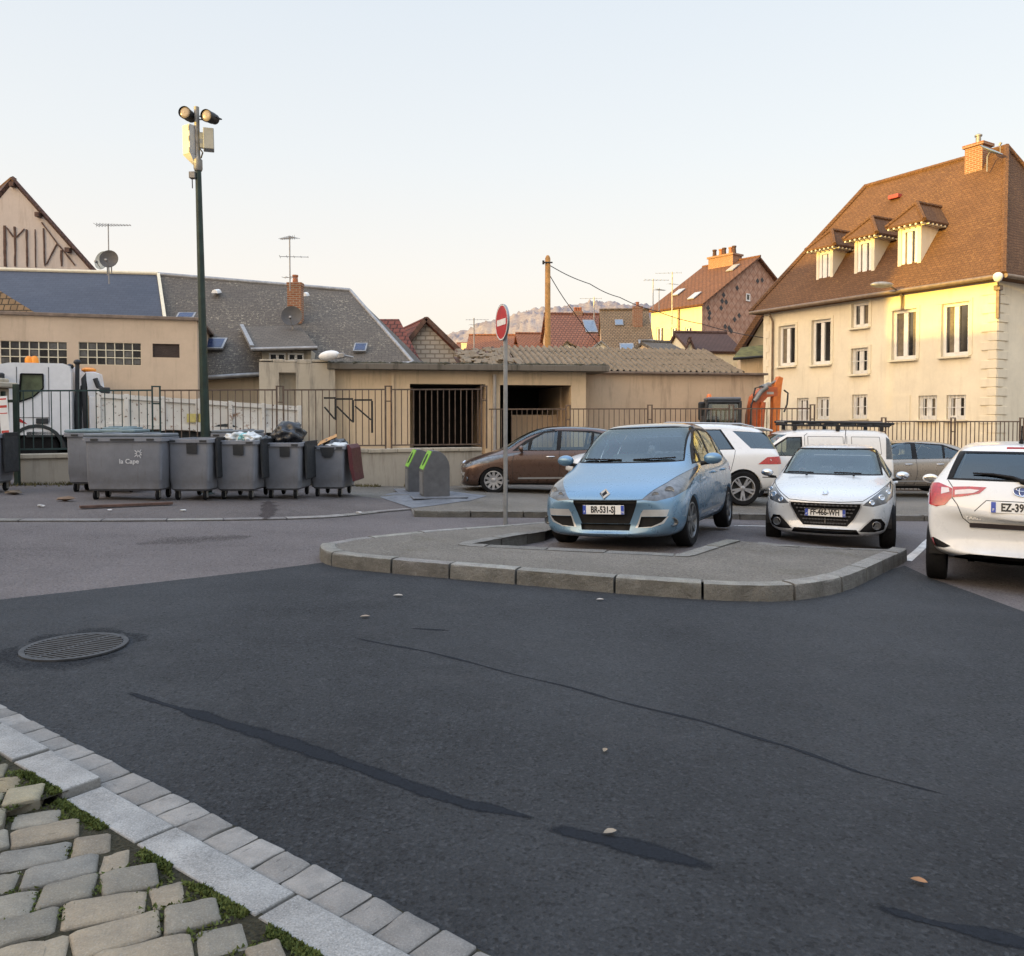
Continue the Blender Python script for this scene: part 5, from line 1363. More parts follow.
def fence(name, label, p, q, ztop, zbot, npan, nbar, mats, post_raise=.12, post_w=.17, zsplit=None, green_until=0):
    """barred panels between double frame posts, p to q are ground points (XY)"""
    p, q = V((p[0], p[1], 0)), V((q[0], q[1], 0)); M = frame(p, q - p); L = (q - p).length; t = thing(name, label, 'fence', V((p.x, p.y, zbot(0))))
    pl = L / npan
    for k in range(npan):
        a, b = k * pl + post_w / 2, (k + 1) * pl - post_w / 2; u0, u1 = k / npan, (k + 1) / npan
        m = mats[0] if k < green_until else mats[1]
        zt = lambda s: ztop(u0 + (u1 - u0) * s); zb = lambda s: zbot(u0 + (u1 - u0) * s) + .1
        mb = MB(); mb.beam(M @ V((a, 0, zt(0))), M @ V((b, 0, zt(1))), .04, .035); mb.beam(M @ V((a, 0, zb(0))), M @ V((b, 0, zb(1))), .04, .035)
        for i in range(nbar):
            s = (i + .5) / nbar; x = a + (b - a) * s; mb.box((x, 0, (zt(s) + zb(s)) / 2), (.020, .020, zt(s) - zb(s) - .036), M)
        mb.build('railing_panel', m, t)
        if k < npan - 1 or True:
            mb = MB(); x = (k + 1) * pl; s = 1
            for d in (-post_w / 2 + .02, post_w / 2 - .02): mb.box((x + d, 0, (zt(1) + post_raise + zb(1) - .12) / 2), (.036, .04, zt(1) + post_raise - zb(1) + .12), M)
            mb.box((x, 0, zt(1) + post_raise + .016), (post_w, .04, .03), M); mb.box((x, 0, zt(1) - .3), (post_w - .08, .03, .03), M)
            mb.build('post', m, t)
    return t, M, L

# fence along the yard on the left: plinth wall and railings
F0 = P(14, 450, 16.8); F1 = P(484, 450, 22.0)
def plinth():
    p, q = V((F0.x, F0.y, 0)), V((F1.x - .12, F1.y, 0)); M = frame(p, q - p); L = (q - p).length
    t = thing('low_wall', 'low stained rendered wall with a mossy stone coping under the railings', 'wall', V((p.x, p.y, ground(p.x, p.y))))
    n = 40; mb = MB()
    mb.prism(T(M, (0, -.13, -.6), (L, -.13, -.6), (L, -.13, .70), (0, -.13, .74)), M.to_3x3() @ V((0, .26, 0))); mb.build('masonry', M_plinth, t)
    mb = MB(); x = 0
    while x < L:
        w_ = min(rnd.uniform(.7, 1.1), L - x); z = .74 - .04 * x / L
        mb.box((x + w_ / 2, 0, z + .05 + rnd.uniform(-.006, .006)), (w_ - .01, .36, .1), M, .018); x += w_
    mb.build('coping', M_ruin, t)
plinth()
fence('yard_fence', 'barred railings on the low wall behind the row of grey bins', F0, F1, lambda s: 2.17 + .22 * s, lambda s: .84 - .06 * s, 4, 15, [M_railg, M_rail], .07, .2, green_until=1)
Fa, Fb = P(486, 450, 22.7), P(812, 450, 22.9)
fence('car_park_fence', 'brown barred railings behind the parked brown car', Fa, Fb, lambda s: 1.85 + .02 * s, lambda s: -.35 - .2 * s, 4, 15, [M_rail, M_rail], .09, .16)
Fc, Fd = P(813.5, 450, 23.7), P(1090, 450, 24.0)
fence('house_fence', 'brown barred railings in front of the cream house, lower than the neighbouring run', Fc, Fd, lambda s: 1.50 - .01 * s, lambda s: -.6 - .15 * s, 4, 15, [M_rail, M_rail], .09, .16)
# gate pillar at the left edge
q = P(-6, 450, 16.6); t = thing('gate_pillar', 'stone gate pillar with a flat cap at the left edge', 'pillar', V((q.x, q.y, ground(q.x, q.y))))
mb = MB(); z0 = ground(q.x, q.y) - .2; zt = zat(388, 16.6); mb.box((q.x, q.y, (z0 + zt) / 2), (.42, .42, zt - z0), None, .02); mb.build('shaft', M_ruin, t)
mb = MB(); mb.box((q.x + .04, q.y, zt + .06), (.62, .6, .12), None, .03); mb.box((q.x, q.y, zt + .16), (.44, .42, .09), None, .03); mb.build('cap', M_ruin, t)
q = P(14, 450, 16.55); t = thing('gate_post', 'dark green steel gate post beside the stone pillar', 'post', V((q.x, q.y, .2)))
mb = MB(); mb.box((q.x + .06, q.y, 1.2), (.09, .09, 2.2), None, .005); mb.box((q.x - .2, q.y, 1.2), (.06, .07, 1.9), None, .005); mb.box((q.x - .07, q.y, 1.95), (.28, .05, .06)); mb.build('frame', M_green, t)
# notice board leaning on the gate
q = P(10.5, 450, 16.3); t = thing('notice_banner', 'narrow white banner with red blocks tied to the green gate post', 'banner', V((q.x, q.y, .7)))
mb = MB(); Mb = Matrix.Translation((q.x, q.y, 0)) @ Matrix.Rotation(R(-4), 4, 'Y'); z1, z0 = zat(396, 16.3), zat(453, 16.3)
mb.box((0, 0, (z0 + z1) / 2), (.18, .02, z1 - z0), Mb, .004); bo = mb.build('board', M_signw, t)
mb = MB()
for f, h in ((.95, .03), (.82, .05), (.70, .02), (.33, .16), (.2, .02)): mb.box((0, -.0115, z0 + (z1 - z0) * f), (.15, .003, h), Mb)
mb.build('red_print', plain('print_red', (.50, .06, .05), .6), t)

# ------------------------------------------------------------------ mast with floodlights
def mast():
    Y = 16.0; b = P(206.6, 450, Y); z0 = ground(b.x, b.y); zt = zat(160, Y)
    t = thing('camera_mast', 'tall dark green mast with two black floodlights and two equipment boxes at its top', 'lamp post', V((b.x, b.y, z0)))
    mb = MB(); mb.lathe([(.15, z0 - .1), (.15, z0 + .02), (.098, z0 + .05), (.090, z0 + 1.0), (.078, z0 + 3), (.058, zt - .25), (.056, zt)], 20, Matrix.Translation((b.x, b.y, 0))); mb.build('pole', M_green, t, smooth=40)
    W = lambda x, y, dy=0: P(x, y, Y + dy) - V((P(199, 165, Y).x - b.x, 0, 0))
    mb = MB(); mb.lathe([(.07, zat(171, Y)), (.085, zat(169, Y)), (.085, zat(160, Y)), (.05, zat(158, Y)), (.045, zat(150, Y)), (.05, zat(125, Y)), (.05, zat(107, Y))], 16, Matrix.Translation((b.x, b.y, 0))); mb.build('mast_head', M_castor, t, smooth=40)
    Mr = Matrix.Translation((b.x, b.y, 0)) @ Matrix.Rotation(R(-32), 4, 'Z')
    z1, z2 = zat(155, Y), zat(125.5, Y)
    mb = MB(); mb.box((-.13, -.08, (z1 + z2) / 2), (.22, .17, z2 - z1), Mr, .012); mb.prism(T(Mr, (-.24, -.16, z1), (-.02, -.16, z1), (-.02, -.04, z1 - .22), (-.06, -.04, z1 - .22)), Mr.to_3x3() @ V((0, .14, 0))); bx = mb.build('equipment_box', M_boxw, t)
    mb = MB()
    for f in (.12, .5, .85): mb.box((-.03, -.17, z1 + (z2 - z1) * f), (.03, .014, .09), Mr)
    mb.build('latch', M_castor, bx)
    mb = MB(); Mg = Matrix.Translation((b.x, b.y, 0)) @ Matrix.Rotation(R(20), 4, 'Z'); mb.box((.21, -.04, (zat(150, Y) + zat(129, Y)) / 2), (.2, .24, zat(129, Y) - zat(150, Y)), Mg, .012); mb.box((.09, 0, zat(140, Y)), (.1, .08, .3), Mg); mb.build('equipment_box', M_boxg, t)
    mb = MB(); q = W(197, 176); mb.box((b.x - .09, b.y - .05, zat(176, Y)), (.12, .12, .13), None, .01); mb.build('junction_box', M_castor, t)
    mb = MB(); mb.tube([(b.x + .07, b.y - .05, zat(150, Y)), (b.x + .13, b.y - .08, zat(154, Y)), (b.x + .08, b.y - .05, zat(159, Y))], .014, 6); mb.build('cable', M_iron, t); mb = MB(); mb.tube([(b.x - .1, b.y - .06, zat(179, Y)), (b.x - .1, b.y - .06, zat(189, Y))], .01, 6); mb.build('cable', M_iron, t)
    for fx, fy, bx_, by in ((186, 112, 194, 118), (207.5, 115.5, 217.5, 120)):
        a, c = W(fx, fy, -.18), W(bx_, by, .15); d = (c - a).normalized(); x = d.cross(V((0, 0, 1))).normalized(); y = x.cross(d)
        Ml = Matrix(((x.x, y.x, d.x, a.x), (x.y, y.y, d.y, a.y), (x.z, y.z, d.z, a.z), (0, 0, 0, 1))); Ln = (c - a).length
        mb = MB(); mb.lathe([(.112, .0), (.12, -.005), (.12, .05), (.112, .055), (.112, Ln * .62), (.1, Ln * .66), (.1, Ln * .92), (.07, Ln), (.01, Ln)], 22, Ml, cap=False); f = mb.build('floodlight', M_iron, t, smooth=40)
        mb = MB(); mb.lathe([(.004, .012), (.06, .014), (.105, .02), (.111, .03)], 22, Ml, cap=False); mb.build('lens', M_lens, f, smooth=60)
        mb = MB(); m_ = a.lerp(c, .5); mb.tube([m_ + x * .125, m_ + x * .13 - V((0, 0, .0)) + d * .18, V((b.x, b.y, m_.z - .03)), ], .012, 6); mb.tube([m_ - x * .125, m_ - x * .13 + d * .15, V((b.x, b.y, m_.z + .06))], .012, 6); mb.build('yoke', M_iron, f)
    t.rotation_euler.y = -.016
M_boxw = plain('box_cream', (.52, .51, .49), .5, var=.08); M_boxg = plain('box_grey', (.30, .31, .31), .5, var=.1)
M_lens = plain('lamp_lens', (.26, .22, .20), .15, var=.2, scale=20)
mast()

# ------------------------------------------------------------------ no entry sign
def sign():
    g = G(505.5, 523.5, .14); Y = g.y; t = thing('no_entry_sign', 'red no entry sign on a slim grey post on the island', 'road sign', g)
    zt = zat(309, Y); mb = MB(); mb.box((g.x, g.y, (g.z - .02 + zt) / 2), (.062, .062, zt - g.z + .02), None, .012); mb.box((g.x, g.y, zt + .004), (.066, .066, .012), None, .004); mb.build('post', M_alu, t)
    n = V((-.935, -.355, 0)).normalized(); x = n.cross(V((0, 0, 1))) * -1; c = V((g.x, g.y, zat(322.5, Y))) + n * .06
    M = Matrix(((x.x, 0, n.x, c.x), (x.y, 0, n.y, c.y), (0, 1, 0, c.z), (0, 0, 0, 1))); r = .262
    mb = MB(); mb.lathe([(r - .02, -.03), (r, -.028), (r + .003, -.01), (r + .003, .004), (r - .004, .006), (r - .008, .001), (.01, .001)], 48, M, cap=False); mb.lathe([(.01, -.012), (r - .02, -.012), (r - .02, -.03)], 48, M, cap=False); mb.build('sign_back', M_alu, t, smooth=40)
    mb = MB(); mb.lathe([(.004, .004), (r - .022, .004)], 48, M, cap=False); mb.build('sign_face', M_red, t)
    mb = MB(); mb.lathe([(r - .021, .0042), (r - .006, .0042)], 48, M, cap=False); mb.build('sign_rim', M_signw, t)
    mb = MB(); mb.box((0, 0, .006), (r * 1.42, .088, .002), M); mb.build('white_bar', M_signw, t)
    mb = MB()
    for dz in (-.13, .13): mb.box((g.x, g.y, c.z + dz), (.085, .085, .03), None, .004)
    mb.build('clamp', M_alu, t)
sign()

# ------------------------------------------------------------------ refuse bins
def bin_(name, label, px, py, w_, d_, h, rot=0, lid=None, lidmat=None, dark_patch=True, logo=False, group=None, Y=None, z=None, flap=None):
    """four wheeled refuse container; local x along its front, y backwards"""
    g = G(px, py, .02); g = V((g.x, g.y, ground(g.x, g.y) + .02))
    t = thing(name, label, 'bin', g, rot, group); M = Matrix.Identity(4)
    zb, zr = .19, h; tp = .055
    mb = MB()
    # tapered body with rounded corners, ribs at the foot and a stepped rim
    def ring(hw, hd, z, r=.06, n=4):
        out = []
        for cx, cy, a0 in ((hw - r, hd - r, 0), (-hw + r, hd - r, 90), (-hw + r, -hd + r, 180), (hw - r, -hd + r, 270)):
            for k in range(n + 1):
                a = R(a0 + 90 * k / n); out.append(mb.bm.verts.new((cx + r * math.cos(a), cy + d_ / 2 + r * math.sin(a), z)))
        return out
    hw, hd = w_ / 2, d_ / 2
    lv = [(hw - tp - .06, hd - tp - .06, zb - .02, .05), (hw - tp - .01, hd - tp - .01, zb + .02, .06), (hw - tp, hd - tp, zb + .16, .06), (hw - tp * .9, hd - tp * .9, zb + .17, .06), (hw - .04, hd - .04, zr - .12, .06), (hw - .038, hd - .038, zr - .075, .05),
          (hw, hd, zr - .07, .05), (hw, hd, zr - .005, .05), (hw - .006, hd - .006, zr, .05), (hw - .07, hd - .07, zr, .04), (hw - .075, hd - .075, zr - .25, .04), (hw - .08, hd - .08, zr - .5, .04)]
    rs = [ring(*l) for l in lv]
    for a, b in zip(rs, rs[1:]):
        for i in range(len(a)): mb.face([a[i], a[(i + 1) % len(a)], b[(i + 1) % len(a)], b[i]])
    mb.face(rs[0][::-1]); mb.face(rs[-1])
    mb.build('body', M_bin, t, smooth=35, local=True)
    mb = MB()
    for sx in (-1, 1): mb.box((sx * (hw - .13 if w_ < 1 else hw - .22), -.004, zr - .04), (.13, .014, .035), None, .004)
    if w_ > 1: mb.box((0, -.004, zr - .04), (.42, .014, .035), None, .004)
    mb.build('grip_recess', M_bind, t, local=True)
    if dark_patch:
        mb = MB()
        if dark_patch == 'pocket': mb.prism([(-.13, .005, zr - .03), (.17, .005, zr - .03), (.13, .012, zr - .2), (.08, .014, zr - .24), (-.03, .014, zr - .24), (-.09, .012, zr - .2)], (0, -.012, 0))
        else: mb.prism([(-.02, .005, zr - .085), (.17, .005, zr - .085), (.17, .02, zr - .27), (-.02, .02, zr - .27)], (0, -.012, 0))
        mb.build('lock_plate', M_bind, t, local=True)
    for sx in (-1, 1):
        for sy in (-1, 1):
            x, y = sx * (hw - .16), d_ / 2 + sy * (hd - .17); mb = MB()
            for dx in (-.035, .035): mb.box((x + dx, y, .115), (.008, .07, .13))
            mb.box((x, y, .185), (.09, .1, .016)); mb.tube([(x - .045, y, .09), (x + .045, y, .09)], .012, 8); wv = mb.build('castor', M_castor, t, local=True)
            mb = MB(); Mw = Matrix.Translation((x, y, .09)) @ Matrix.Rotation(R(90), 4, 'Y'); mb.lathe([(.03, -.024), (.078, -.024), (.09, -.016), (.09, .016), (.078, .024), (.03, .024)], 18, Mw); mb.build('wheel', M_rubber, wv, smooth=40, local=True)
    if lid == 'closed':
        mb = MB(); n = 12
        for k in range(n):
            a0, a1 = math.pi * k / n, math.pi * (k + 1) / n
            f = lambda a: (d_ / 2 - math.cos(a) * (hd - .02), zr + .006 + .16 * math.sin(a) ** .8)
            (y0, z0), (y1, z1) = f(a0), f(a1); mb.poly([(-hw + .02, y0, z0), (hw - .02, y0, z0), (hw - .02, y1, z1), (-hw + .02, y1, z1)])
        for s in (-1, 1): mb.poly([(s * (hw - .02), d_ / 2 - math.cos(math.pi * k / n) * (hd - .02), zr + .006 + .16 * math.sin(math.pi * k / n) ** .8) for k in range(n + 1)])
        mb.build('lid', lidmat or M_binlid, t, local=True, merge=.001, smooth=40)
    elif lid == 'flat':
        mb = MB(); mb.box((0, d_ / 2, zr + .035), (w_ - .02, d_ - .04, .06), None, .02)
        for sx in (-.25, .25): mb.box((sx * w_, d_ / 2, zr + .07), (.1, d_ * .7, .03), None, .01)
        mb.build('lid', lidmat or M_binlid, t, local=True)
    elif lid == 'side':
        # dark red lid hangs open; the others are slim black panels darkening the gaps
        mb = MB(); s = 1; k = 1 if lidmat is M_maroon else .18; pts = [(hw + .01, zr + .02), (hw + .05, zr + .03), (hw + .02 + .09 * k, zr - .05), (hw + .02 + .13 * k, zr - .45), (hw + .02 + .17 * k, zr - .72), (hw + .14 * k, zr - .74), (hw + .07 * k, zr - .45), (hw + .03 * k, zr - .06)]
        mb.prism([(x, .06 if k == 1 else .22, z) for x, z in pts], (0, d_ - .3, 0), bevel=.01); mb.build('lid', lidmat or M_bind, t, local=True)
    if logo:
        y = .034; Mt = Matrix.Translation((.10, y, zr - .43)) @ Matrix.Rotation(R(88.5), 4, 'X')
        mb = MB(); text_mb(mb, 'la Cape', .115, Mt, 'CENTER', .001, bold=.002); mb.build('lettering', M_logo, t, local=True)
        mb = MB(); 
        for k in range(9):
            a = 2 * math.pi * k / 9 + .3; r0, r1 = .03, (.09 if k % 2 else .065); c = V((.27, y - .006, zr - .29))
            u = V((math.cos(a), 0, math.sin(a))); s_ = V((-u.z, 0, u.x)) * .010
            mb.prism([c + u * r0 - s_, c + u * r1 - s_ * .4, c + u * r1 + s_ * .4, c + u * r0 + s_], (0, -.003, 0))
        mb.build('sun_emblem', M_logo, t, local=True)
    return t
BG = 'grey wheeled bins lined up along the yard wall'
bin_('refuse_bin', 'wide grey bin with white lettering and a sun emblem on its long front', 123, 501, 1.42, .8, 1.13, .03, 'flat', M_binlid, False, True, BG)
bin_('refuse_bin', 'grey bin half hidden behind the left end of the wide lettered bin', 100, 493, 1.37, .78, 1.16, .05, 'flat', M_binbl, False, False, BG)
bin_('refuse_bin', 'bin at the back whose pale flat lid just shows above the wide lettered bin', 117, 489, .62, .6, 1.2, .02, 'flat', M_binbl, False, False, BG)
bin_('refuse_bin', 'first narrow grey bin right of the wide lettered bin, nothing piled on it', 188, 501, .83, 1.3, 1.13, -.02, 'side', M_bind, True, False, BG)
b2 = bin_('refuse_bin', 'second narrow grey bin, heaped with white and pale blue rubbish bags', 234.5, 500.5, .83, 1.25, 1.12, .0, 'side', M_bind, True, False, BG)
b3 = bin_('refuse_bin', 'third narrow grey bin, with a big black sack lying on its rim', 281, 499.5, .80, 1.2, 1.10, .0, 'side', M_bind, True, False, BG)
b4 = bin_('refuse_bin', 'last narrow grey bin on the right, its dark red lid hanging down its side', 326.5, 497.5, .79, 1.1, 1.06, -.05, 'side', M_maroon, 'pocket', False, BG)
bin_('refuse_bin', 'grey bin in the back row between the foot of the mast and the heaped bin', 233, 491, .95, .7, 1.22, .0, 'flat', M_binlid, False, False, BG)
bin_('refuse_bin', 'grey bin cut by the left edge beside the gate pillar', -29, 494, .9, .8, 1.1, .1, 'side', M_bind, False, False, BG)
# rubbish
def bag(name, label, b, off, r, m, seed, jit=.5):
    c = V(b.location) + V(off); mb = MB(); mb.blob(c, r, 4, jit, None, seed, 2.1)
    for v in mb.bm.verts:
        n1 = noise.noise(v.co * 9 + V((seed, 0, 0))); v.co += (v.co - c).normalized() * (.035 * n1 + .03 * abs(noise.noise(v.co * 19)))
    return tag(mb.build(name, m, smooth=80), label, 'rubbish')
M_sack = plain('black_sack', (.02, .022, .027), .28, var=.4); M_wbag = plain('white_bag', (.55, .57, .57), .45, var=.2); M_tbag = plain('teal_bag', (.22, .45, .46), .45, var=.3)
bag('black_sack', 'big shiny black rubbish sack on the third narrow bin', b3, (.02, .5, 1.26), (.30, .27, .23), M_sack, 3, .3)
bag('white_bag', 'white rubbish bag on the left of the heaped bin', b2, (-.06, .3, 1.14), (.19, .2, .11), M_wbag, 11)
bag('white_bag', 'crumpled pale bag on the right of the heaped bin', b2, (.24, .28, 1.15), (.15, .2, .11), M_wbag, 17)
bag('teal_bag', 'small teal bag in the middle of the heaped bin', b2, (.1, .22, 1.15), (.09, .12, .09), M_tbag, 23)
bag('black_sack', 'small dark grey sack squeezed between the heaped bin and the black sack bin', b3, (-.42, .5, 1.08), (.16, .26, .14), M_sack, 31)
mb = MB(); c = V(b4.location) + V((-.1, .45, 1.12)); mb.prism([c + V((-.22, 0, -.1)), c + V((.2, .05, .1)), c + V((.16, .2, .16)), c + V((-.2, .25, .0))], (.02, -.03, .02), bevel=.006); tag(mb.build('cardboard_flap', plain('cardboard', (.42, .24, .10), .85)), 'torn brown cardboard flap sticking out of the last bin', 'cardboard')
bag('paper_waste', 'pale paper waste filling the last bin with the dark red lid', b4, (.16, .4, 1.04), (.22, .3, .08), M_wbag, 5)
bag('dark_waste', 'dark rubbish heap in the middle of the last bin', b4, (.05, .6, 1.07), (.22, .25, .12), M_sack, 41)
# plank and debris on the pavement
a, b = G(80, 509, .02), G(172, 505, .02); mb = MB(); mb.beam(a + V((0, 0, .035)), b + V((0, 0, .035)), .12, .04, .004); tag(mb.build('timber_plank', M_timber), 'old dark plank lying on the pavement in front of the wide bin', 'plank')
def scrap(px, py, s, col, label, nm='litter'):
    g = G(px, py, .03); mb = MB(); mb.blob(g + V((0, 0, s * .25)), (s, s * .6, s * .25), 2, .7, None, px); return tag(mb.build(nm, plain('scrap_' + str(px), col, .8), smooth=40), label, 'litter')
scrap(183, 511, .05, (.6, .6, .58), 'white scrap of paper on the pavement before the first narrow bin')
scrap(41, 506.5, .06, (.45, .44, .42), 'pale flat scrap on the pavement left of the plank')
scrap(110, 510.5, .04, (.5, .5, .5), 'tiny white scrap beside the plank')
scrap(359, 513, .05, (.55, .53, .5), 'white scrap near the start of the raised kerb')
scrap(14, 494, .16, (.12, .09, .06), 'dark clod of dirt at the foot of the low wall near the left edge')
scrap(65, 500.5, .14, (.16, .10, .06), 'brown leaf heap on the pavement left of the wide bin')
scrap(352, 486, .07, (.03, .03, .03), 'black scrap on the pavement between the last bin and the metal plates'); scrap(357, 483.5, .05, (.04, .04, .04), 'smaller black scrap behind the other black scrap near the metal plates')
scrap(386, 482, .09, (.5, .48, .44), 'pale scrap on the ground at the foot of the low wall near the green hatched columns')
# weeds along the wall foot
mb = MB(); rr = random.Random(8)
for k in range(2600):
    s = rr.random(); p = V((F0.x, F0.y, 0)).lerp(V((F1.x, F1.y, 0)), s); o_ = abs(rr.gauss(0, .22)); p += V((.38, -.92, 0)) * (.15 + o_)
    if noise.noise(V((p.x * .9, p.y * .9, 4))) < .0 and s > .25: continue
    z = ground(p.x, p.y) + .02; h = rr.uniform(.02, .09); a = rr.uniform(0, 6.3); w_ = rr.uniform(.008, .02)
    mb.poly([(p.x - math.cos(a) * w_, p.y - math.sin(a) * w_, z), (p.x + math.cos(a) * w_, p.y + math.sin(a) * w_, z), (p.x + rr.gauss(0, .03), p.y + rr.gauss(0, .03), z + h)])
tag(mb.build('weeds', M_weed := plain('weeds_brown', (.10, .085, .035), .9, var=.5)), kind='stuff')

# ------------------------------------------------------------------ underground waste columns
def column(px, py, label):
    g = G(px, py, .1); g.z = ground(g.x, g.y) + park_dz(g.x, g.y); Y = g.y; t = thing('waste_column', label, 'waste container', g, 0, 'two grey underground waste columns')
    z = lambda y: zat(y, Y) - g.z
    Mx = Matrix.Translation(g) @ Matrix.Rotation(R(14), 4, 'Z'); w_, dp = .56, .62
    H = .98; prof = [(0, 0), (w_, 0), (w_, H * .62)]
    for k in range(1, 9): a = math.pi / 2 * k / 8; prof.append((w_ - (1 - math.cos(a)) * w_ * .55, H * .62 + math.sin(a) * H * .38))
    prof += [(.20, H), (0, H * .58)]
    mb = MB(); mb.prism(T(Mx, *[(x - w_ / 2, -dp / 2, z_) for x, z_ in prof]), Mx.to_3x3() @ V((0, dp, 0)), bevel=.008); mb.build('column_body', M_colgrey, t)
    d = V((.20, 0, H * .42)); n = V((-d.z, 0, d.x)).normalized(); o = V((-w_ / 2, 0, H * .58)) + n * .006
    q = [o + d * .03 + V((0, -dp / 2 + .02, 0)), o + d * .03 + V((0, dp / 2 - .02, 0)), o + d * .97 + V((0, dp / 2 - .02, 0)), o + d * .97 + V((0, -dp / 2 + .02, 0))]
    mb = MB(); mb.prism(T(Mx, *q), Mx.to_3x3() @ n * .012); gp = mb.build('green_front', M_lime, t)
    ce = o + d * .5 + n * .014; mb = MB(); mb.prism(T(Mx, *[ce + d * (.3 * math.sin(2 * math.pi * k / 16)) + V((0, .09 * math.cos(2 * math.pi * k / 16), 0)) for k in range(16)]), Mx.to_3x3() @ n * .01); mb.build('slot', M_bind, gp)
    mb = MB(); mb.box((-w_ / 2 - .008, 0, H * .29), (.014, dp - .14, H * .48), Mx, .004); mb.build('service_door', plain('col_light', (.16, .165, .17), .5), t)
    mb = MB(); mb.box((.05, .0, .012), (1.15, 1.2, .022), Mx, .005); mb.build('base_plate', M_plate, t)
M_colgrey = plain('column_grey', (.085, .088, .095), .55, var=.2); M_lime = plain('lime_green', (.20, .48, .06), .45, var=.1)
M_plate = plain('metal_plate', (.17, .18, .20), .5, .4, var=.3)
column(434.5, 496, 'front grey waste column with a rounded back and a lime green slanted mouth')
column(419, 490.5, 'rear grey waste column with a lime green mouth, partly covered by the other')
sheet('metal_cover', [g2(380, 494, .1), g2(410, 486, .1), g2(487, 496, .1), g2(470, 501, .1), g2(412, 504, .1)], lambda x, y: park_dz(x, y) + .008, M_plate, .5)

# manhole grate set in the road
def grate():
    c = G(75, 648); t = thing('manhole_grate', 'round iron grate with diagonal bars set in the dark asphalt', 'manhole', c)
    r = .33; Mx = Matrix.Translation((c.x, c.y, c.z + .006))
    mb = MB(); mb.lathe([(r, .0), (r, .012), (r - .035, .012), (r - .035, -.004)], 40, Mx, cap=False); mb.build('frame', M_castiron, t)
    mb = MB(); n = 17
    for k in range(n):
        x = (k - (n - 1) / 2) * (2 * (r - .04) / n); hl = math.sqrt(max(0, (r - .035) ** 2 - x * x))
        M2 = Mx @ Matrix.Rotation(R(68), 4, 'Z'); mb.box((x, 0, .006), (.016, 2 * hl, .012), M2)
    mb.box((0, 0, .005), (2 * r - .08, .022, .01), Mx @ Matrix.Rotation(R(68), 4, 'Z')); mb.build('bars', M_castiron, t)
    mb = MB(); mb.lathe([(.01, -.001), (r - .03, -.001)], 40, Mx, cap=False); mb.build('pit', M_dark, t)
    return c, r
M_castiron = plain('cast_iron', (.05, .052, .056), .6, .35, var=.3, scale=12)
gc, gr = grate()
# rough collar of fresh asphalt round it
ragged([(gc.x + (gr + .07) * math.cos(a), gc.y + (gr + .07) * math.sin(a)) for a in np.linspace(0, 2 * math.pi, 60)], .10, 'asphalt_collar', .9, None, .0062, .45)

# ------------------------------------------------------------------ telegraph pole and wires
def tpole():
    Y = 30.5; b = P(547.7, 400, Y); zt = zat(255, Y); b.x = P(547.7, 300, Y).x
    t = thing('telegraph_pole', 'bare orange brown wooden telegraph pole rising behind the garage', 'pole', V((b.x, b.y, -.5)))
    mb = MB(); mb.lathe([(.135, -.5), (.125, 1), (.10, zt - .12), (.06, zt - .03), (.01, zt)], 16, Matrix.Translation((b.x, b.y, 0))); mb.build('pole', M_pole, t, smooth=50)
    mb = MB(); q = V((b.x, b.y - .1, zat(263, Y))); mb.box(q, (.36, .06, .05), None, .01); mb.box(q + V((-.17, -.02, .0)), (.08, .1, .14), None, .01); mb.build('bracket', M_iron, t)
    def wire(pts, label):
        mb = MB(); c = [P(*p) for p in pts]; n = 10; path = []
        for i in range(len(c) - 1):
            for k in range(n): path.append(c[i].lerp(c[i + 1], k / n) - V((0, 0, .06 * math.sin(math.pi * k / n))))
        mb.tube(path + [c[-1]], .017, 5); tag(mb.build('overhead_cable', M_iron), label, 'cable')
    wire([(549, 265, Y), (590, 284, 32), (620, 297.5, 33.5), (656, 311, 35), (702, 324, 36.5), (765, 338, 34.5)], 'long black cable sagging from the wooden pole to the cream house')
    wire([(549, 274, Y), (573, 311, 33), (600, 346, 36)], 'short steep cable from the wooden pole down behind the shed roof')
    a = P(678.5, 305, 40)
M_pole = plain('pole_wood', (.42, .22, .07), .8, var=.3, scale=4, bump=.4)
tpole()

# steel brackets hanging on the railings
for k, (x0, x1, y0, y1, lab) in enumerate(((324, 335.5, 398, 420, 'leftmost of three black steel brackets on the railings behind the bins'), (336.5, 353, 399, 422.5, 'middle one of three black steel brackets on the railings'), (354.5, 372, 400, 421, 'rightmost of three black steel brackets, with a long leg, on the railings'))):
    Y = 19.75 + .25 * k; A_, B_, C_ = P(x0, y0, Y), P(x1, y0, Y), P(x1, y1, Y); D_ = P(x0 + .5, y0 + 9 + k * -1.5, Y); B_.z = A_.z; C_.x = B_.x
    mb = MB(); w_ = .045; mb.beam(A_, B_, w_, w_); mb.beam(B_ - V((0, 0, .024)), C_ - V((0, 0, .3 if k == 2 else 0)), w_, w_); mb.beam(D_ + V((0, .0, 0)), C_ + V((-.03, .0, .03)), w_ * .8, w_ * .8)
    tag(mb.build('steel_bracket', M_rail if k == 9 else M_iron), lab, 'bracket', 'black steel brackets hung on the railings')

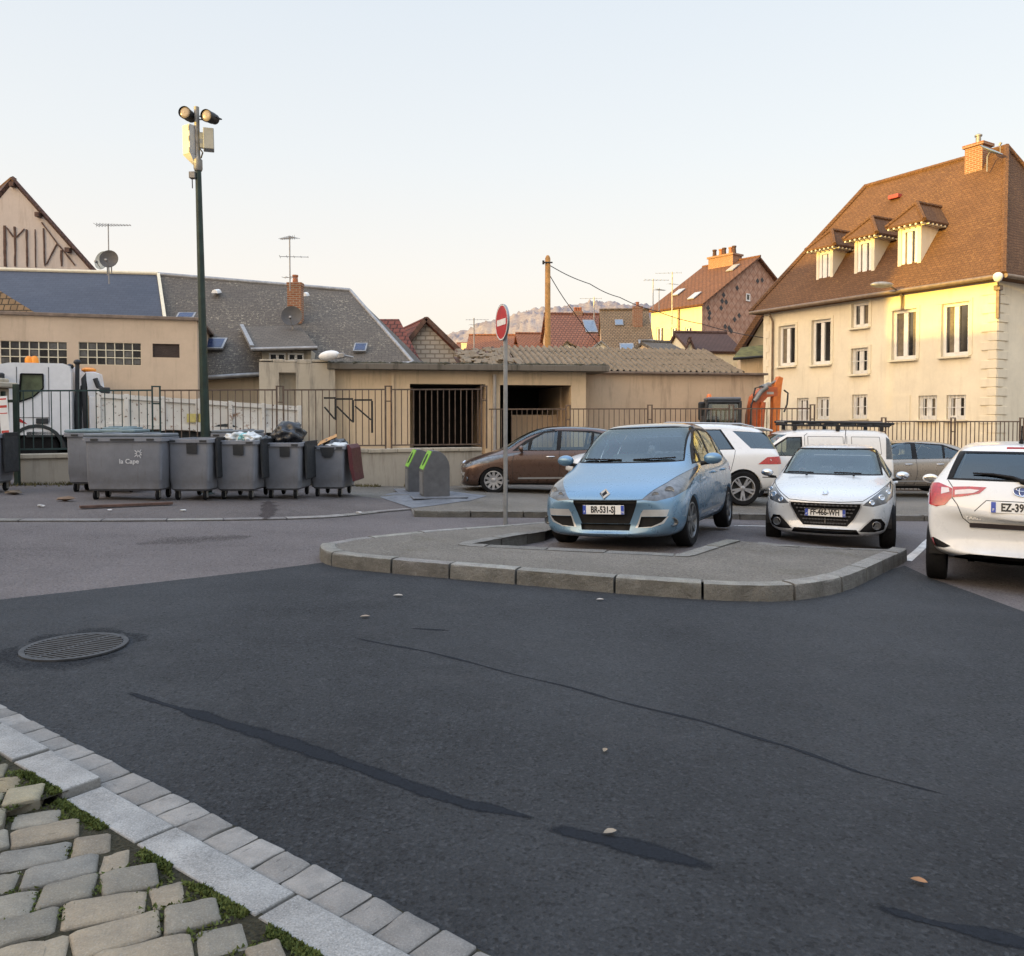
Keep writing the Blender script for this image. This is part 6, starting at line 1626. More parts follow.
# ------------------------------------------------------------------ white tipper truck behind the railings
def truck():
    a, b = P(-40, 450, 18.75), P(300, 450, 21.2); a.z = b.z = 0; M = frame(a, b - a); I3 = M.to_3x3()
    t = thing('tipper_truck', 'white tipper truck with a rust streaked bed parked behind the railings', 'truck', V((a.x, a.y, .1)))
    h = lambda x, y: lhit(M, x, y)
    X = lambda x, y=400: h(x, y).x; Z = lambda x, y: h(x, y).z
    W = 2.1
    # cab as side profile extruded across, with the window cut out
    xl, xr = X(-36), X(71.5); zr, zb = Z(40, 363), Z(40, 435)
    out = [(xl, zb), (xl, zb + .85), (xl + .12, zb + 1.0), (xl + .55, zr - .25), (xl + .75, zr - .04), (xl + .95, zr), (xr - .18, zr), (xr - .04, zr - .06), (xr, zr - .2), (xr, zb)]
    wx0, wx1, wz0, wz1 = X(19), X(43.5), Z(30, 402), Z(30, 374); win = [(wx0, wz0), (wx1 - .22, wz0 + .12), (wx1, wz0 + .33), (wx1, wz1), (wx0 + .05, wz1)]
    mb = MB()
    tri = tessellate_polygon([[V((x, z, 0)) for x, z in out], [V((x, z, 0)) for x, z in win]]); allp = out + win
    for y in (0, W):
        vs = [mb.bm.verts.new(M @ V((x, y, z))) for x, z in allp]
        for f in tri: mb.face([vs[i] for i in f])
    for i in range(len(out)):
        p, q = out[i], out[(i + 1) % len(out)]; mb.poly(T(M, (p[0], 0, p[1]), (q[0], 0, q[1]), (q[0], W, q[1]), (p[0], W, p[1])))
    cab = mb.build('cab', M_truckw, t, merge=.0005)
    mb = MB(); mb.poly(T(M, *[(x, .03, z) for x, z in win])); wn_ = mb.build('side_window', M_cabglass, cab)
    mb = MB(); ww = win + [win[0]]
    for p, q in zip(ww, ww[1:]): mb.beam(M @ V((p[0], -.004, p[1])), M @ V((q[0], -.004, q[1])), .03, .05, up=I3 @ V((0, 1, 0)))
    mb.build('window_seal', M_rubber, wn_)
    mb = MB()
    for x in (X(17), X(49)): mb.box((x, -.004, (zr + zb) / 2 + .1), (.012, .01, zr - zb - .4), M)
    mb.box(((X(17) + X(49)) / 2, -.004, zb + .42), (X(49) - X(17), .01, .012), M); mb.build('door_seam', M_bind, cab)
    mb = MB(); mb.box((X(42), -.02, Z(42, 421)), (.26, .04, .13), M, .012); mb.build('door_handle', M_bind, cab)
    mb = MB(); mb.prism(T(M, (X(19), -.006, Z(20, 418)), (X(27), -.006, Z(27, 424)), (X(22), -.006, Z(22, 423)), (X(19.5), -.006, Z(20, 422))), I3 @ V((0, -.004, 0))); mb.build('red_flash', M_red, cab)
    mb = MB(); mb.box((X(2), -.22, Z(2, 382)), (.22, .16, .42), M, .04); mb.tube(T(M, (X(2), .0, Z(2, 375)), (X(2), -.2, Z(2, 378))), .02, 6); mb.build('mirror', M_bind, cab)
    for x in (23.5, 29.5):
        mb = MB(); q = h(x, 358.5); mb.lathe([(.09, q.z - .12), (.09, q.z - .07), (.085, q.z + .03), (.05, q.z + .09), (.01, q.z + .1)], 16, M @ Matrix.Translation((q.x, .5, 0))); mb.build('beacon', M_beacon, cab, smooth=40)
    # chassis, mudguard, wheels
    mb = MB(); mb.box(((xl + X(300)) / 2, W / 2, zb - .12), (X(300) - xl - .3, 1.0, .24), M); mb.build('chassis', M_bind, t)
    for cx in (X(36), X(225)):
        zc = zb - .36
        mb = MB(); n = 12; pr = [(cx + .62 * math.cos(math.pi * k / n), zc + .62 * math.sin(math.pi * k / n)) for k in range(n + 1)] + [(cx - .55, zc), ] + [(cx + .54 * math.cos(math.pi - math.pi * k / n), zc + .54 * math.sin(math.pi - math.pi * k / n)) for k in range(1, n)] + [(cx + .55, zc)]
        mb.prism(T(M, *[(x, -.02, z) for x, z in pr]), I3 @ V((0, .5, 0))); mb.build('mudguard', M_trkdark, t)
        for yy in (.18, W - .2):
            Mw = M @ Matrix.Translation((cx, yy, zc)) @ Matrix.Rotation(R(90), 4, 'X'); mb = MB(); mb.lathe([(.24, -.12), (.42, -.13), (.47, -.09), (.47, .09), (.42, .13), (.24, .12)], 28, Mw); wl = mb.build('wheel', M_rubber, t, smooth=40)
            mb = MB(); mb.lathe([(.03, .05), (.12, .06), (.2, .1), (.25, .11)], 20, Mw, cap=False); mb.build('rim', M_castor, wl, smooth=40)
    mb = MB(); mb.box(((X(25) + X(55)) / 2, .4, zb + .02), (X(55) - X(25), .8, .16), M, .02); mb.build('step_box', M_trkdark, t)
    # exhaust stacks and hoses behind the cab
    for x, y0, y1 in ((68.3, 366, 420), (76, 361.5, 445)):
        mb = MB(); mb.tube(T(M, (X(x), .25, Z(x, y1)), (X(x) - .02, .25, Z(x, (y0 + y1) / 2)), (X(x), .25, Z(x, y0))), .05, 8); mb.blob((X(x), .25, Z(x, y0)), (.09, .09, .07), 2, 0, M); mb.build('exhaust_stack', M_bind, t, smooth=40)
    mb = MB()
    for k in range(6): mb.tube(T(M, (X(66 + k * 2.4), .5 + .04 * k, Z(70, 455)), (X(68 + k * 2), .3, Z(70, 430)), (X(71 + k * 1.5), .4, Z(70, 405 - k * 4)), (X(74 + k), .5, Z(70, 392))), .025, 6)
    mb.box(((X(66) + X(79)) / 2, .7, Z(70, 440)), (X(79) - X(66), .8, .5), M, .03); mb.build('hydraulics', M_trkdark, t)
    # loading crane folded behind the cab
    mb = MB(); mb.prism(T(M, (X(86), .3, Z(85, 396)), (X(101), .3, Z(95, 396)), (X(98), .3, Z(95, 384)), (X(97.5), .3, Z(95, 373)), (X(92), .3, Z(95, 371)), (X(83.5), .3, Z(85, 371)), (X(84.5), .3, Z(85, 380))), I3 @ V((0, .5, 0)), bevel=.02); mb.build('crane_head', M_truckw, t)
    mb = MB(); mb.blob((X(85.5), .5, Z(85, 369)), (.17, .2, .07), 3, 0, M); mb.build('beacon', M_beacon, t, smooth=50)
    mb = MB(); mb.prism(T(M, (X(79), .28, Z(80, 378)), (X(84), .28, Z(84, 372)), (X(84), .28, Z(84, 440)), (X(81), .28, Z(80, 440))), I3 @ V((0, .2, 0)), bevel=.02)
    mb.tube(T(M, (X(94), .2, Z(94, 378)), (X(97), .2, Z(97, 386)), (X(104), .2, Z(104, 391)), (X(108), .2, Z(107, 393))), .06, 8); mb.box((X(103), .2, Z(103, 390)), (.25, .2, .14), M, .02); mb.build('crane_joint', M_bind, t, smooth=40)
    mb = MB(); mb.box((X(92), .45, (Z(90, 396) + Z(90, 435)) / 2), (X(97) - X(87), .4, Z(90, 396) - Z(90, 435)), M, .02); mb.build('crane_post', M_truckw, t)
    # bed with ribbed drop sides
    bx0, bx1 = X(96), X(300)
    zt0, zt1, zl0, zl1 = Z(96, 393), Z(300, 406.5), Z(96, 428), Z(300, 434)
    zz = lambda x, a, b: a + (b - a) * (x - bx0) / (bx1 - bx0)
    mb = MB()
    mb.prism(T(M, (bx0, 0, zl0), (bx1, 0, zl1), (bx1, 0, zt1), (bx0, 0, zt0)), I3 @ V((0, .05, 0))); mb.prism(T(M, (bx0, W - .05, zl0), (bx1, W - .05, zl1), (bx1, W - .05, zt1), (bx0, W - .05, zt0)), I3 @ V((0, .05, 0)))
    mb.prism(T(M, (bx0, .05, zl0), (bx1, .05, zl1), (bx1, .05, zl1 + .08), (bx0, .05, zl0 + .08)), I3 @ V((0, W - .1, 0))); mb.prism(T(M, (bx0, .05, zl0 + .08), (bx0 + .06, .05, zl0 + .08), (bx0 + .06, .05, zt0 + .1), (bx0, .05, zt0 + .1)), I3 @ V((0, W - .1, 0)))
    mb.build('bed', M_rustw, t)
    mb = MB()
    for f in (.0, .13, .30, .47, .63, .8, .985):
        x = bx0 + (bx1 - bx0) * f; mb.box((x + .05, -.025, (zz(x, zl0, zl1) + zz(x, zt0, zt1)) / 2), (.11, .05, zz(x, zt0, zt1) - zz(x, zl0, zl1) + .04), M, .008)
    for a_, b_ in ((zt0, zt1), (zl0 + .12, zl1 + .12)): mb.beam(M @ V((bx0, -.02, a_ - .05)), M @ V((bx1, -.02, b_ - .05)), .05, .11)
    mb.build('bed_ribs', M_rustw, t)
    mb = MB(); mb.beam(M @ V((bx0, .3, zl0 - .1)), M @ V((bx1, .3, zl1 - .1)), .2, .16); mb.beam(M @ V((bx0 + .3, .2, zl0 - .3)), M @ V((bx1 - .2, .2, zl1 - .2)), .1, .12); mb.build('subframe', M_trkdark, t)
    mb = MB(); mb.box((X(193.5), -.045, Z(193, 418)), (.32, .01, .22), M); mb.build('yellow_sticker', plain('sticker', (.5, .42, .14), .6, var=.3), t)
    mb = MB(); mb.box((X(150), .4, Z(150, 447)), (.9, .4, .36), M, .05); mb.build('side_tank', M_castor, t)
M_truckw = plain('truck_white', (.70, .71, .73), .35, var=.06, coat=.3); M_trkdark = plain('truck_dark', (.02, .025, .027), .6, var=.3)
M_cabglass = plain('cab_glass', (.10, .125, .07), .08, var=.5, scale=2, spec=.7); M_beacon = plain('beacon_orange', (.85, .28, .02), .25, var=.1)
t_ = NT('rusty_white'); c_ = t_.coords(); w_ = t_.n('ShaderNodeNewGeometry').outputs['Position']
col_ = t_.mix(t_.ramp(t_.noise(w_, 2.2, 7, .75), .60, .66), (.68, .66, .61), (.24, .12, .06)); col_ = t_.mix(t_.ramp(t_.noise(w_, 9, 5, .7), .60, .66), col_, (.10, .04, .02)); col_ = t_.mix(t_.ramp(t_.noise(w_, 1, 4), .4, .8, (0,) * 3, (.4,) * 3), col_, (.35, .31, .26))
t_.principled(col_, .65); M_rustw = t_.m
truck()

# ------------------------------------------------------------------ orange excavator behind the fence
def excavator():
    Y = 24.6; a, b = P(700, 450, Y), P(800, 450, Y + .4); a.z = b.z = 0; M = frame(a, b - a); h = lambda x, y: lhit(M, x, y); I3 = M.to_3x3()
    t = thing('excavator', 'small orange excavator with a folded arm standing behind the fence', 'excavator', V((a.x, a.y, -.5)))
    p = lambda x, y, d=0: V((h(x, y).x, d, h(x, y).z))
    # cab of black tubes and glass
    A0, A1, A2, A3 = p(703, 428), p(707.5, 402), p(740, 402), p(739, 428); dp = V((0, 1.1, 0)); sh = V((.36, 1.2, 0))
    fr = MB(); 
    for q0, q1 in ((A0, A1), (A1, A2), (A2, A3)):
        fr.tube(T(M, q0, q1), .06, 8); fr.tube(T(M, q0 + sh, q1 + sh), .055, 8)
    for q in (A1, A2): fr.tube(T(M, q, q + sh), .06, 8)
    fr.tube(T(M, A0 - V((0, 0, .9)), A0), .06, 8); fr.tube(T(M, A3 - V((0, 0, .9)), A3), .06, 8); fr.tube(T(M, A3 + sh - V((0, 0, .9)), A3 + sh), .06, 8)
    fr.build('cab_frame', M_bind, t, smooth=50)
    mb = MB(); mb.prism(T(M, A1 + V((-.02, -.05, .06)), A2 + V((.02, -.05, .06)), A2 + sh + V((.02, .05, .06)), A1 + sh + V((-.02, .05, .06))), (0, 0, .09), bevel=.03); mb.build('cab_roof', plain('cab_roof_grey', (.13, .14, .16), .5), t)
    g = MB(); g.poly(T(M, A0, A3, A2, A1)); g.poly(T(M, A3, A3 + sh, A2 + sh, A2)); g.poly(T(M, A0 + sh, A3 + sh, A2 + sh, A1 + sh)); g.build('cab_glass', glass('cab_pane', (.55, .6, .5), .12), t)
    mb = MB(); c = p(716, 424, .55); mb.box(c, (.5, .5, .5), M, .08); mb.box(c + V((-.05, .25, .4)), (.45, .15, .6), M, .06); mb.build('seat', M_bind, t)
    mb = MB(); q = p(711.5, 396.5, .2); mb.lathe([(.05, q.z - .14), (.05, q.z - .06), (.075, q.z - .05), (.075, q.z + .03), (.05, q.z + .08), (.01, q.z + .09)], 14, M @ Matrix.Translation((q.x, q.y, 0))); mb.build('beacon', M_beac2, t, smooth=40)
    # body, tracks (mostly behind the cars)
    z0 = ground(a.x + 1, Y) ; cx = (A0.x + A3.x) / 2 + .3
    mb = MB(); mb.box((cx, .7, z0 + .75), (1.9, 1.5, .55), M, .08); mb.build('engine_deck', M_orange, t)
    for yy in (.05, 1.3):
        mb = MB(); n = 10; pr = [(cx - .75 + .26 * math.cos(R(90) + math.pi * k / n), z0 + .27 + .26 * math.sin(R(90) + math.pi * k / n)) for k in range(n + 1)] + [(cx + .75 + .26 * math.cos(R(-90) + math.pi * k / n), z0 + .27 + .26 * math.sin(R(-90) + math.pi * k / n)) for k in range(n + 1)]
        mb.prism(T(M, *[(x, yy, z) for x, z in pr]), I3 @ V((0, .32, 0))); mb.build('track', M_rubber, t)
    # boom: kinked box section, then the stick hanging down
    def arm(pts, ws, d0, d1, name, mat):
        mb = MB(); L_, R_ = [], []
        for i, q in enumerate(pts):
            u = (pts[min(i + 1, len(pts) - 1)] - pts[max(i - 1, 0)]); u.y = 0; u.normalize(); s = V((-u.z, 0, u.x)); L_.append(q + s * ws[i] / 2); R_.append(q - s * ws[i] / 2)
        for i in range(len(pts) - 1): mb.prism(T(M, *[V((q.x, d0, q.z)) for q in (L_[i], L_[i + 1], R_[i + 1], R_[i])]), I3 @ V((0, d1 - d0, 0)))
        return mb.build(name, mat, t, merge=.0)
    arm([p(757, 440), p(758.5, 415), p(762, 399), p(770, 391.5), p(782, 391)], [.34, .36, .38, .36, .26], .3, .58, 'boom', M_orange)
    arm([p(786, 376.5), p(783.5, 384), p(782, 395), p(780.5, 440)], [.14, .22, .24, .2], .32, .56, 'stick', M_orange2)
    mb = MB(); mb.tube(T(M, p(757, 401, .2), p(764, 391, .2), p(770, 387, .2)), .075, 8); mb.tube(T(M, p(766, 388, .44), p(776, 384, .44)), .085, 10); mb.tube(T(M, p(776, 384, .44), p(786, 378.5, .44)), .04, 8); mb.build('ram', M_castor, t, smooth=50)
    mb = MB()
    mb.tube(T(M, p(764, 436, .25), p(766.5, 402, .25)), .085, 10); mb.build('boom_ram', M_orange, t, smooth=50)
    mb = MB()
    for pts in ([p(756, 396, .2), p(758, 388, .2), p(764, 386, .2), p(770, 389, .2)], [p(787, 390, .2), p(791, 393, .2), p(790, 404, .2), p(787, 412, .2)], [p(753, 425, .2), p(754, 405, .2), p(757, 397, .2)]): mb.tube(T(M, *pts), .028, 6)
    mb.build('hose', M_bind, t, smooth=50)
    mb = MB(); q0, q1 = p(771, 391.5, .297), p(778, 394, .297); mb.poly(T(M, q0, V((q1.x, .297, q0.z)), V((q1.x, .297, q1.z)), V((q0.x, .297, q1.z)))); mb.build('maker_plate', plain('plate_grey', (.4, .36, .3), .6), t)
M_orange = plain('digger_orange', (.46, .105, .03), .5, var=.25); M_orange2 = plain('digger_orange_bright', (.62, .17, .03), .5, var=.2); M_beac2 = plain('beacon_red', (.8, .2, .05), .3)
excavator()
# ------------------------------------------------------------------ cars
def _pip(p, poly):
    x, y = p; c = False; j = len(poly) - 1
    for i in range(len(poly)):
        xi, yi = poly[i]; xj, yj = poly[j]
        if (yi > y) != (yj > y) and x < (xj - xi) * (y - yi) / (yj - yi) + xi: c = not c
        j = i
    return c
AX = {'x': (1, 2), 'y': (0, 2), 'z': (0, 1)}

class Car:
    """body shell from stations along the length (y = 0 at the nose, growing to the tail), panels cut out of it"""
    def __init__(s, st, levels=3):
        bm = bmesh.new(); rows = []
        for (y, zb, hw, zt, wr, zr, zc, bow) in st:
            k = [(0, zb), (.80 * hw, zb), (.955 * hw, zb + .10), (hw, zb + .5 * (zt - zb)), (hw * .985, zt - .05), (hw * .93, zt + .005), (wr, zr), (wr * .72, zc - .012), (0, zc)]
            r = []
            for i, (x, z) in enumerate(k): r.append(bm.verts.new((x, y + bow * (x / max(hw, .01)) ** 2, z)))
            L = [bm.verts.new((-x, y + bow * (x / max(hw, .01)) ** 2, z)) for x, z in k[1:-1]]
            rows.append(r + L[::-1])
        n = len(rows[0])
        for a, b in zip(rows, rows[1:]):
            for i in range(n): bm.faces.new([a[i], b[i], b[(i + 1) % n], a[(i + 1) % n]])
        for r, fl in ((rows[0], 0), (rows[-1], 1)):
            q = [[r[i], r[i + 1], r[n - i - 1], r[n - i]] for i in range(1, 7)] + [[r[7], r[8], r[9]], [r[1], r[15], r[0]]]
            for f in q:
                try: bm.faces.new(f[::-1] if fl else f)
                except ValueError: pass
        bmesh.ops.recalc_face_normals(bm, faces=bm.faces)
        me = bpy.data.meshes.new('t'); bm.to_mesh(me); bm.free(); o = bpy.data.objects.new('t', me); COL.objects.link(o)
        m = o.modifiers.new('s', 'SUBSURF'); m.levels = levels; m.render_levels = levels
        dg = bpy.context.evaluated_depsgraph_get(); e = o.evaluated_get(dg).to_mesh(); s.bm = bmesh.new(); s.bm.from_mesh(e)
        o.evaluated_get(dg).to_mesh_clear(); bpy.data.objects.remove(o); bpy.data.meshes.remove(me)
        for f in s.bm.faces: f.smooth = True
        from mathutils.bvhtree import BVHTree
        s.bm.normal_update(); s.bm.faces.ensure_lookup_table(); s.bvh = BVHTree.FromBMesh(s.bm)
        s.src = [([v.co.copy() for v in f.verts], [v.normal.copy() for v in f.verts]) for f in s.bm.faces]
    def shade(s, o):
        from mathutils.interpolate import poly_3d_calc
        ns = []
        for v in o.data.vertices:
            q, n, i, d = s.bvh.find_nearest(v.co)
            if i is None or d > .2: ns.append(v.normal.copy()); continue
            cs, vn = s.src[i]; w = poly_3d_calc(cs, q); m = V()
            for a, b in zip(w, vn): m += b * a
            ns.append(m.normalized())
        o.data.normals_split_custom_set_from_vertices(ns); return o
    def select(s, axis, poly, side):
        ia, ib = AX[axis]; xs = [p[0] for p in poly]; ys = [p[1] for p in poly]
        x0, x1, y0, y1 = min(xs), max(xs), min(ys), max(ys)
        def ok(f):
            c = f.calc_center_median(); n = f.normal
            if axis == 'x' and (c.x * side <= .02 or n.x * side < .05): return False
            if axis == 'y' and n.y * side < .04: return False
            if axis == 'z' and n.z * side < .1: return False
            us = [v.co[ia] for v in f.verts]; vs = [v.co[ib] for v in f.verts]
            return max(us) > x0 and min(us) < x1 and max(vs) > y0 and min(vs) < y1
        return ok
    def cut(s, axis, poly, side=1):
        ia, ib = AX[axis]; ok = s.select(axis, poly, side); N_ = len(poly)
        for i in range(N_):
            p, q = poly[i], poly[(i + 1) % N_]; d = (q[0] - p[0], q[1] - p[1])
            if abs(d[0]) + abs(d[1]) < 1e-6: continue
            fs = [f for f in s.bm.faces if ok(f)]
            co = V((0, 0, 0)); co[ia], co[ib] = p; no = V((0, 0, 0)); no[ia], no[ib] = -d[1], d[0]
            # only faces near this edge need the knife
            ln = math.hypot(*d); ux, uy = d[0] / ln, d[1] / ln; g = []
            for f in fs:
                t = [(v.co[ia] - p[0]) * ux + (v.co[ib] - p[1]) * uy for v in f.verts]
                if max(t) > -.002 and min(t) < ln + .002: g.append(f)
            es = {e for f in g for e in f.edges}; vs = {v for f in g for v in f.verts}
            bmesh.ops.bisect_plane(s.bm, geom=list(vs) + list(es) + g, plane_co=co, plane_no=no.normalized(), dist=1e-5)
        out = []
        for f in s.bm.faces:
            if not ok(f): continue
            c = f.calc_center_median()
            if _pip((c[ia], c[ib]), poly): out.append(f)
        return out
    def take(s, fs, name, mats, parent, push=0.0, rim=0.0, smooth=45, flat=None, scale=None):
        """lift faces off the shell into their own mesh; push sinks them, rim turns their border inwards"""
        mb = MB(); vm = {}
        for f in fs:
            vs = []
            for v in f.verts:
                if v not in vm: vm[v] = mb.bm.verts.new(v.co - v.normal * push)
                vs.append(vm[v])
            nf = mb.face(vs)
            if nf: nf.smooth = True
        nrm = {vm[v]: v.normal.copy() for v in vm}
        bmesh.ops.delete(s.bm, geom=fs, context='FACES')
        if rim:
            be = [e for e in mb.bm.edges if e.is_boundary]
            r = bmesh.ops.extrude_edge_only(mb.bm, edges=be)
            inv = {}
            for v in r['geom']:
                if isinstance(v, bmesh.types.BMVert):
                    for e in v.link_edges:
                        o = e.other_vert(v)
                        if o in nrm: v.co = o.co - nrm[o] * rim; break
        return s.shade(mb.build(name, mats, parent, smooth=smooth, local=True))
    def mark(s, fs, mi):
        for f in fs: f.material_index = mi
    def line(s, axis, pts, w, mi, side):
        for p, q in zip(pts, pts[1:]):
            d = V((q[0] - p[0], q[1] - p[1])).normalized(); n = V((-d.y, d.x)) * w / 2
            s.mark(s.cut(axis, [(p[0] + n.x, p[1] + n.y), (q[0] + n.x, q[1] + n.y), (q[0] - n.x, q[1] - n.y), (p[0] - n.x, p[1] - n.y)], side), mi)
    def finish(s, t, paint):
        mb = MB(); mb.bm.free(); mb.bm = s.bm; s.shade(mb.build('body', [paint, M_seam, M_blackp, M_satin, M_roofg], t, smooth=40, local=True))
    def lip(s, depth, cond):
        """turn the open edges of the shell inwards"""
        be = [e for e in s.bm.edges if e.is_boundary and all(cond(v.co) for v in e.verts)]
        s.bm.normal_update(); nrm = {v: v.normal.copy() for e in be for v in e.verts}
        r = bmesh.ops.extrude_edge_only(s.bm, edges=be)
        for v in r['geom']:
            if isinstance(v, bmesh.types.BMVert):
                for e in v.link_edges:
                    o = e.other_vert(v)
                    if o in nrm: v.co = V((v.co.x - math.copysign(depth, v.co.x), v.co.y, v.co.z)); break

def wheel_mesh(t, name, x, y, r, wd, spokes, rim_mat, steer=0, rr=.66, twist=0, cover=False):
    side = 1 if x > 0 else -1
    M = Matrix.Translation((x, y, r)) @ Matrix.Rotation(R(steer), 4, 'Z') @ Matrix.Rotation(R(90 * side), 4, 'Y')
    mb = MB(); a = r * rr
    mb.lathe([(a, -wd * .45), (a + .02, -wd * .5), (r * .93, -wd * .5), (r * .985, -wd * .42), (r, -wd * .30), (r, -wd * .1), (r * .992, -wd * .09), (r * .992, -wd * .06), (r, -wd * .05), (r, wd * .05), (r * .992, wd * .06), (r * .992, wd * .09), (r, wd * .1), (r, wd * .30), (r * .985, wd * .42), (r * .93, wd * .5), (a + .02, wd * .5), (a, wd * .45)], 36, M, cap=False)
    w_ = mb.build(name, M_rubber, t, smooth=40, local=True)
    mb = MB(); mb.lathe([(a + .004, wd * .46), (a - .012, wd * .47), (a - .02, wd * .40), (a - .03, -wd * .2), (.05, -wd * .25)], 36, M, cap=False); mb.build('rim', rim_mat, w_, smooth=40, local=True)
    mb = MB(); mb.lathe([(.0551, wd * .2), (.055, wd * .40), (.035, wd * .43), (.003, wd * .43)], 18, M, cap=False)
    for k in range(spokes):
        A = 2 * math.pi * k / spokes
        for s_ in ((-1, 1) if twist == 2 else (0,)):
            A2 = A + s_ * .16; A1 = A + s_ * .10
            u = lambda q: V((math.cos(q), math.sin(q), 0)); n1 = V((-math.sin(A1), math.cos(A1), 0)); n2 = V((-math.sin(A2), math.cos(A2), 0)); w1, w2 = (.024, .020) if twist == 2 else (.032, .030)
            p0, p1 = u(A1) * .045, u(A2) * (a - .012)
            mb.prism([M @ (p0 - n1 * w1 + V((0, 0, wd * .25))), M @ (p1 - n2 * w2 + V((0, 0, wd * .30))), M @ (p1 + n2 * w2 + V((0, 0, wd * .30))), M @ (p0 + n1 * w1 + V((0, 0, wd * .25)))], M.to_3x3() @ V((0, 0, wd * .13)))
    mb.build('spokes', rim_mat, w_, smooth=35, local=True)
    mb = MB(); mb.lathe([(a - .03, wd * .0), (.01, wd * .0)], 24, M, cap=False); mb.build('brake_disc', M_bind, w_, local=True)

def plate(t, txt, M, front=True, last=''):
    """520 x 110 white number plate with blue end bands in the frame M (x right, y up, z out)"""
    mb = MB(); mb.box((0, 0, -.004), (.52, .11, .012), M, .004); p = mb.build('number_plate', M_plw, t, local=True)
    mb = MB(); mb.box((-.238, 0, .0035), (.04, .104, .003), M); mb.build('blue_band', M_plb, p, local=True); mb = MB(); mb.box((.24, 0, .0035), (.036, .104, .003), M); mb.build('blue_band', M_plb, p, local=True)
    mb = MB(); text_mb(mb, txt, .112, M @ Matrix.Translation((-.002, -.002, .0035)) @ Matrix.Diagonal((.69, .96, 1, 1)), 'CENTER', .0008, bold=.004); mb.build('plate_lettering', M_plk, p, local=True)
    mb = MB(); text_mb(mb, 'F', .04, M @ Matrix.Translation((-.238, -.028, .0055)), 'CENTER', .0005); 
    if last: text_mb(mb, last, .036, M @ Matrix.Translation((.24, -.03, .0055)), 'CENTER', .0005)
    mb.build('band_lettering', M_plw, p, local=True)
    return p
M_plw = plain('plate_white', (.72, .72, .70), .45, var=.05); M_plb = plain('plate_blue', (.02, .06, .36), .4, var=.1); M_plk = plain('plate_black', (.01, .01, .012), .5)
M_glassc = glass('windscreen_glass', (.68, .80, .82), .05); M_glassd = glass('privacy_glass', (.10, .11, .12), .08); M_glasss = glass('door_glass', (.62, .68, .64), .05)
M_chrome = plain('chrome', (.62, .62, .63), .16, .95, var=.06); M_silver = plain('alloy', (.42, .42, .43), .35, .7, var=.12); M_satin = plain('satin_silver', (.45, .46, .47), .38, .6, var=.08); M_darkrim = plain('dark_alloy', (.15, .155, .16), .4, .6)
M_blackp = plain('black_plastic', (.010, .010, .011), .6, var=.3, spec=.2); M_seam = plain('panel_gap', (.008, .008, .009), .8)
M_lampg = plain('lamp_clear', (.10, .105, .112), .12, .2, var=.5, scale=14, coat=.5); M_lampd = plain('lamp_dark', (.06, .065, .07), .1, .3, var=.5, scale=18, coat=1.0)
M_lampr = plain('lamp_red', (.38, .012, .016), .12, var=.35, scale=25, coat=1.0); M_lamporange = plain('lamp_amber', (.5, .2, .04), .2, coat=1)
M_seat = plain('seat_cloth', (.10, .11, .115), .9, var=.3); M_dash = plain('dashboard', (.03, .032, .035), .6, var=.2); M_liner = plain('headliner', (.30, .30, .29), .9)

def interior(t, hw, zbelt, zroof, y0, y1, yf, yr, lhd=1, paint=None):
    """tub, dashboard, wheel and seats seen through the panes (x>0 is the driver's side of a left-hand-drive car)"""
    mb = MB(); z0 = .34
    mb.poly([(-hw, y0, z0), (hw, y0, z0), (hw, y1, z0), (-hw, y1, z0)])
    for s in (-1, 1): mb.poly([(s * hw, y0, z0), (s * hw, y1, z0), (s * hw, y1, zbelt), (s * hw, y0, zbelt)])
    mb.poly([(-hw, y0, z0), (hw, y0, z0), (hw, y0, zbelt - .05), (-hw, y0, zbelt - .05)]); mb.poly([(-hw, y1, z0), (hw, y1, z0), (hw, y1, zbelt - .1), (-hw, y1, zbelt - .1)])
    mb.prism([(-hw, y0, zbelt - .06), (-hw, y0 + .30, zbelt - .02), (-hw, y0 + .55, zbelt - .05), (-hw, y0 + .6, zbelt - .3), (-hw, y0, zbelt - .3)], (2 * hw, 0, 0))
    i = mb.build('interior', M_dash, t, local=True)
    mb = MB(); Mw = Matrix.Translation((.36 * lhd, y0 + .72, zbelt - .02)) @ Matrix.Rotation(R(-65), 4, 'X')
    for k in range(20):
        a, b = 2 * math.pi * k / 20, 2 * math.pi * (k + 1.05) / 20; mb.tube([Mw @ V((.18 * math.cos(a), .18 * math.sin(a), 0)), Mw @ V((.18 * math.cos(b), .18 * math.sin(b), 0))], .016, 6)
    mb.box((0, 0, 0), (.34, .05, .02), Mw); mb.build('steering_wheel', M_blackp, i, local=True)
    for row, y in enumerate((yf, yr)):
        for x in ((-.36, .36) if row == 0 else (-.42, 0, .42)):
            w_ = .25 if row == 0 else .2; mb = MB()
            mb.box((x, y - .22, .62), (2 * w_, .5, .18), None, .05); Mb = Matrix.Translation((x, y + .08, .70)) @ Matrix.Rotation(R(-12), 4, 'X'); top = zroof - .70 - .42
            mb.box((0, 0, top / 2), (2 * w_, .14, top), Mb, .05); mb.box((0, .01, top + .13), (.25, .10, .19), Mb, .045, seg=3)
            for q in (-.05, .05): mb.tube([Mb @ V((q, 0, top - .02)), Mb @ V((q, 0, top + .1))], .008, 6)
            mb.build('seat', M_seat, i, local=True)
    return i

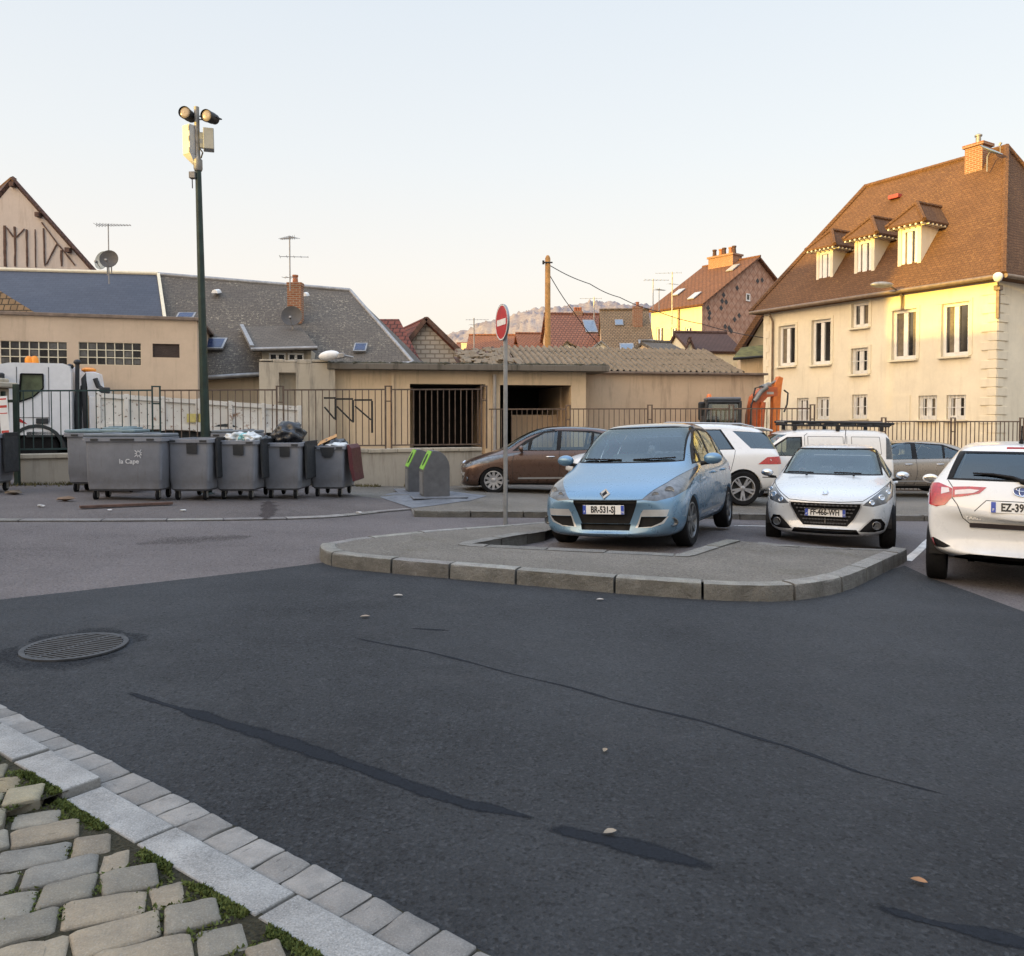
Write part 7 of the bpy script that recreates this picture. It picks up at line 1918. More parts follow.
def mirror(t, x, y, z, mat, s, sc=1.0):
    mb = MB(); c = V((x + s * .15 * sc, y, z)); mb.blob(c, (.135 * sc, .075 * sc, .085 * sc), 3, 0)
    for v in mb.bm.verts:
        if v.co.y > c.y + .045 * sc: v.co.y = c.y + .045 * sc
    m = mb.build('mirror', mat, t, smooth=50, local=True)
    mb = MB(); mb.tube([(x - s * .03, y + .02, z - .07), (x + s * .09, y + .01, z - .05)], .028 * sc, 8); mb.build('mirror_arm', M_blackp, m, smooth=50, local=True)
    mb = MB(); mb.blob((c.x, c.y + .047 * sc, z), (.112 * sc, .004, .066 * sc), 2, 0); mb.build('mirror_glass', M_chrome, m, smooth=60, local=True)
def handle(t, x, y, z, s, mat, L=.2):
    mb = MB(); mb.tube([(x - s * .005, y - L / 2, z), (x + s * .028, y - L / 2 + .03, z), (x + s * .03, y + L / 2 - .03, z + .004), (x - s * .005, y + L / 2, z + .004)], [.014, .017, .017, .013], 8); mb.build('door_handle', mat, t, smooth=50, local=True)
def sidex(car, y, z, side=1):
    """half width of the shell at y, z"""
    h = car.bvh.ray_cast(V((side * 3, y, z)), V((-side, 0, 0))); return h[0].x if h[0] else side * .85
def fronty(car, x, z, rear=False):
    h = car.bvh.ray_cast(V((x, 9 if rear else -3, z)), V((0, -1 if rear else 1, 0))); return h[0].y if h[0] else 0
def circ(y, z, r, n=28, a0=0, a1=360, sx=1.0): return [(y + sx * r * math.cos(R(a0 + (a1 - a0) * k / n)), z + r * math.sin(R(a0 + (a1 - a0) * k / n))) for k in range(n)]
def mir(p): return [(-x, z) for x, z in p]

def wells(car, t, axles, r, hw, arch=1.13):
    for y in axles:
        for s in (-1, 1):
            fs = car.cut('x', circ(y, r, r * arch), s); bmesh.ops.delete(car.bm, geom=fs, context='FACES')
            low = [(y - r * arch, r), (y + r * arch, r), (y + r * arch, -.2), (y - r * arch, -.2)]
            fs = car.cut('x', low, s); bmesh.ops.delete(car.bm, geom=fs, context='FACES')
            mb = MB(); n = 20
            for k in range(n):
                a, b = math.pi * k / n, math.pi * (k + 1) / n; q = r * arch + .003
                mb.poly([(s * hw * .97, y + q * math.cos(a), r + q * math.sin(a)), (s * hw * .97, y + q * math.cos(b), r + q * math.sin(b)), (s * (hw - .42), y + q * math.cos(b), r + q * math.sin(b)), (s * (hw - .42), y + q * math.cos(a), r + q * math.sin(a))])
            mb.poly([(s * (hw - .42), y + q * math.cos(math.pi * k / n), r + q * math.sin(math.pi * k / n)) for k in range(n + 1)]); mb.build('wheel_arch', M_blackp, t, local=True)

def place(px, py, Y_, th, ax, hw_, dz=0.0, pitch=0, roll=0):
    """matrix data for a car whose near front (or rear) wheel meets the ground at a photo position"""
    g = P(px, py, Y_); return g

def set_car(t, contact, loc_contact, rz, pitch=0.0, roll=0.0):
    e = Matrix.Rotation(rz, 4, 'Z') @ Matrix.Rotation(pitch, 4, 'X') @ Matrix.Rotation(roll, 4, 'Y')
    o = V(contact) - e @ V(loc_contact); t.location = o; t.rotation_euler = e.to_euler()

# ---- compact people carrier (used for the blue and the brown car)
def mpv(label, paint, contact, loc_c, rz, pitch=0, roll=0, front=True, rimmat=None, group=None, txt='BR-531-SJ', right_only=False, steer=0):
    st = [(.00, .25, .64, .54, .54, .60, .63, .08), (.05, .19, .79, .66, .64, .73, .755, .13), (.16, .16, .865, .75, .69, .80, .83, .16), (.38, .16, .91, .85, .71, .895, .925, .13), (.75, .19, .915, .92, .70, .985, 1.02, .10), (1.02, .19, .918, .95, .69, 1.05, 1.09, .12),
          (1.22, .19, .92, .97, .70, 1.17, 1.20, .14), (1.60, .19, .9225, .985, .69, 1.405, 1.44, .11), (2.0, .19, .9225, .995, .665, 1.545, 1.59, .07), (2.5, .19, .9225, 1.005, .65, 1.59, 1.638, .02), (3.1, .19, .92, 1.02, .64, 1.58, 1.63, -.02),
          (3.65, .20, .90, 1.04, .62, 1.53, 1.58, -.06), (3.92, .24, .885, 1.05, .56, 1.43, 1.48, -.10), (4.12, .28, .875, 1.03, .58, 1.16, 1.20, -.13), (4.26, .30, .84, .90, .58, .95, .97, -.15), (4.344, .36, .72, .70, .5, .74, .76, -.15)]
    c = Car(st); t = thing('parked_car', label, 'car', (0, 0, 0), 0, group); set_car(t, contact, loc_c, rz, pitch, roll); r = .326; ax = (.87, 3.573)
    wells(c, t, ax, r, .9)
    seam = lambda ax_, pts, s=1, w=.011: c.line(ax_, pts, w, 1, s)
    # glazing
    ws = [(-.71, 1.095), (.71, 1.095), (.685, 1.20), (.62, 1.535), (-.62, 1.535), (-.685, 1.20)]
    c.mark(c.cut('y', [(-.725, 1.08), (.725, 1.08), (.70, 1.2), (.635, 1.55), (-.635, 1.55), (-.70, 1.2)], -1), 2)
    c.take(c.cut('y', ws, -1), 'windscreen', M_glassc, t, .006)
    for s in (-1, 1):
        fr = [(1.30, 1.03), (2.42, 1.045), (3.35, 1.07), (3.78, 1.15), (3.62, 1.44), (3.2, 1.525), (2.45, 1.53), (2.06, 1.485), (1.62, 1.27)]
        c.mark(c.cut('x', fr, s), 2)
        for nm, q in (('side_window', [(1.74, 1.055), (2.36, 1.06), (2.40, 1.50), (2.09, 1.46), (1.80, 1.30)]), ('side_window', [(2.46, 1.06), (3.16, 1.08), (3.22, 1.48), (2.50, 1.505)]), ('quarter_window', [(3.23, 1.085), (3.36, 1.09), (3.70, 1.17), (3.56, 1.41), (3.28, 1.475)]), ('quarter_window', [(1.40, 1.05), (1.67, 1.055), (1.70, 1.24)])):
            c.take(c.cut('x', q, s), nm, M_glasss, t, .005)
        # doors
        seam('x', [(1.36, .98), (1.30, .75), (1.33, .38), (1.42, .30), (2.38, .29), (2.44, .6), (2.43, 1.03)], s); seam('x', [(2.44, .3), (3.1, .3), (3.22, .62), (3.3, .9), (3.22, 1.05)], s)
        c.mark(c.cut('x', [(1.32, .26), (3.18, .26), (3.18, .20), (1.32, .20)], s), 1)
        c.mark(c.cut('x', [(1.45, .40), (3.1, .43), (3.1, .385), (1.45, .36)], s), 3)
        # front wing lamp and fog areas
        hl = [(.45, .69), (.62, .675), (.80, .72), (.905, .80), (.905, .93), (.86, 1.0), (.74, .935), (.56, .80)]
        q = [(s * x, z) for x, z in hl]; f = c.take(c.cut('y', q if s > 0 else q[::-1], -1), 'headlight', M_lampg, t, .004, .02)
        y0 = fronty(c, 0, .6)
        mb = MB()
        for x, z, rr_ in ((.60, .735, .05), (.735, .785, .06)):
            yy = fronty(c, s * x, z) + .012; Ml = Matrix.Translation((s * x, yy, z)) @ Matrix.Rotation(R(30 * s), 4, 'Z') @ Matrix.Rotation(R(90), 4, 'X')
            mb.lathe([(rr_, .0), (rr_ * .8, -.01), (rr_ * .35, -.014), (.003, -.01)], 18, Ml, cap=False)
        mb.build('reflector', M_satin, f, smooth=50, local=True)
    c.take(c.cut('y', [(-.30, .40), (.30, .40), (.34, .50), (.40, .655), (.40, .685), (-.40, .685), (-.40, .655), (-.34, .50)], -1), 'grille', M_blackp, t, .035, -.03)
    c.take(c.cut('y', [(-.30, .295), (.30, .295), (.315, .398), (-.315, .398)], -1), 'lower_grille', M_blackp, t, .05, -.045)
    for s in (-1, 1):
        q = [(s * x, z) for x, z in ((.40, .345), (.56, .36), (.68, .43), (.735, .49), (.44, .49))]; c.take(c.cut('y', q, -1), 'bumper_intake', M_blackp, t, .03, -.025)
        for pts in (((.37, .34), (.44, .53), (.47, .575), (.76, .575), (.735, .495), (.445, .493), (.398, .34)), ((.398, .34), (.56, .345), (.70, .41), (.755, .495), (.735, .492), (.68, .43), (.56, .362))):
            c.mark(c.cut('y', [(s * x, z) for x, z in pts], -1), 3)
        yy = fronty(c, s * .79, .42); Ml = Matrix.Translation((s * .79, yy + .01, .42)) @ Matrix.Rotation(R(25 * s), 4, 'Z') @ Matrix.Rotation(R(90), 4, 'X')
        mb = MB(); mb.lathe([(.062, -.01), (.062, .015), (.05, .018), (.046, .004), (.02, -.004), (.003, -.004)], 20, Ml, cap=False); mb.build('fog_lamp', M_lampd, t, smooth=40, local=True)
    seam('y', [(-.86, .86), (-.80, .80), (-.56, .70), (-.42, .69), (.42, .69), (.56, .70), (.80, .80), (.86, .86)], -1, .008)
    c.mark(c.cut('z', [(-.59, 2.0), (.59, 2.0), (.57, 3.7), (-.57, 3.7)], 1), 4)
    # tail
    c.take(c.cut('y', [(-.52, 1.12), (.52, 1.12), (.48, 1.45), (-.48, 1.45)], 1), 'rear_window', M_glassd, t, .004)
    for s in (-1, 1): c.take(c.cut('x', [(4.0, .86), (4.3, .84), (4.22, 1.05), (4.02, 1.14), (3.86, 1.10)], s), 'tail_light', M_lampr, t, .002, .01)
    # diamond badge, mouldings
    yy = fronty(c, 0, .765); sl = math.atan2(fronty(c, 0, .80) - fronty(c, 0, .73), .07); Mb = Matrix.Translation((0, yy - .006, .765)) @ Matrix.Rotation(R(90) - sl, 4, 'X')
    mb = MB(); o = [(0, .088), (.068, 0), (0, -.088), (-.068, 0)]; i_ = [(0, .045), (.032, 0), (0, -.045), (-.032, 0)]
    for k in range(4):
        a, b, c_, d = o[k], o[(k + 1) % 4], i_[(k + 1) % 4], i_[k]; m1 = lambda p, h: Mb @ V((p[0], p[1], h))
        md0, md1 = ((a[0] + d[0]) / 2, (a[1] + d[1]) / 2), ((b[0] + c_[0]) / 2, (b[1] + c_[1]) / 2)
        mb.poly([m1(a, 0), m1(b, 0), m1(md1, .02), m1(md0, .02)]); mb.poly([m1(md0, .02), m1(md1, .02), m1(c_, .0), m1(d, .0)])
    mb.build('badge', M_chrome, t, local=True, merge=.0005)
    mb = MB(); mb.poly([Mb @ V((x, y, .0015)) for x, y in i_]); mb.build('badge_core', M_blackp, t, local=True)
    yy = fronty(c, .2, .565); plate(t, txt, Matrix.Translation((-.015, min(fronty(c, 0, .57), yy) - .012, .572)) @ Matrix.Rotation(R(90), 4, 'X'), True, '78')
    for s in (-1, 1):
        mirror(t, s * .90, 1.52, 1.09, M_mirr if paint is None else paint, s, .9); handle(t, sidex(c, 2.22, .90, s), 2.22, .90, s, M_chrome if front is None else paint); handle(t, sidex(c, 3.02, .92, s), 3.02, .92, s, M_chrome if front is None else paint)
    mb = MB()
    for s in (-1, 1): mb.tube([(s * .08, 1.08, 1.118), (s * .35, 1.1, 1.125), (s * .62, 1.17, 1.13)], .011, 6)
    mb.build('wiper', M_blackp, t, local=True)
    mb = MB(); mb.box((0, 1.98, 1.47), (.22, .03, .06), None, .015); mb.tube([(0, 1.95, 1.49), (0, 1.93, 1.54)], .02, 6); mb.build('rear_view_mirror', M_blackp, t, local=True)
    c.lip(.05, lambda v: v.z < .75 and abs(v.x) > .6 and (abs(v.y - ax[0]) < .4 or abs(v.y - ax[1]) < .4))
    c.finish(t, paint)
    interior(t, .80, 1.0, 1.60, 1.15, 4.0, 2.25, 3.1)
    for o in t.children_recursive:                    # drooping nose of this model
        if o.type == 'MESH':
            for v in o.data.vertices: v.co.z -= .075 * max(0, min(1, (1.45 - v.co.y) / 1.0)) * max(0, min(1, (v.co.z - .12) / .3))
    for y in ax:
        for s in (-1, 1): wheel_mesh(t, 'wheel', s * .79, y, r, .205, 10 if rimmat is None else 7, rimmat or M_silver, steer if y < 1 else 0, .68)
    return t
M_roofg = plain('roof_glass', (.012, .014, .018), .06, var=.2, coat=1.0); M_mirr = M_chrome
P_blue = carpaint('paint_blue', (.135, .25, .37), .45); P_brown = carpaint('paint_brown', (.10, .055, .038), .5); P_white = carpaint('paint_white', (.70, .71, .71), .0); P_silverw = carpaint('paint_pearl', (.60, .63, .65), .15)
P_beige = carpaint('paint_beige', (.30, .26, .215), .5); P_vanw = carpaint('paint_van_white', (.68, .68, .67), .0)
TH = R(24.5)
blue = mpv('light blue people carrier parked nose first in the bay on the island', P_blue, P(694, 546, 9.95), (.895, .87, 0), -TH, R(-2.2), R(-2.2), True, M_darkrim, steer=-3)
brown = mpv('metallic brown people carrier parked along the railings with light alloy wheels', P_brown, P(493.5, 494, 19.0), (.895, .87, 0), R(-90), R(-.5), 0, None, None)

def side_glass(c, t, panes, m, frame_pts):
    for s in (-1, 1):
        if frame_pts: c.mark(c.cut('x', frame_pts, s), 2)
        for nm, q in panes: c.take(c.cut('x', q, s), nm, m, t, .005)

# ---- small white hatchback facing the camera
M_stud = plain('grille_stud', (.13, .13, .135), .3, .7)
def hatch():
    t = thing('parked_car', 'white hatchback facing the street with a chrome framed grille, right of the blue car', 'car'); paint = P_silverw
    st = [(.00, .28, .56, .52, .48, .57, .60, .12), (.05, .22, .66, .66, .56, .71, .735, .15), (.16, .19, .76, .73, .62, .79, .815, .17), (.38, .18, .83, .80, .66, .86, .885, .15), (.75, .18, .86, .865, .67, .93, .96, .10), (1.02, .18, .865, .895, .67, .985, 1.015, .12),
          (1.25, .18, .868, .91, .65, 1.08, 1.11, .14), (1.6, .18, .8695, .92, .635, 1.265, 1.305, .12), (1.95, .18, .8695, .93, .61, 1.375, 1.425, .07), (2.4, .18, .8695, .94, .60, 1.405, 1.458, .02), (2.9, .18, .865, .95, .55, 1.38, 1.43, -.03), (3.35, .2, .85, .96, .53, 1.31, 1.36, -.08),
          (3.6, .24, .835, .965, .53, 1.22, 1.26, -.12), (3.8, .28, .82, .93, .54, 1.02, 1.05, -.14), (3.9, .3, .79, .84, .55, .88, .9, -.14), (3.973, .36, .68, .66, .48, .7, .72, -.13)]
    c = Car(st); r = .308; ax = (.80, 3.338); set_car(t, P(895, 548.5, 11.15), (.865, .80, 0), -R(26), R(-1.2), R(-.3)); wells(c, t, ax, r, .85)
    c.mark(c.cut('y', [(-.70, 1.0), (.70, 1.0), (.67, 1.12), (.59, 1.385), (-.59, 1.385), (-.67, 1.12)], -1), 2)
    c.take(c.cut('y', [(-.68, 1.02), (.68, 1.02), (.65, 1.12), (.57, 1.37), (-.57, 1.37), (-.65, 1.12)], -1), 'windscreen', M_glassc, t, .006)
    side_glass(c, t, (('side_window', [(1.55, .975), (2.35, .985), (2.38, 1.335), (2.05, 1.32), (1.72, 1.20)]), ('side_window', [(2.44, .985), (3.05, 1.0), (3.2, 1.2), (3.05, 1.27), (2.48, 1.33)])), M_glasss, [(1.4, .955), (3.2, .985), (3.4, 1.22), (3.1, 1.30), (2.4, 1.365), (2.0, 1.345), (1.6, 1.19)])
    for s in (-1, 1):
        c.line('x', [(1.32, .92), (1.27, .6), (1.33, .32), (2.35, .30), (2.41, .6), (2.40, .96)], .010, 1, s); c.line('x', [(2.41, .31), (2.95, .32), (3.05, .6), (3.12, .95)], .010, 1, s)
        c.mark(c.cut('x', [(1.2, .27), (2.95, .27), (2.95, .19), (1.2, .19)], s), 1)
        hl = [(.47, .635), (.60, .62), (.76, .66), (.83, .73), (.835, .86), (.80, .915), (.70, .835), (.56, .72)]
        f = c.take(c.cut('y', [(s * x, z) for x, z in hl], -1), 'headlight', M_lampg, t, .004, .02)
        mb = MB()
        for x, z, q in ((.585, .675, .038), (.70, .735, .045), (.775, .80, .035)):
            Ml = Matrix.Translation((s * x, fronty(c, s * x, z) + .0, z)) @ Matrix.Rotation(R(30 * s), 4, 'Z') @ Matrix.Rotation(R(70), 4, 'X'); mb.lathe([(q, .004), (q * .8, .012), (q * .4, .008), (.003, .01)], 16, Ml, cap=False)
        mb.build('reflector', M_chrome, f, smooth=50, local=True)
        c.take(c.cut('y', [(s * x, z) for x, z in ((.43, .28), (.62, .275), (.73, .30), (.75, .38), (.70, .455), (.60, .46), (.50, .36))], -1), 'fog_recess', M_blackp, t, .02, -.018)
        c.mark(c.cut('y', [(s * x, z) for x, z in ((.405, .275), (.43, .28), (.50, .36), (.60, .46), (.585, .465), (.48, .37))], -1), 3)
        yy = fronty(c, s * .64, .365); Ml = Matrix.Translation((s * .64, yy + .012, .365)) @ Matrix.Rotation(R(18 * s), 4, 'Z') @ Matrix.Rotation(R(90), 4, 'X')
        mb = MB(); mb.lathe([(.058, -.01), (.058, .012), (.05, .016), (.044, .002), (.02, -.003), (.003, .0)], 20, Ml, cap=False); mb.build('fog_lamp', M_lampg, t, smooth=40, local=True)
        mirror(t, s * .85, 1.40, 1.00, M_chrome, s, .68)
        for y in (2.18, 2.92): handle(t, sidex(c, y, .86, s), y, .86, s, paint)
    gr = [(-.45, .655), (-.44, .60), (-.36, .44), (-.28, .345), (.28, .345), (.36, .44), (.44, .60), (.45, .655)]
    c.mark(c.cut('y', [(x * 1.05, .50 + (z - .50) * 1.09) for x, z in gr], -1), 3)
    g = c.take(c.cut('y', gr, -1), 'grille', M_blackp, t, .025, -.022)
    mb = MB()
    for k in range(6):
        z = .375 + k * .05; hw = .27 + (z - .345) * .55
        for i in range(15):
            x = (i / 14 - .5) * 2 * (hw - .035); yy = fronty(c, x, z) + .008; mb.box((x, yy, z), (.028, .012, .018), None, .003)
        for i in range(14): xa, xb = (i / 14 - .5) * 2 * (hw - .035), ((i + 1) / 14 - .5) * 2 * (hw - .035); mb.beam((xa, fronty(c, xa, z) + .012, z), (xb, fronty(c, xb, z) + .012, z), .008, .006)
    for i in range(5): za, zb_ = .375 + i * .05, .425 + i * .05; mb.beam((0, fronty(c, 0, za) + .012, za), (0, fronty(c, 0, zb_) + .012, zb_), .008, .008, up=(0, 1, 0))
    mb.build('grille_studs', M_stud, g, local=True)
    c.take(c.cut('y', [(-.44, .235), (.44, .235), (.40, .305), (-.40, .305)], -1), 'lower_grille', M_blackp, t, .03, -.025)
    c.line('y', [(-.80, .92), (-.62, .79), (-.47, .69), (-.2, .675), (.2, .675), (.47, .69), (.62, .79), (.80, .92)], .009, 1, -1)
    c.take(c.cut('y', [(-.5, 1.0), (.5, 1.0), (.46, 1.24), (-.46, 1.24)], 1), 'rear_window', M_glassd, t, .004)
    for s in (-1, 1): c.take(c.cut('x', [(3.66, .80), (3.9, .80), (3.85, .95), (3.62, 1.0)], s), 'tail_light', M_lampr, t, .002, .01)
    sl = math.atan2(fronty(c, 0, .815) - fronty(c, 0, .765), .05); Mb = Matrix.Translation((.0, fronty(c, 0, .79) - .006, .79)) @ Matrix.Rotation(R(90) - sl, 4, 'X')
    li = [(-.035, .02), (-.02, .05), (.01, .058), (.03, .045), (.012, .038), (.04, .02), (.018, .016), (.045, -.012), (.02, -.006), (.035, -.05), (.012, -.03), (.0, -.052), (-.012, -.05), (-.002, -.025), (-.03, -.045), (-.04, -.04), (-.018, -.012), (-.02, .012)]
    mb = MB(); mb.prism([Mb @ V((x, y, 0)) for x, y in li], Mb.to_3x3() @ V((0, 0, .008))); mb.build('lion_badge', M_chrome, t, local=True)
    plate(t, 'FF-466-WH', Matrix.Translation((0, fronty(c, 0, .52) - .004, .525)) @ Matrix.Rotation(R(86), 4, 'X'), True, '27')
    mb = MB()
    for x0 in (-.35, .3): mb.tube([(x0 + .12, .98, 1.032), (x0 - .05, 1.0, 1.035), (x0 - .25, 1.03, 1.035)], .011, 6)
    for x in (-.32, .32): mb.box((x, .90, 1.0), (.03, .04, .018), None, .006)
    mb.build('wiper', M_blackp, t, local=True)
    mb = MB(); mb.box((0, 1.86, 1.31), (.22, .03, .06), None, .015); mb.blob((0, 1.84, 1.35), (.05, .04, .035), 2, 0); mb.build('rear_view_mirror', M_blackp, t, local=True)
    mb = MB(); mb.tube([(.12, 2.2, 1.45), (.12, 2.5, 1.72)], .006, 5); mb.build('aerial', M_blackp, t, local=True)
    c.lip(.05, lambda v: v.z < .7 and abs(v.x) > .6 and min(abs(v.y - ax[0]), abs(v.y - ax[1])) < .4)
    c.finish(t, paint); interior(t, .75, .94, 1.42, 1.1, 3.7, 2.1, 2.95)
    for y in ax:
        for s in (-1, 1): wheel_mesh(t, 'wheel', s * .765, y, r, .19, 9, M_silver, 4 if y < 1 else 0, .66)
hatch()

# ---- white supermini seen from behind
def mini():
    t = thing('parked_car', 'white hatchback seen from behind with red and clear tail lights, cut by the right edge', 'car'); paint = P_white
    st = [(.00, .28, .54, .52, .46, .57, .60, .12), (.05, .22, .64, .66, .56, .71, .735, .15), (.16, .19, .74, .74, .62, .8, .825, .16), (.38, .18, .81, .82, .65, .88, .91, .14), (.7, .18, .84, .88, .66, .96, .99, .1), (.95, .18, .845, .91, .65, 1.03, 1.06, .12), (1.15, .18, .8475, .93, .63, 1.15, 1.19, .13),
          (1.5, .18, .8475, .95, .6, 1.34, 1.38, .1), (1.85, .18, .8475, .96, .58, 1.43, 1.475, .05), (2.4, .18, .8475, .98, .575, 1.455, 1.508, 0), (3.0, .18, .845, 1.0, .57, 1.44, 1.495, -.03), (3.42, .2, .84, 1.03, .565, 1.405, 1.46, -.06), (3.60, .24, .835, 1.05, .57, 1.36, 1.41, -.09), (3.72, .27, .83, 1.05, .595, 1.19, 1.23, -.12), (3.83, .3, .825, .98, .62, 1.03, 1.05, -.14), (3.905, .31, .81, .84, .62, .88, .90, -.14), (3.945, .36, .74, .64, .56, .68, .7, -.13)]
    c = Car(st); r = .305; ax = (.82, 3.33); set_car(t, P(927, 577.5, 8.6), (.84, 3.33, 0), R(180) - R(31), R(2.4), R(0)); wells(c, t, ax, r, .83)
    c.mark(c.cut('y', [(-.655, 1.075), (.655, 1.075), (.63, 1.16), (.55, 1.375), (-.55, 1.375), (-.63, 1.16)], 1), 2)
    c.take(c.cut('y', [(-.60, 1.095), (.60, 1.095), (.565, 1.20), (.50, 1.355), (-.50, 1.355), (-.565, 1.20)], 1), 'rear_window', M_glassd2, t, .006)
    side_glass(c, t, (('side_window', [(1.5, 1.0), (2.3, 1.01), (2.33, 1.39), (2.0, 1.37), (1.66, 1.24)]), ('side_window', [(2.38, 1.01), (3.0, 1.03), (3.2, 1.22), (3.08, 1.33), (2.42, 1.385)])), M_glasss, [(1.35, .98), (3.1, 1.01), (3.4, 1.22), (3.15, 1.36), (2.3, 1.41), (1.95, 1.395), (1.55, 1.24)])
    c.take(c.cut('y', [(-.62, 1.06), (.62, 1.06), (.53, 1.39), (-.53, 1.39)], -1), 'windscreen', M_glassc, t, .006)
    for s in (-1, 1):
        # tail light: red outer bowl, clear band running into the tailgate
        red = [(.60, .99), (.60, .90), (.66, .82), (.74, .80), (.86, .83), (.86, 1.03), (.72, 1.04)]; band = [(.30, 1.012), (.36, .95), (.50, .915), (.595, .90), (.595, 1.005), (.45, 1.015)]
        f1 = c.take(c.cut('y', [(s * x, z) for x, z in band], 1), 'tail_light', M_lampr, t, -.006, .02)
        f2 = c.take(c.cut('y', [(s * x, z) for x, z in red], 1), 'tail_light', M_lampr, t, -.006, .02)
        f3 = c.cut('x', [(3.55, .99), (3.66, .85), (3.95, .82), (3.95, 1.04), (3.75, 1.06)], s); 
        f3 = [f for f in f3 if f.normal.x * s > .6]
        if f3: c.take(f3, 'tail_light', M_lampr, t, -.004, .015)
        mb = MB(); sx = lambda x, z, d=-.011: V((s * x, fronty(c, s * x, z, True) - d, z))
        mb.poly([sx(*p) for p in ((.36, .985), (.41, .955), (.575, .93), (.575, .975), (.45, .992))]); mb.poly([sx(*p) for p in ((.625, .955), (.70, .93), (.70, 1.0), (.63, .995))]); mb.build('reversing_lamp', M_lampw, f1, local=True)
        c.take(c.cut('y', [(s * x, z) for x, z in ((.60, .405), (.66, .385), (.79, .385), (.79, .475), (.76, .485))], 1), 'bumper_recess', M_blackp, t, .012, -.01)
        mb = MB(); mb.poly([sx(*p, -.002) for p in ((.745, .395), (.785, .395), (.785, .475), (.765, .478))]); mb.build('reflector', M_lampr, t, local=True)
        mirror(t, s * .84, 1.25, 1.02, paint, s, .7)
        c.line('x', [(2.34, .32), (2.36, 1.0)], .010, 1, s); c.line('y', [(s * .60, .90), (s * .55, .83), (s * .50, .70), (s * .44, .645), (0, .64)], .009, 1, 1); c.line('y', [(s * .595, 1.0), (s * .64, 1.07)], .008, 1, 1)
        c.mark(c.cut('x', [(1.2, .26), (2.95, .26), (2.95, .18), (1.2, .18)], s), 1)
        for y in (2.15, 2.88): handle(t, sidex(c, y, .88, s), y, .88, s, paint)
    c.take(c.cut('y', [(-.40, .19), (.40, .19), (.58, .30), (.44, .345), (-.44, .345), (-.58, .30)], 1), 'diffuser', M_blackp, t, .05, -.045)
    mb = MB(); y = lambda x, z: fronty(c, x, z, True)
    for a in range(12):
        x0, x1 = -.44 + .88 * a / 12, -.44 + .88 * (a + 1) / 12; mb.prism([(x0, y(x0, .63) + .012, .61), (x1, y(x1, .63) + .012, .61), (x1, y(x1, .66) + .012, .655), (x0, y(x0, .66) + .012, .655)], (0, -.02, 0))
    mb.build('boot_trim', plain('trim_brown', (.05, .04, .04), .4, .3), t, local=True, merge=.001)
    # number plate in its recess, badge, lettering
    My = lambda x, z, tilt=12: Matrix.Translation((x, y(x, z) + .006, z)) @ Matrix.Rotation(R(180), 4, 'Z') @ Matrix.Rotation(R(90 - tilt), 4, 'X')
    c.line('y', [(-.40, .775), (-.30, .885), (.30, .885), (.40, .775)], .008, 1, 1)
    plate(t, 'EZ-392-VT', My(0, .825, 9), False, '27')
    mb = MB(); Mb = My(0, .985, 22)
    for rx, ry, w_ in ((.075, .05, .009), (.026, .047, .007), (.05, .02, .007)):
        n = 28; oy = 0 if ry != .02 else .022
        for k in range(n):
            a, b = 2 * math.pi * k / n, 2 * math.pi * (k + 1) / n; mb.tube([Mb @ V((rx * math.cos(a), oy + ry * math.sin(a), .004)), Mb @ V((rx * math.cos(b), oy + ry * math.sin(b), .004))], w_ * .6, 5, caps=False)
    mb.build('badge', M_chrome, t, local=True, smooth=60)
    mb = MB(); mb.poly([Mb @ V((.07 * math.cos(2 * math.pi * k / 24), .046 * math.sin(2 * math.pi * k / 24), .001)) for k in range(24)]); mb.build('badge_core', plain('badge_blue', (.03, .06, .2), .3), t, local=True)
    mb = MB(); text_mb(mb, 'YARIS', .055, My(.41, .705, 9), 'CENTER', .002); mb.build('boot_lettering', M_satin, t, local=True)
    mb = MB(); mb.box((0, y(0, 1.41) - .005, 1.408), (.26, .03, .028), None, .006); mb.build('brake_light', M_lampr, t, local=True)
    mb = MB(); q = lambda x, z: (x, y(x, z) + .018, z); mb.tube([q(-.02, 1.075), q(.08, 1.12), q(.25, 1.145), q(.42, 1.15)], [.022, .016, .012, .008], 8); mb.blob(q(-.02, 1.08), (.05, .03, .03), 2, 0); mb.build('rear_wiper', M_blackp, t, smooth=50, local=True)
    mb = MB(); mb.tube([(0, 3.3, 1.47), (0, 3.38, 1.50)], [.025, .012], 8); mb.tube([(0, 3.36, 1.49), (0, 3.42, 1.64)], .008, 6); mb.build('aerial', M_blackp, t, local=True)
    c.lip(.05, lambda v: v.z < .7 and abs(v.x) > .6 and min(abs(v.y - ax[0]), abs(v.y - ax[1])) < .4)
    c.finish(t, paint); interior(t, .74, .98, 1.44, 1.0, 3.55, 2.0, 2.8)
    for yy in ax:
        for s in (-1, 1): wheel_mesh(t, 'wheel', s * .745, yy, r, .185, 9, M_silver, 0, .64)
M_glassd2 = glass('tailgate_glass', (.20, .24, .25), .05); M_lampw = plain('reversing_clear', (.62, .55, .54), .15, coat=1)
mini()

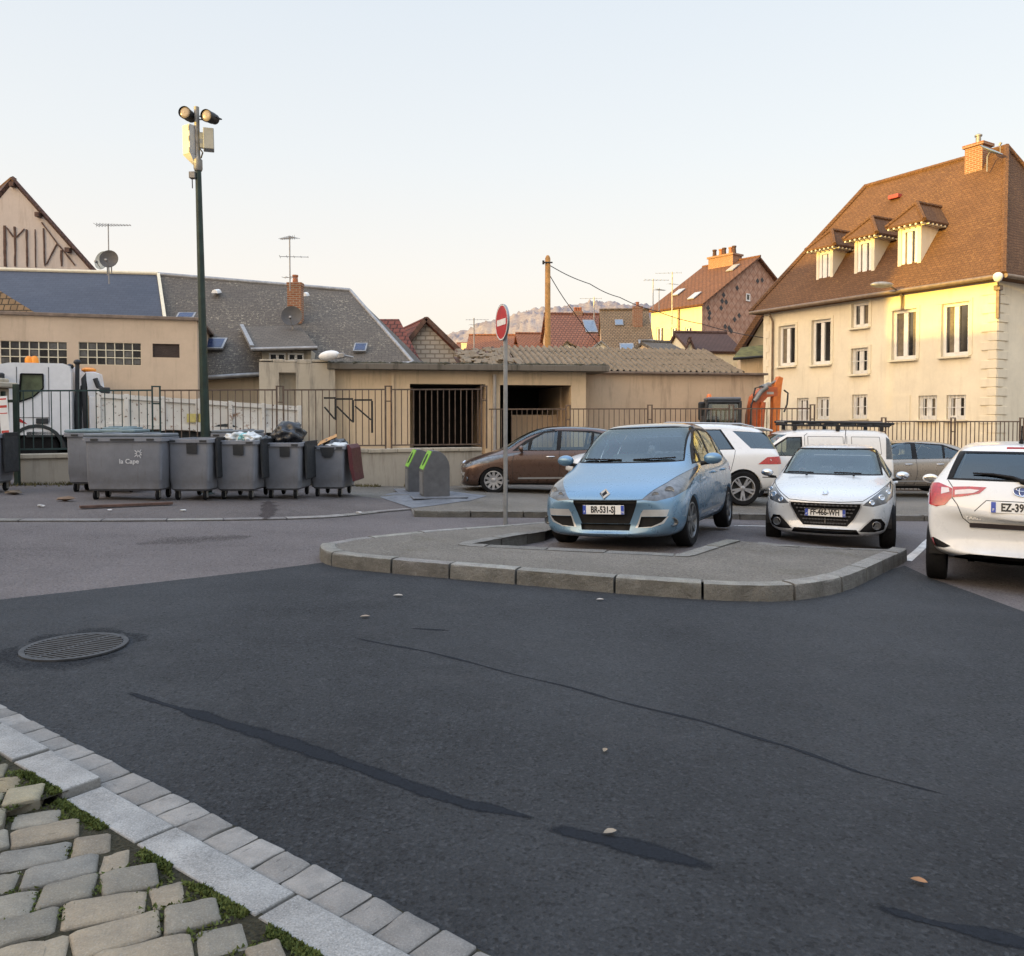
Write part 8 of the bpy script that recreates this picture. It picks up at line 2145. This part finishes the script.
# ---- big white off-roader, side and rear quarter
def suv():
    t = thing('parked_car', 'big white off road car with tinted rear glass parked between the blue and white cars', 'car'); paint = P_white
    st = [(0, .35, .68, .62, .6, .68, .72, .14), (.06, .3, .8, .85, .7, .9, .94, .16), (.2, .26, .88, .98, .74, 1.02, 1.05, .16), (.6, .24, .94, 1.05, .76, 1.09, 1.12, .12), (1.1, .24, .955, 1.09, .76, 1.13, 1.17, .1), (1.45, .24, .96, 1.11, .74, 1.22, 1.26, .12), (1.9, .24, .963, 1.12, .69, 1.53, 1.57, .1), (2.3, .24, .963, 1.13, .66, 1.69, 1.74, .05),
          (2.9, .24, .963, 1.14, .65, 1.735, 1.79, 0), (3.6, .25, .96, 1.15, .645, 1.71, 1.77, -.02), (4.1, .27, .955, 1.16, .64, 1.66, 1.71, -.05), (4.42, .3, .945, 1.16, .64, 1.59, 1.64, -.08), (4.6, .33, .94, 1.15, .66, 1.34, 1.37, -.1), (4.72, .36, .925, 1.05, .68, 1.1, 1.12, -.12), (4.8, .42, .84, .8, .62, .84, .86, -.12)]
    c = Car(st); r = .375; ax = (.86, 3.775); set_car(t, P(743, 506, 17.2), (.95, 3.775, 0), R(-88), R(0), 0); wells(c, t, ax, r, .94)
    side_glass(c, t, (('side_window', [(1.75, 1.20), (2.48, 1.21), (2.48, 1.62), (2.25, 1.59), (1.95, 1.42)]), ('side_window', [(2.56, 1.21), (3.56, 1.23), (3.34, 1.63), (2.56, 1.63)]), ('quarter_window', [(3.62, 1.615), (3.97, 1.24), (4.58, 1.22), (4.50, 1.42), (4.36, 1.575)])), M_glassd, [(1.65, 1.185), (3.62, 1.215), (3.37, 1.65), (2.3, 1.65), (1.9, 1.45)])
    c.take(c.cut('y', [(-.70, 1.17), (.70, 1.17), (.60, 1.58), (-.60, 1.58)], 1), 'rear_window', M_glassd, t, .004); c.take(c.cut('y', [(-.72, 1.26), (.72, 1.26), (.62, 1.66), (-.62, 1.66)], -1), 'windscreen', M_glassc, t, .005)
    for s in (-1, 1):
        f = c.take(c.cut('x', [(4.10, .90), (4.30, 1.05), (4.79, 1.08), (4.79, .90)], s), 'tail_light', M_lampr, t, -.006, .02)
        mb = MB(); mb.poly([(s * (abs(sidex(c, y_, z_, s)) + .013), y_, z_) for y_, z_ in ((4.38, .975), (4.62, .975), (4.62, 1.015), (4.36, 1.012))]); mb.build('lamp_band', M_lampw, f, local=True)
        c.line('x', [(2.52, .45), (2.52, 1.2)], .011, 1, s); c.line('x', [(3.35, .5), (3.5, .75), (3.62, 1.2)], .011, 1, s); c.line('x', [(1.55, .45), (1.5, 1.1)], .011, 1, s)
        c.mark(c.cut('x', [(1.3, .42), (3.33, .42), (3.33, .26), (1.3, .26)], s), 2); mirror(t, s * .94, 1.75, 1.22, paint, s, 1.2)
        c.line('x', [(4.2, .62), (4.78, .60)], .02, 1, s)
        for y_ in (2.35, 3.3): handle(t, sidex(c, y_, 1.0, s), y_, 1.0, s, paint)
        mb = MB(); mb.tube([(s * .66, 2.2, 1.73), (s * .665, 2.5, 1.79), (s * .65, 3.8, 1.77), (s * .645, 4.1, 1.70)], .018, 8); mb.build('roof_rail', M_satin, t, smooth=50, local=True)
        c.take(c.cut('y', [(s * x, z) for x, z in ((.52, .74), (.85, .74), (.9, .9), (.62, .9))], -1), 'headlight', M_lampg, t, .004)
    mb = MB(); mb.prism([(-.6, 4.28, 1.665), (.6, 4.28, 1.665), (.58, 4.55, 1.60), (-.58, 4.55, 1.60)], (0, .0, .035), bevel=.012); mb.build('spoiler', paint, t, local=True)
    c.lip(.06, lambda v: v.z < .85 and abs(v.x) > .6 and min(abs(v.y - ax[0]), abs(v.y - ax[1])) < .5)
    c.finish(t, paint); interior(t, .82, 1.12, 1.74, 1.5, 4.3, 2.5, 3.4)
    for y_ in ax:
        for s in (-1, 1): wheel_mesh(t, 'wheel', s * .83, y_, r, .255, 5, M_silver, 0, .70, 2)
suv()

# ---- white van with a roof rack
def van():
    t = thing('parked_van', 'white panel van with a black ladder rack on its roof behind the white hatchback', 'van'); paint = P_vanw
    st = [(0, .3, .66, .6, .58, .66, .7, .13), (.06, .24, .78, .82, .66, .88, .92, .16), (.2, .2, .86, .95, .7, 1.0, 1.04, .15), (.6, .19, .9, 1.03, .72, 1.09, 1.13, .1), (.9, .19, .91, 1.06, .73, 1.18, 1.22, .12), (1.3, .19, .915, 1.08, .73, 1.5, 1.54, .1), (1.6, .19, .915, 1.1, .74, 1.7, 1.75, .06),
          (2.1, .19, .915, 1.1, .75, 1.75, 1.8, 0), (3.2, .19, .915, 1.1, .75, 1.75, 1.8, 0), (3.95, .2, .912, 1.1, .745, 1.745, 1.795, -.01), (4.18, .24, .908, 1.1, .74, 1.70, 1.75, -.03), (4.26, .28, .9, 1.05, .73, 1.4, 1.44, -.04), (4.30, .34, .86, .8, .7, .95, 1.0, -.04)]
    c = Car(st); r = .31; ax = (.85, 3.55); g = P(892, 499, 19.7); g.z = -.50; set_car(t, g, (.9, 4.2, 0), R(-97), R(-.5), 0); wells(c, t, ax, r, .9)
    side_glass(c, t, (('side_window', [(1.28, 1.14), (2.02, 1.15), (2.02, 1.58), (1.72, 1.57), (1.45, 1.38)]),), M_glasss, [(1.2, 1.12), (2.06, 1.13), (2.06, 1.61), (1.7, 1.6), (1.4, 1.40)])
    c.take(c.cut('y', [(-.76, 1.2), (.76, 1.2), (.68, 1.66), (-.68, 1.66)], -1), 'windscreen', M_glassc, t, .005)
    for s in (-1, 1):
        c.line('x', [(2.12, .4), (2.12, 1.64), (2.2, 1.70)], .012, 1, s); c.line('x', [(1.2, .4), (1.15, 1.05)], .011, 1, s); c.line('x', [(3.1, .4), (3.14, 1.64)], .012, 1, s); c.line('x', [(2.2, 1.20), (3.05, 1.21), (3.05, 1.62), (2.2, 1.62), (2.2, 1.20)], .012, 1, s); c.line('x', [(3.25, 1.20), (3.95, 1.20), (3.92, 1.62), (3.25, 1.62), (3.25, 1.20)], .012, 1, s)
        c.take(c.cut('x', [(4.05, 1.08), (4.22, 1.08), (4.19, 1.55), (4.08, 1.62)], s), 'tail_light', M_lampd, t, -.005, .02)
        mirror(t, s * .9, 1.3, 1.2, M_blackp, s, 1.2); handle(t, sidex(c, 1.95, 1.0, s), 1.95, 1.0, s, M_blackp)
        c.mark(c.cut('x', [(1.25, .40), (3.1, .40), (3.1, .33), (1.25, .33)], s), 2)
    rk = thing('roof_rack', 'black tubular ladder rack fixed on the roof of the white van', 'roof rack', t.location); rk.rotation_euler = t.rotation_euler
    mb = MB()
    for x in (-.62, .62): mb.tube([(x, 1.65, 1.97), (x, 1.75, 1.99), (x, 4.15, 1.96), (x, 4.3, 1.95)], .028, 8); mb.tube([(x, 1.68, 1.90), (x, 4.2, 1.885)], .02, 8)
    mb.build('side_rail', M_iron, rk, smooth=50, local=True); mb = MB()
    for k in range(7): y_ = 1.7 + k * .42; mb.tube([(-.64, y_, 1.945 - .005 * k), (.64, y_, 1.945 - .005 * k)], .022, 8)
    mb.build('cross_bar', M_iron, rk, smooth=50, local=True)
    for y_ in (1.9, 2.95, 4.0):
        for x in (-.64, .64): mb = MB(); mb.box((x, y_, 1.84), (.06, .09, .16), None, .01); mb.build('rack_foot', M_iron, rk, local=True)
    mb = MB()
    for x in (-.34, -.1, .14): mb.box((x, 2.9, 1.985), (.17, 2.5, .03), None, .006)
    mb.build('boards', M_castor, rk, local=True)
    c.lip(.05, lambda v: v.z < .7 and abs(v.x) > .6 and min(abs(v.y - ax[0]), abs(v.y - ax[1])) < .45)
    c.finish(t, paint); interior(t, .8, 1.08, 1.7, 1.0, 2.15, 1.85, 1.87)
    for y_ in ax:
        for s in (-1, 1): wheel_mesh(t, 'wheel', s * .79, y_, r, .2, 8, M_silver, 0, .66)
van()

# ---- beige saloon side-on behind
def beige():
    t = thing('parked_car', 'metallic beige car standing side on behind the two white hatchbacks', 'car'); paint = P_beige
    st = [(0, .3, .6, .54, .52, .6, .63, .13), (.05, .24, .72, .68, .6, .74, .765, .16), (.2, .2, .83, .76, .66, .81, .84, .17), (.6, .19, .89, .85, .69, .91, .94, .1), (1.05, .19, .9, .9, .7, .97, 1.0, .1), (1.4, .19, .905, .93, .68, 1.09, 1.12, .12), (1.9, .19, .908, .95, .62, 1.36, 1.40, .1), (2.3, .19, .908, .96, .59, 1.45, 1.50, .04), (2.9, .19, .905, .97, .58, 1.45, 1.505, 0),
          (3.5, .2, .9, .98, .57, 1.40, 1.45, -.04), (3.95, .24, .885, .99, .56, 1.26, 1.30, -.09), (4.2, .28, .87, .97, .58, 1.06, 1.09, -.13), (4.33, .3, .84, .88, .58, .92, .94, -.14), (4.4, .36, .72, .68, .5, .72, .74, -.14)]
    c = Car(st); r = .32; ax = (.88, 3.6); g = P(914, 497, 21.2); set_car(t, g, (.9, 2.38, 0), R(-90), 0, 0); wells(c, t, ax, r, .88)
    side_glass(c, t, (('side_window', [(1.62, 1.0), (2.36, 1.01), (2.42, 1.41), (2.12, 1.38), (1.8, 1.22)]), ('side_window', [(2.50, 1.01), (3.18, 1.02), (3.26, 1.36), (2.54, 1.415)]), ('quarter_window', [(3.24, 1.03), (3.5, 1.05), (3.66, 1.2), (3.32, 1.33)])), M_glasss, [(1.48, .985), (3.5, 1.02), (3.78, 1.2), (3.3, 1.385), (2.4, 1.445), (2.05, 1.40), (1.65, 1.2)])
    c.take(c.cut('y', [(-.68, 1.05), (.68, 1.05), (.56, 1.42), (-.56, 1.42)], -1), 'windscreen', M_glassc, t, .005); c.take(c.cut('y', [(-.52, 1.05), (.52, 1.05), (.48, 1.27), (-.48, 1.27)], 1), 'rear_window', M_glassd, t, .005)
    for s in (-1, 1):
        c.line('x', [(1.38, .95), (1.32, .7), (1.4, .33), (2.4, .32), (2.46, .6), (2.45, 1.0)], .011, 1, s); c.line('x', [(2.46, .33), (3.12, .34), (3.28, .65), (3.36, 1.02)], .011, 1, s); c.mark(c.cut('x', [(1.3, .30), (3.2, .30), (3.2, .2), (1.3, .2)], s), 1); c.mark(c.cut('x', [(1.4, .43), (3.15, .44), (3.15, .41), (1.4, .40)], s), 3)
        mirror(t, s * .88, 1.6, 1.03, paint, s, 1.05)
        for y_ in (2.24, 3.08): handle(t, sidex(c, y_, .87, s), y_, .87, s, M_chrome)
        c.take(c.cut('x', [(4.02, .82), (4.36, .80), (4.28, .96), (3.95, 1.0)], s), 'tail_light', M_lampr, t, .002, .01); c.take(c.cut('y', [(s * x, z) for x, z in ((.48, .66), (.78, .70), (.84, .84), (.6, .78))], -1), 'headlight', M_lampg, t, .004)
    c.lip(.05, lambda v: v.z < .75 and abs(v.x) > .6 and min(abs(v.y - ax[0]), abs(v.y - ax[1])) < .45)
    c.finish(t, paint); interior(t, .78, .98, 1.46, 1.2, 3.9, 2.3, 3.15)
    for y_ in ax:
        for s in (-1, 1): wheel_mesh(t, 'wheel', s * .785, y_, r, .2, 9, M_silver, 0, .66)
beige()
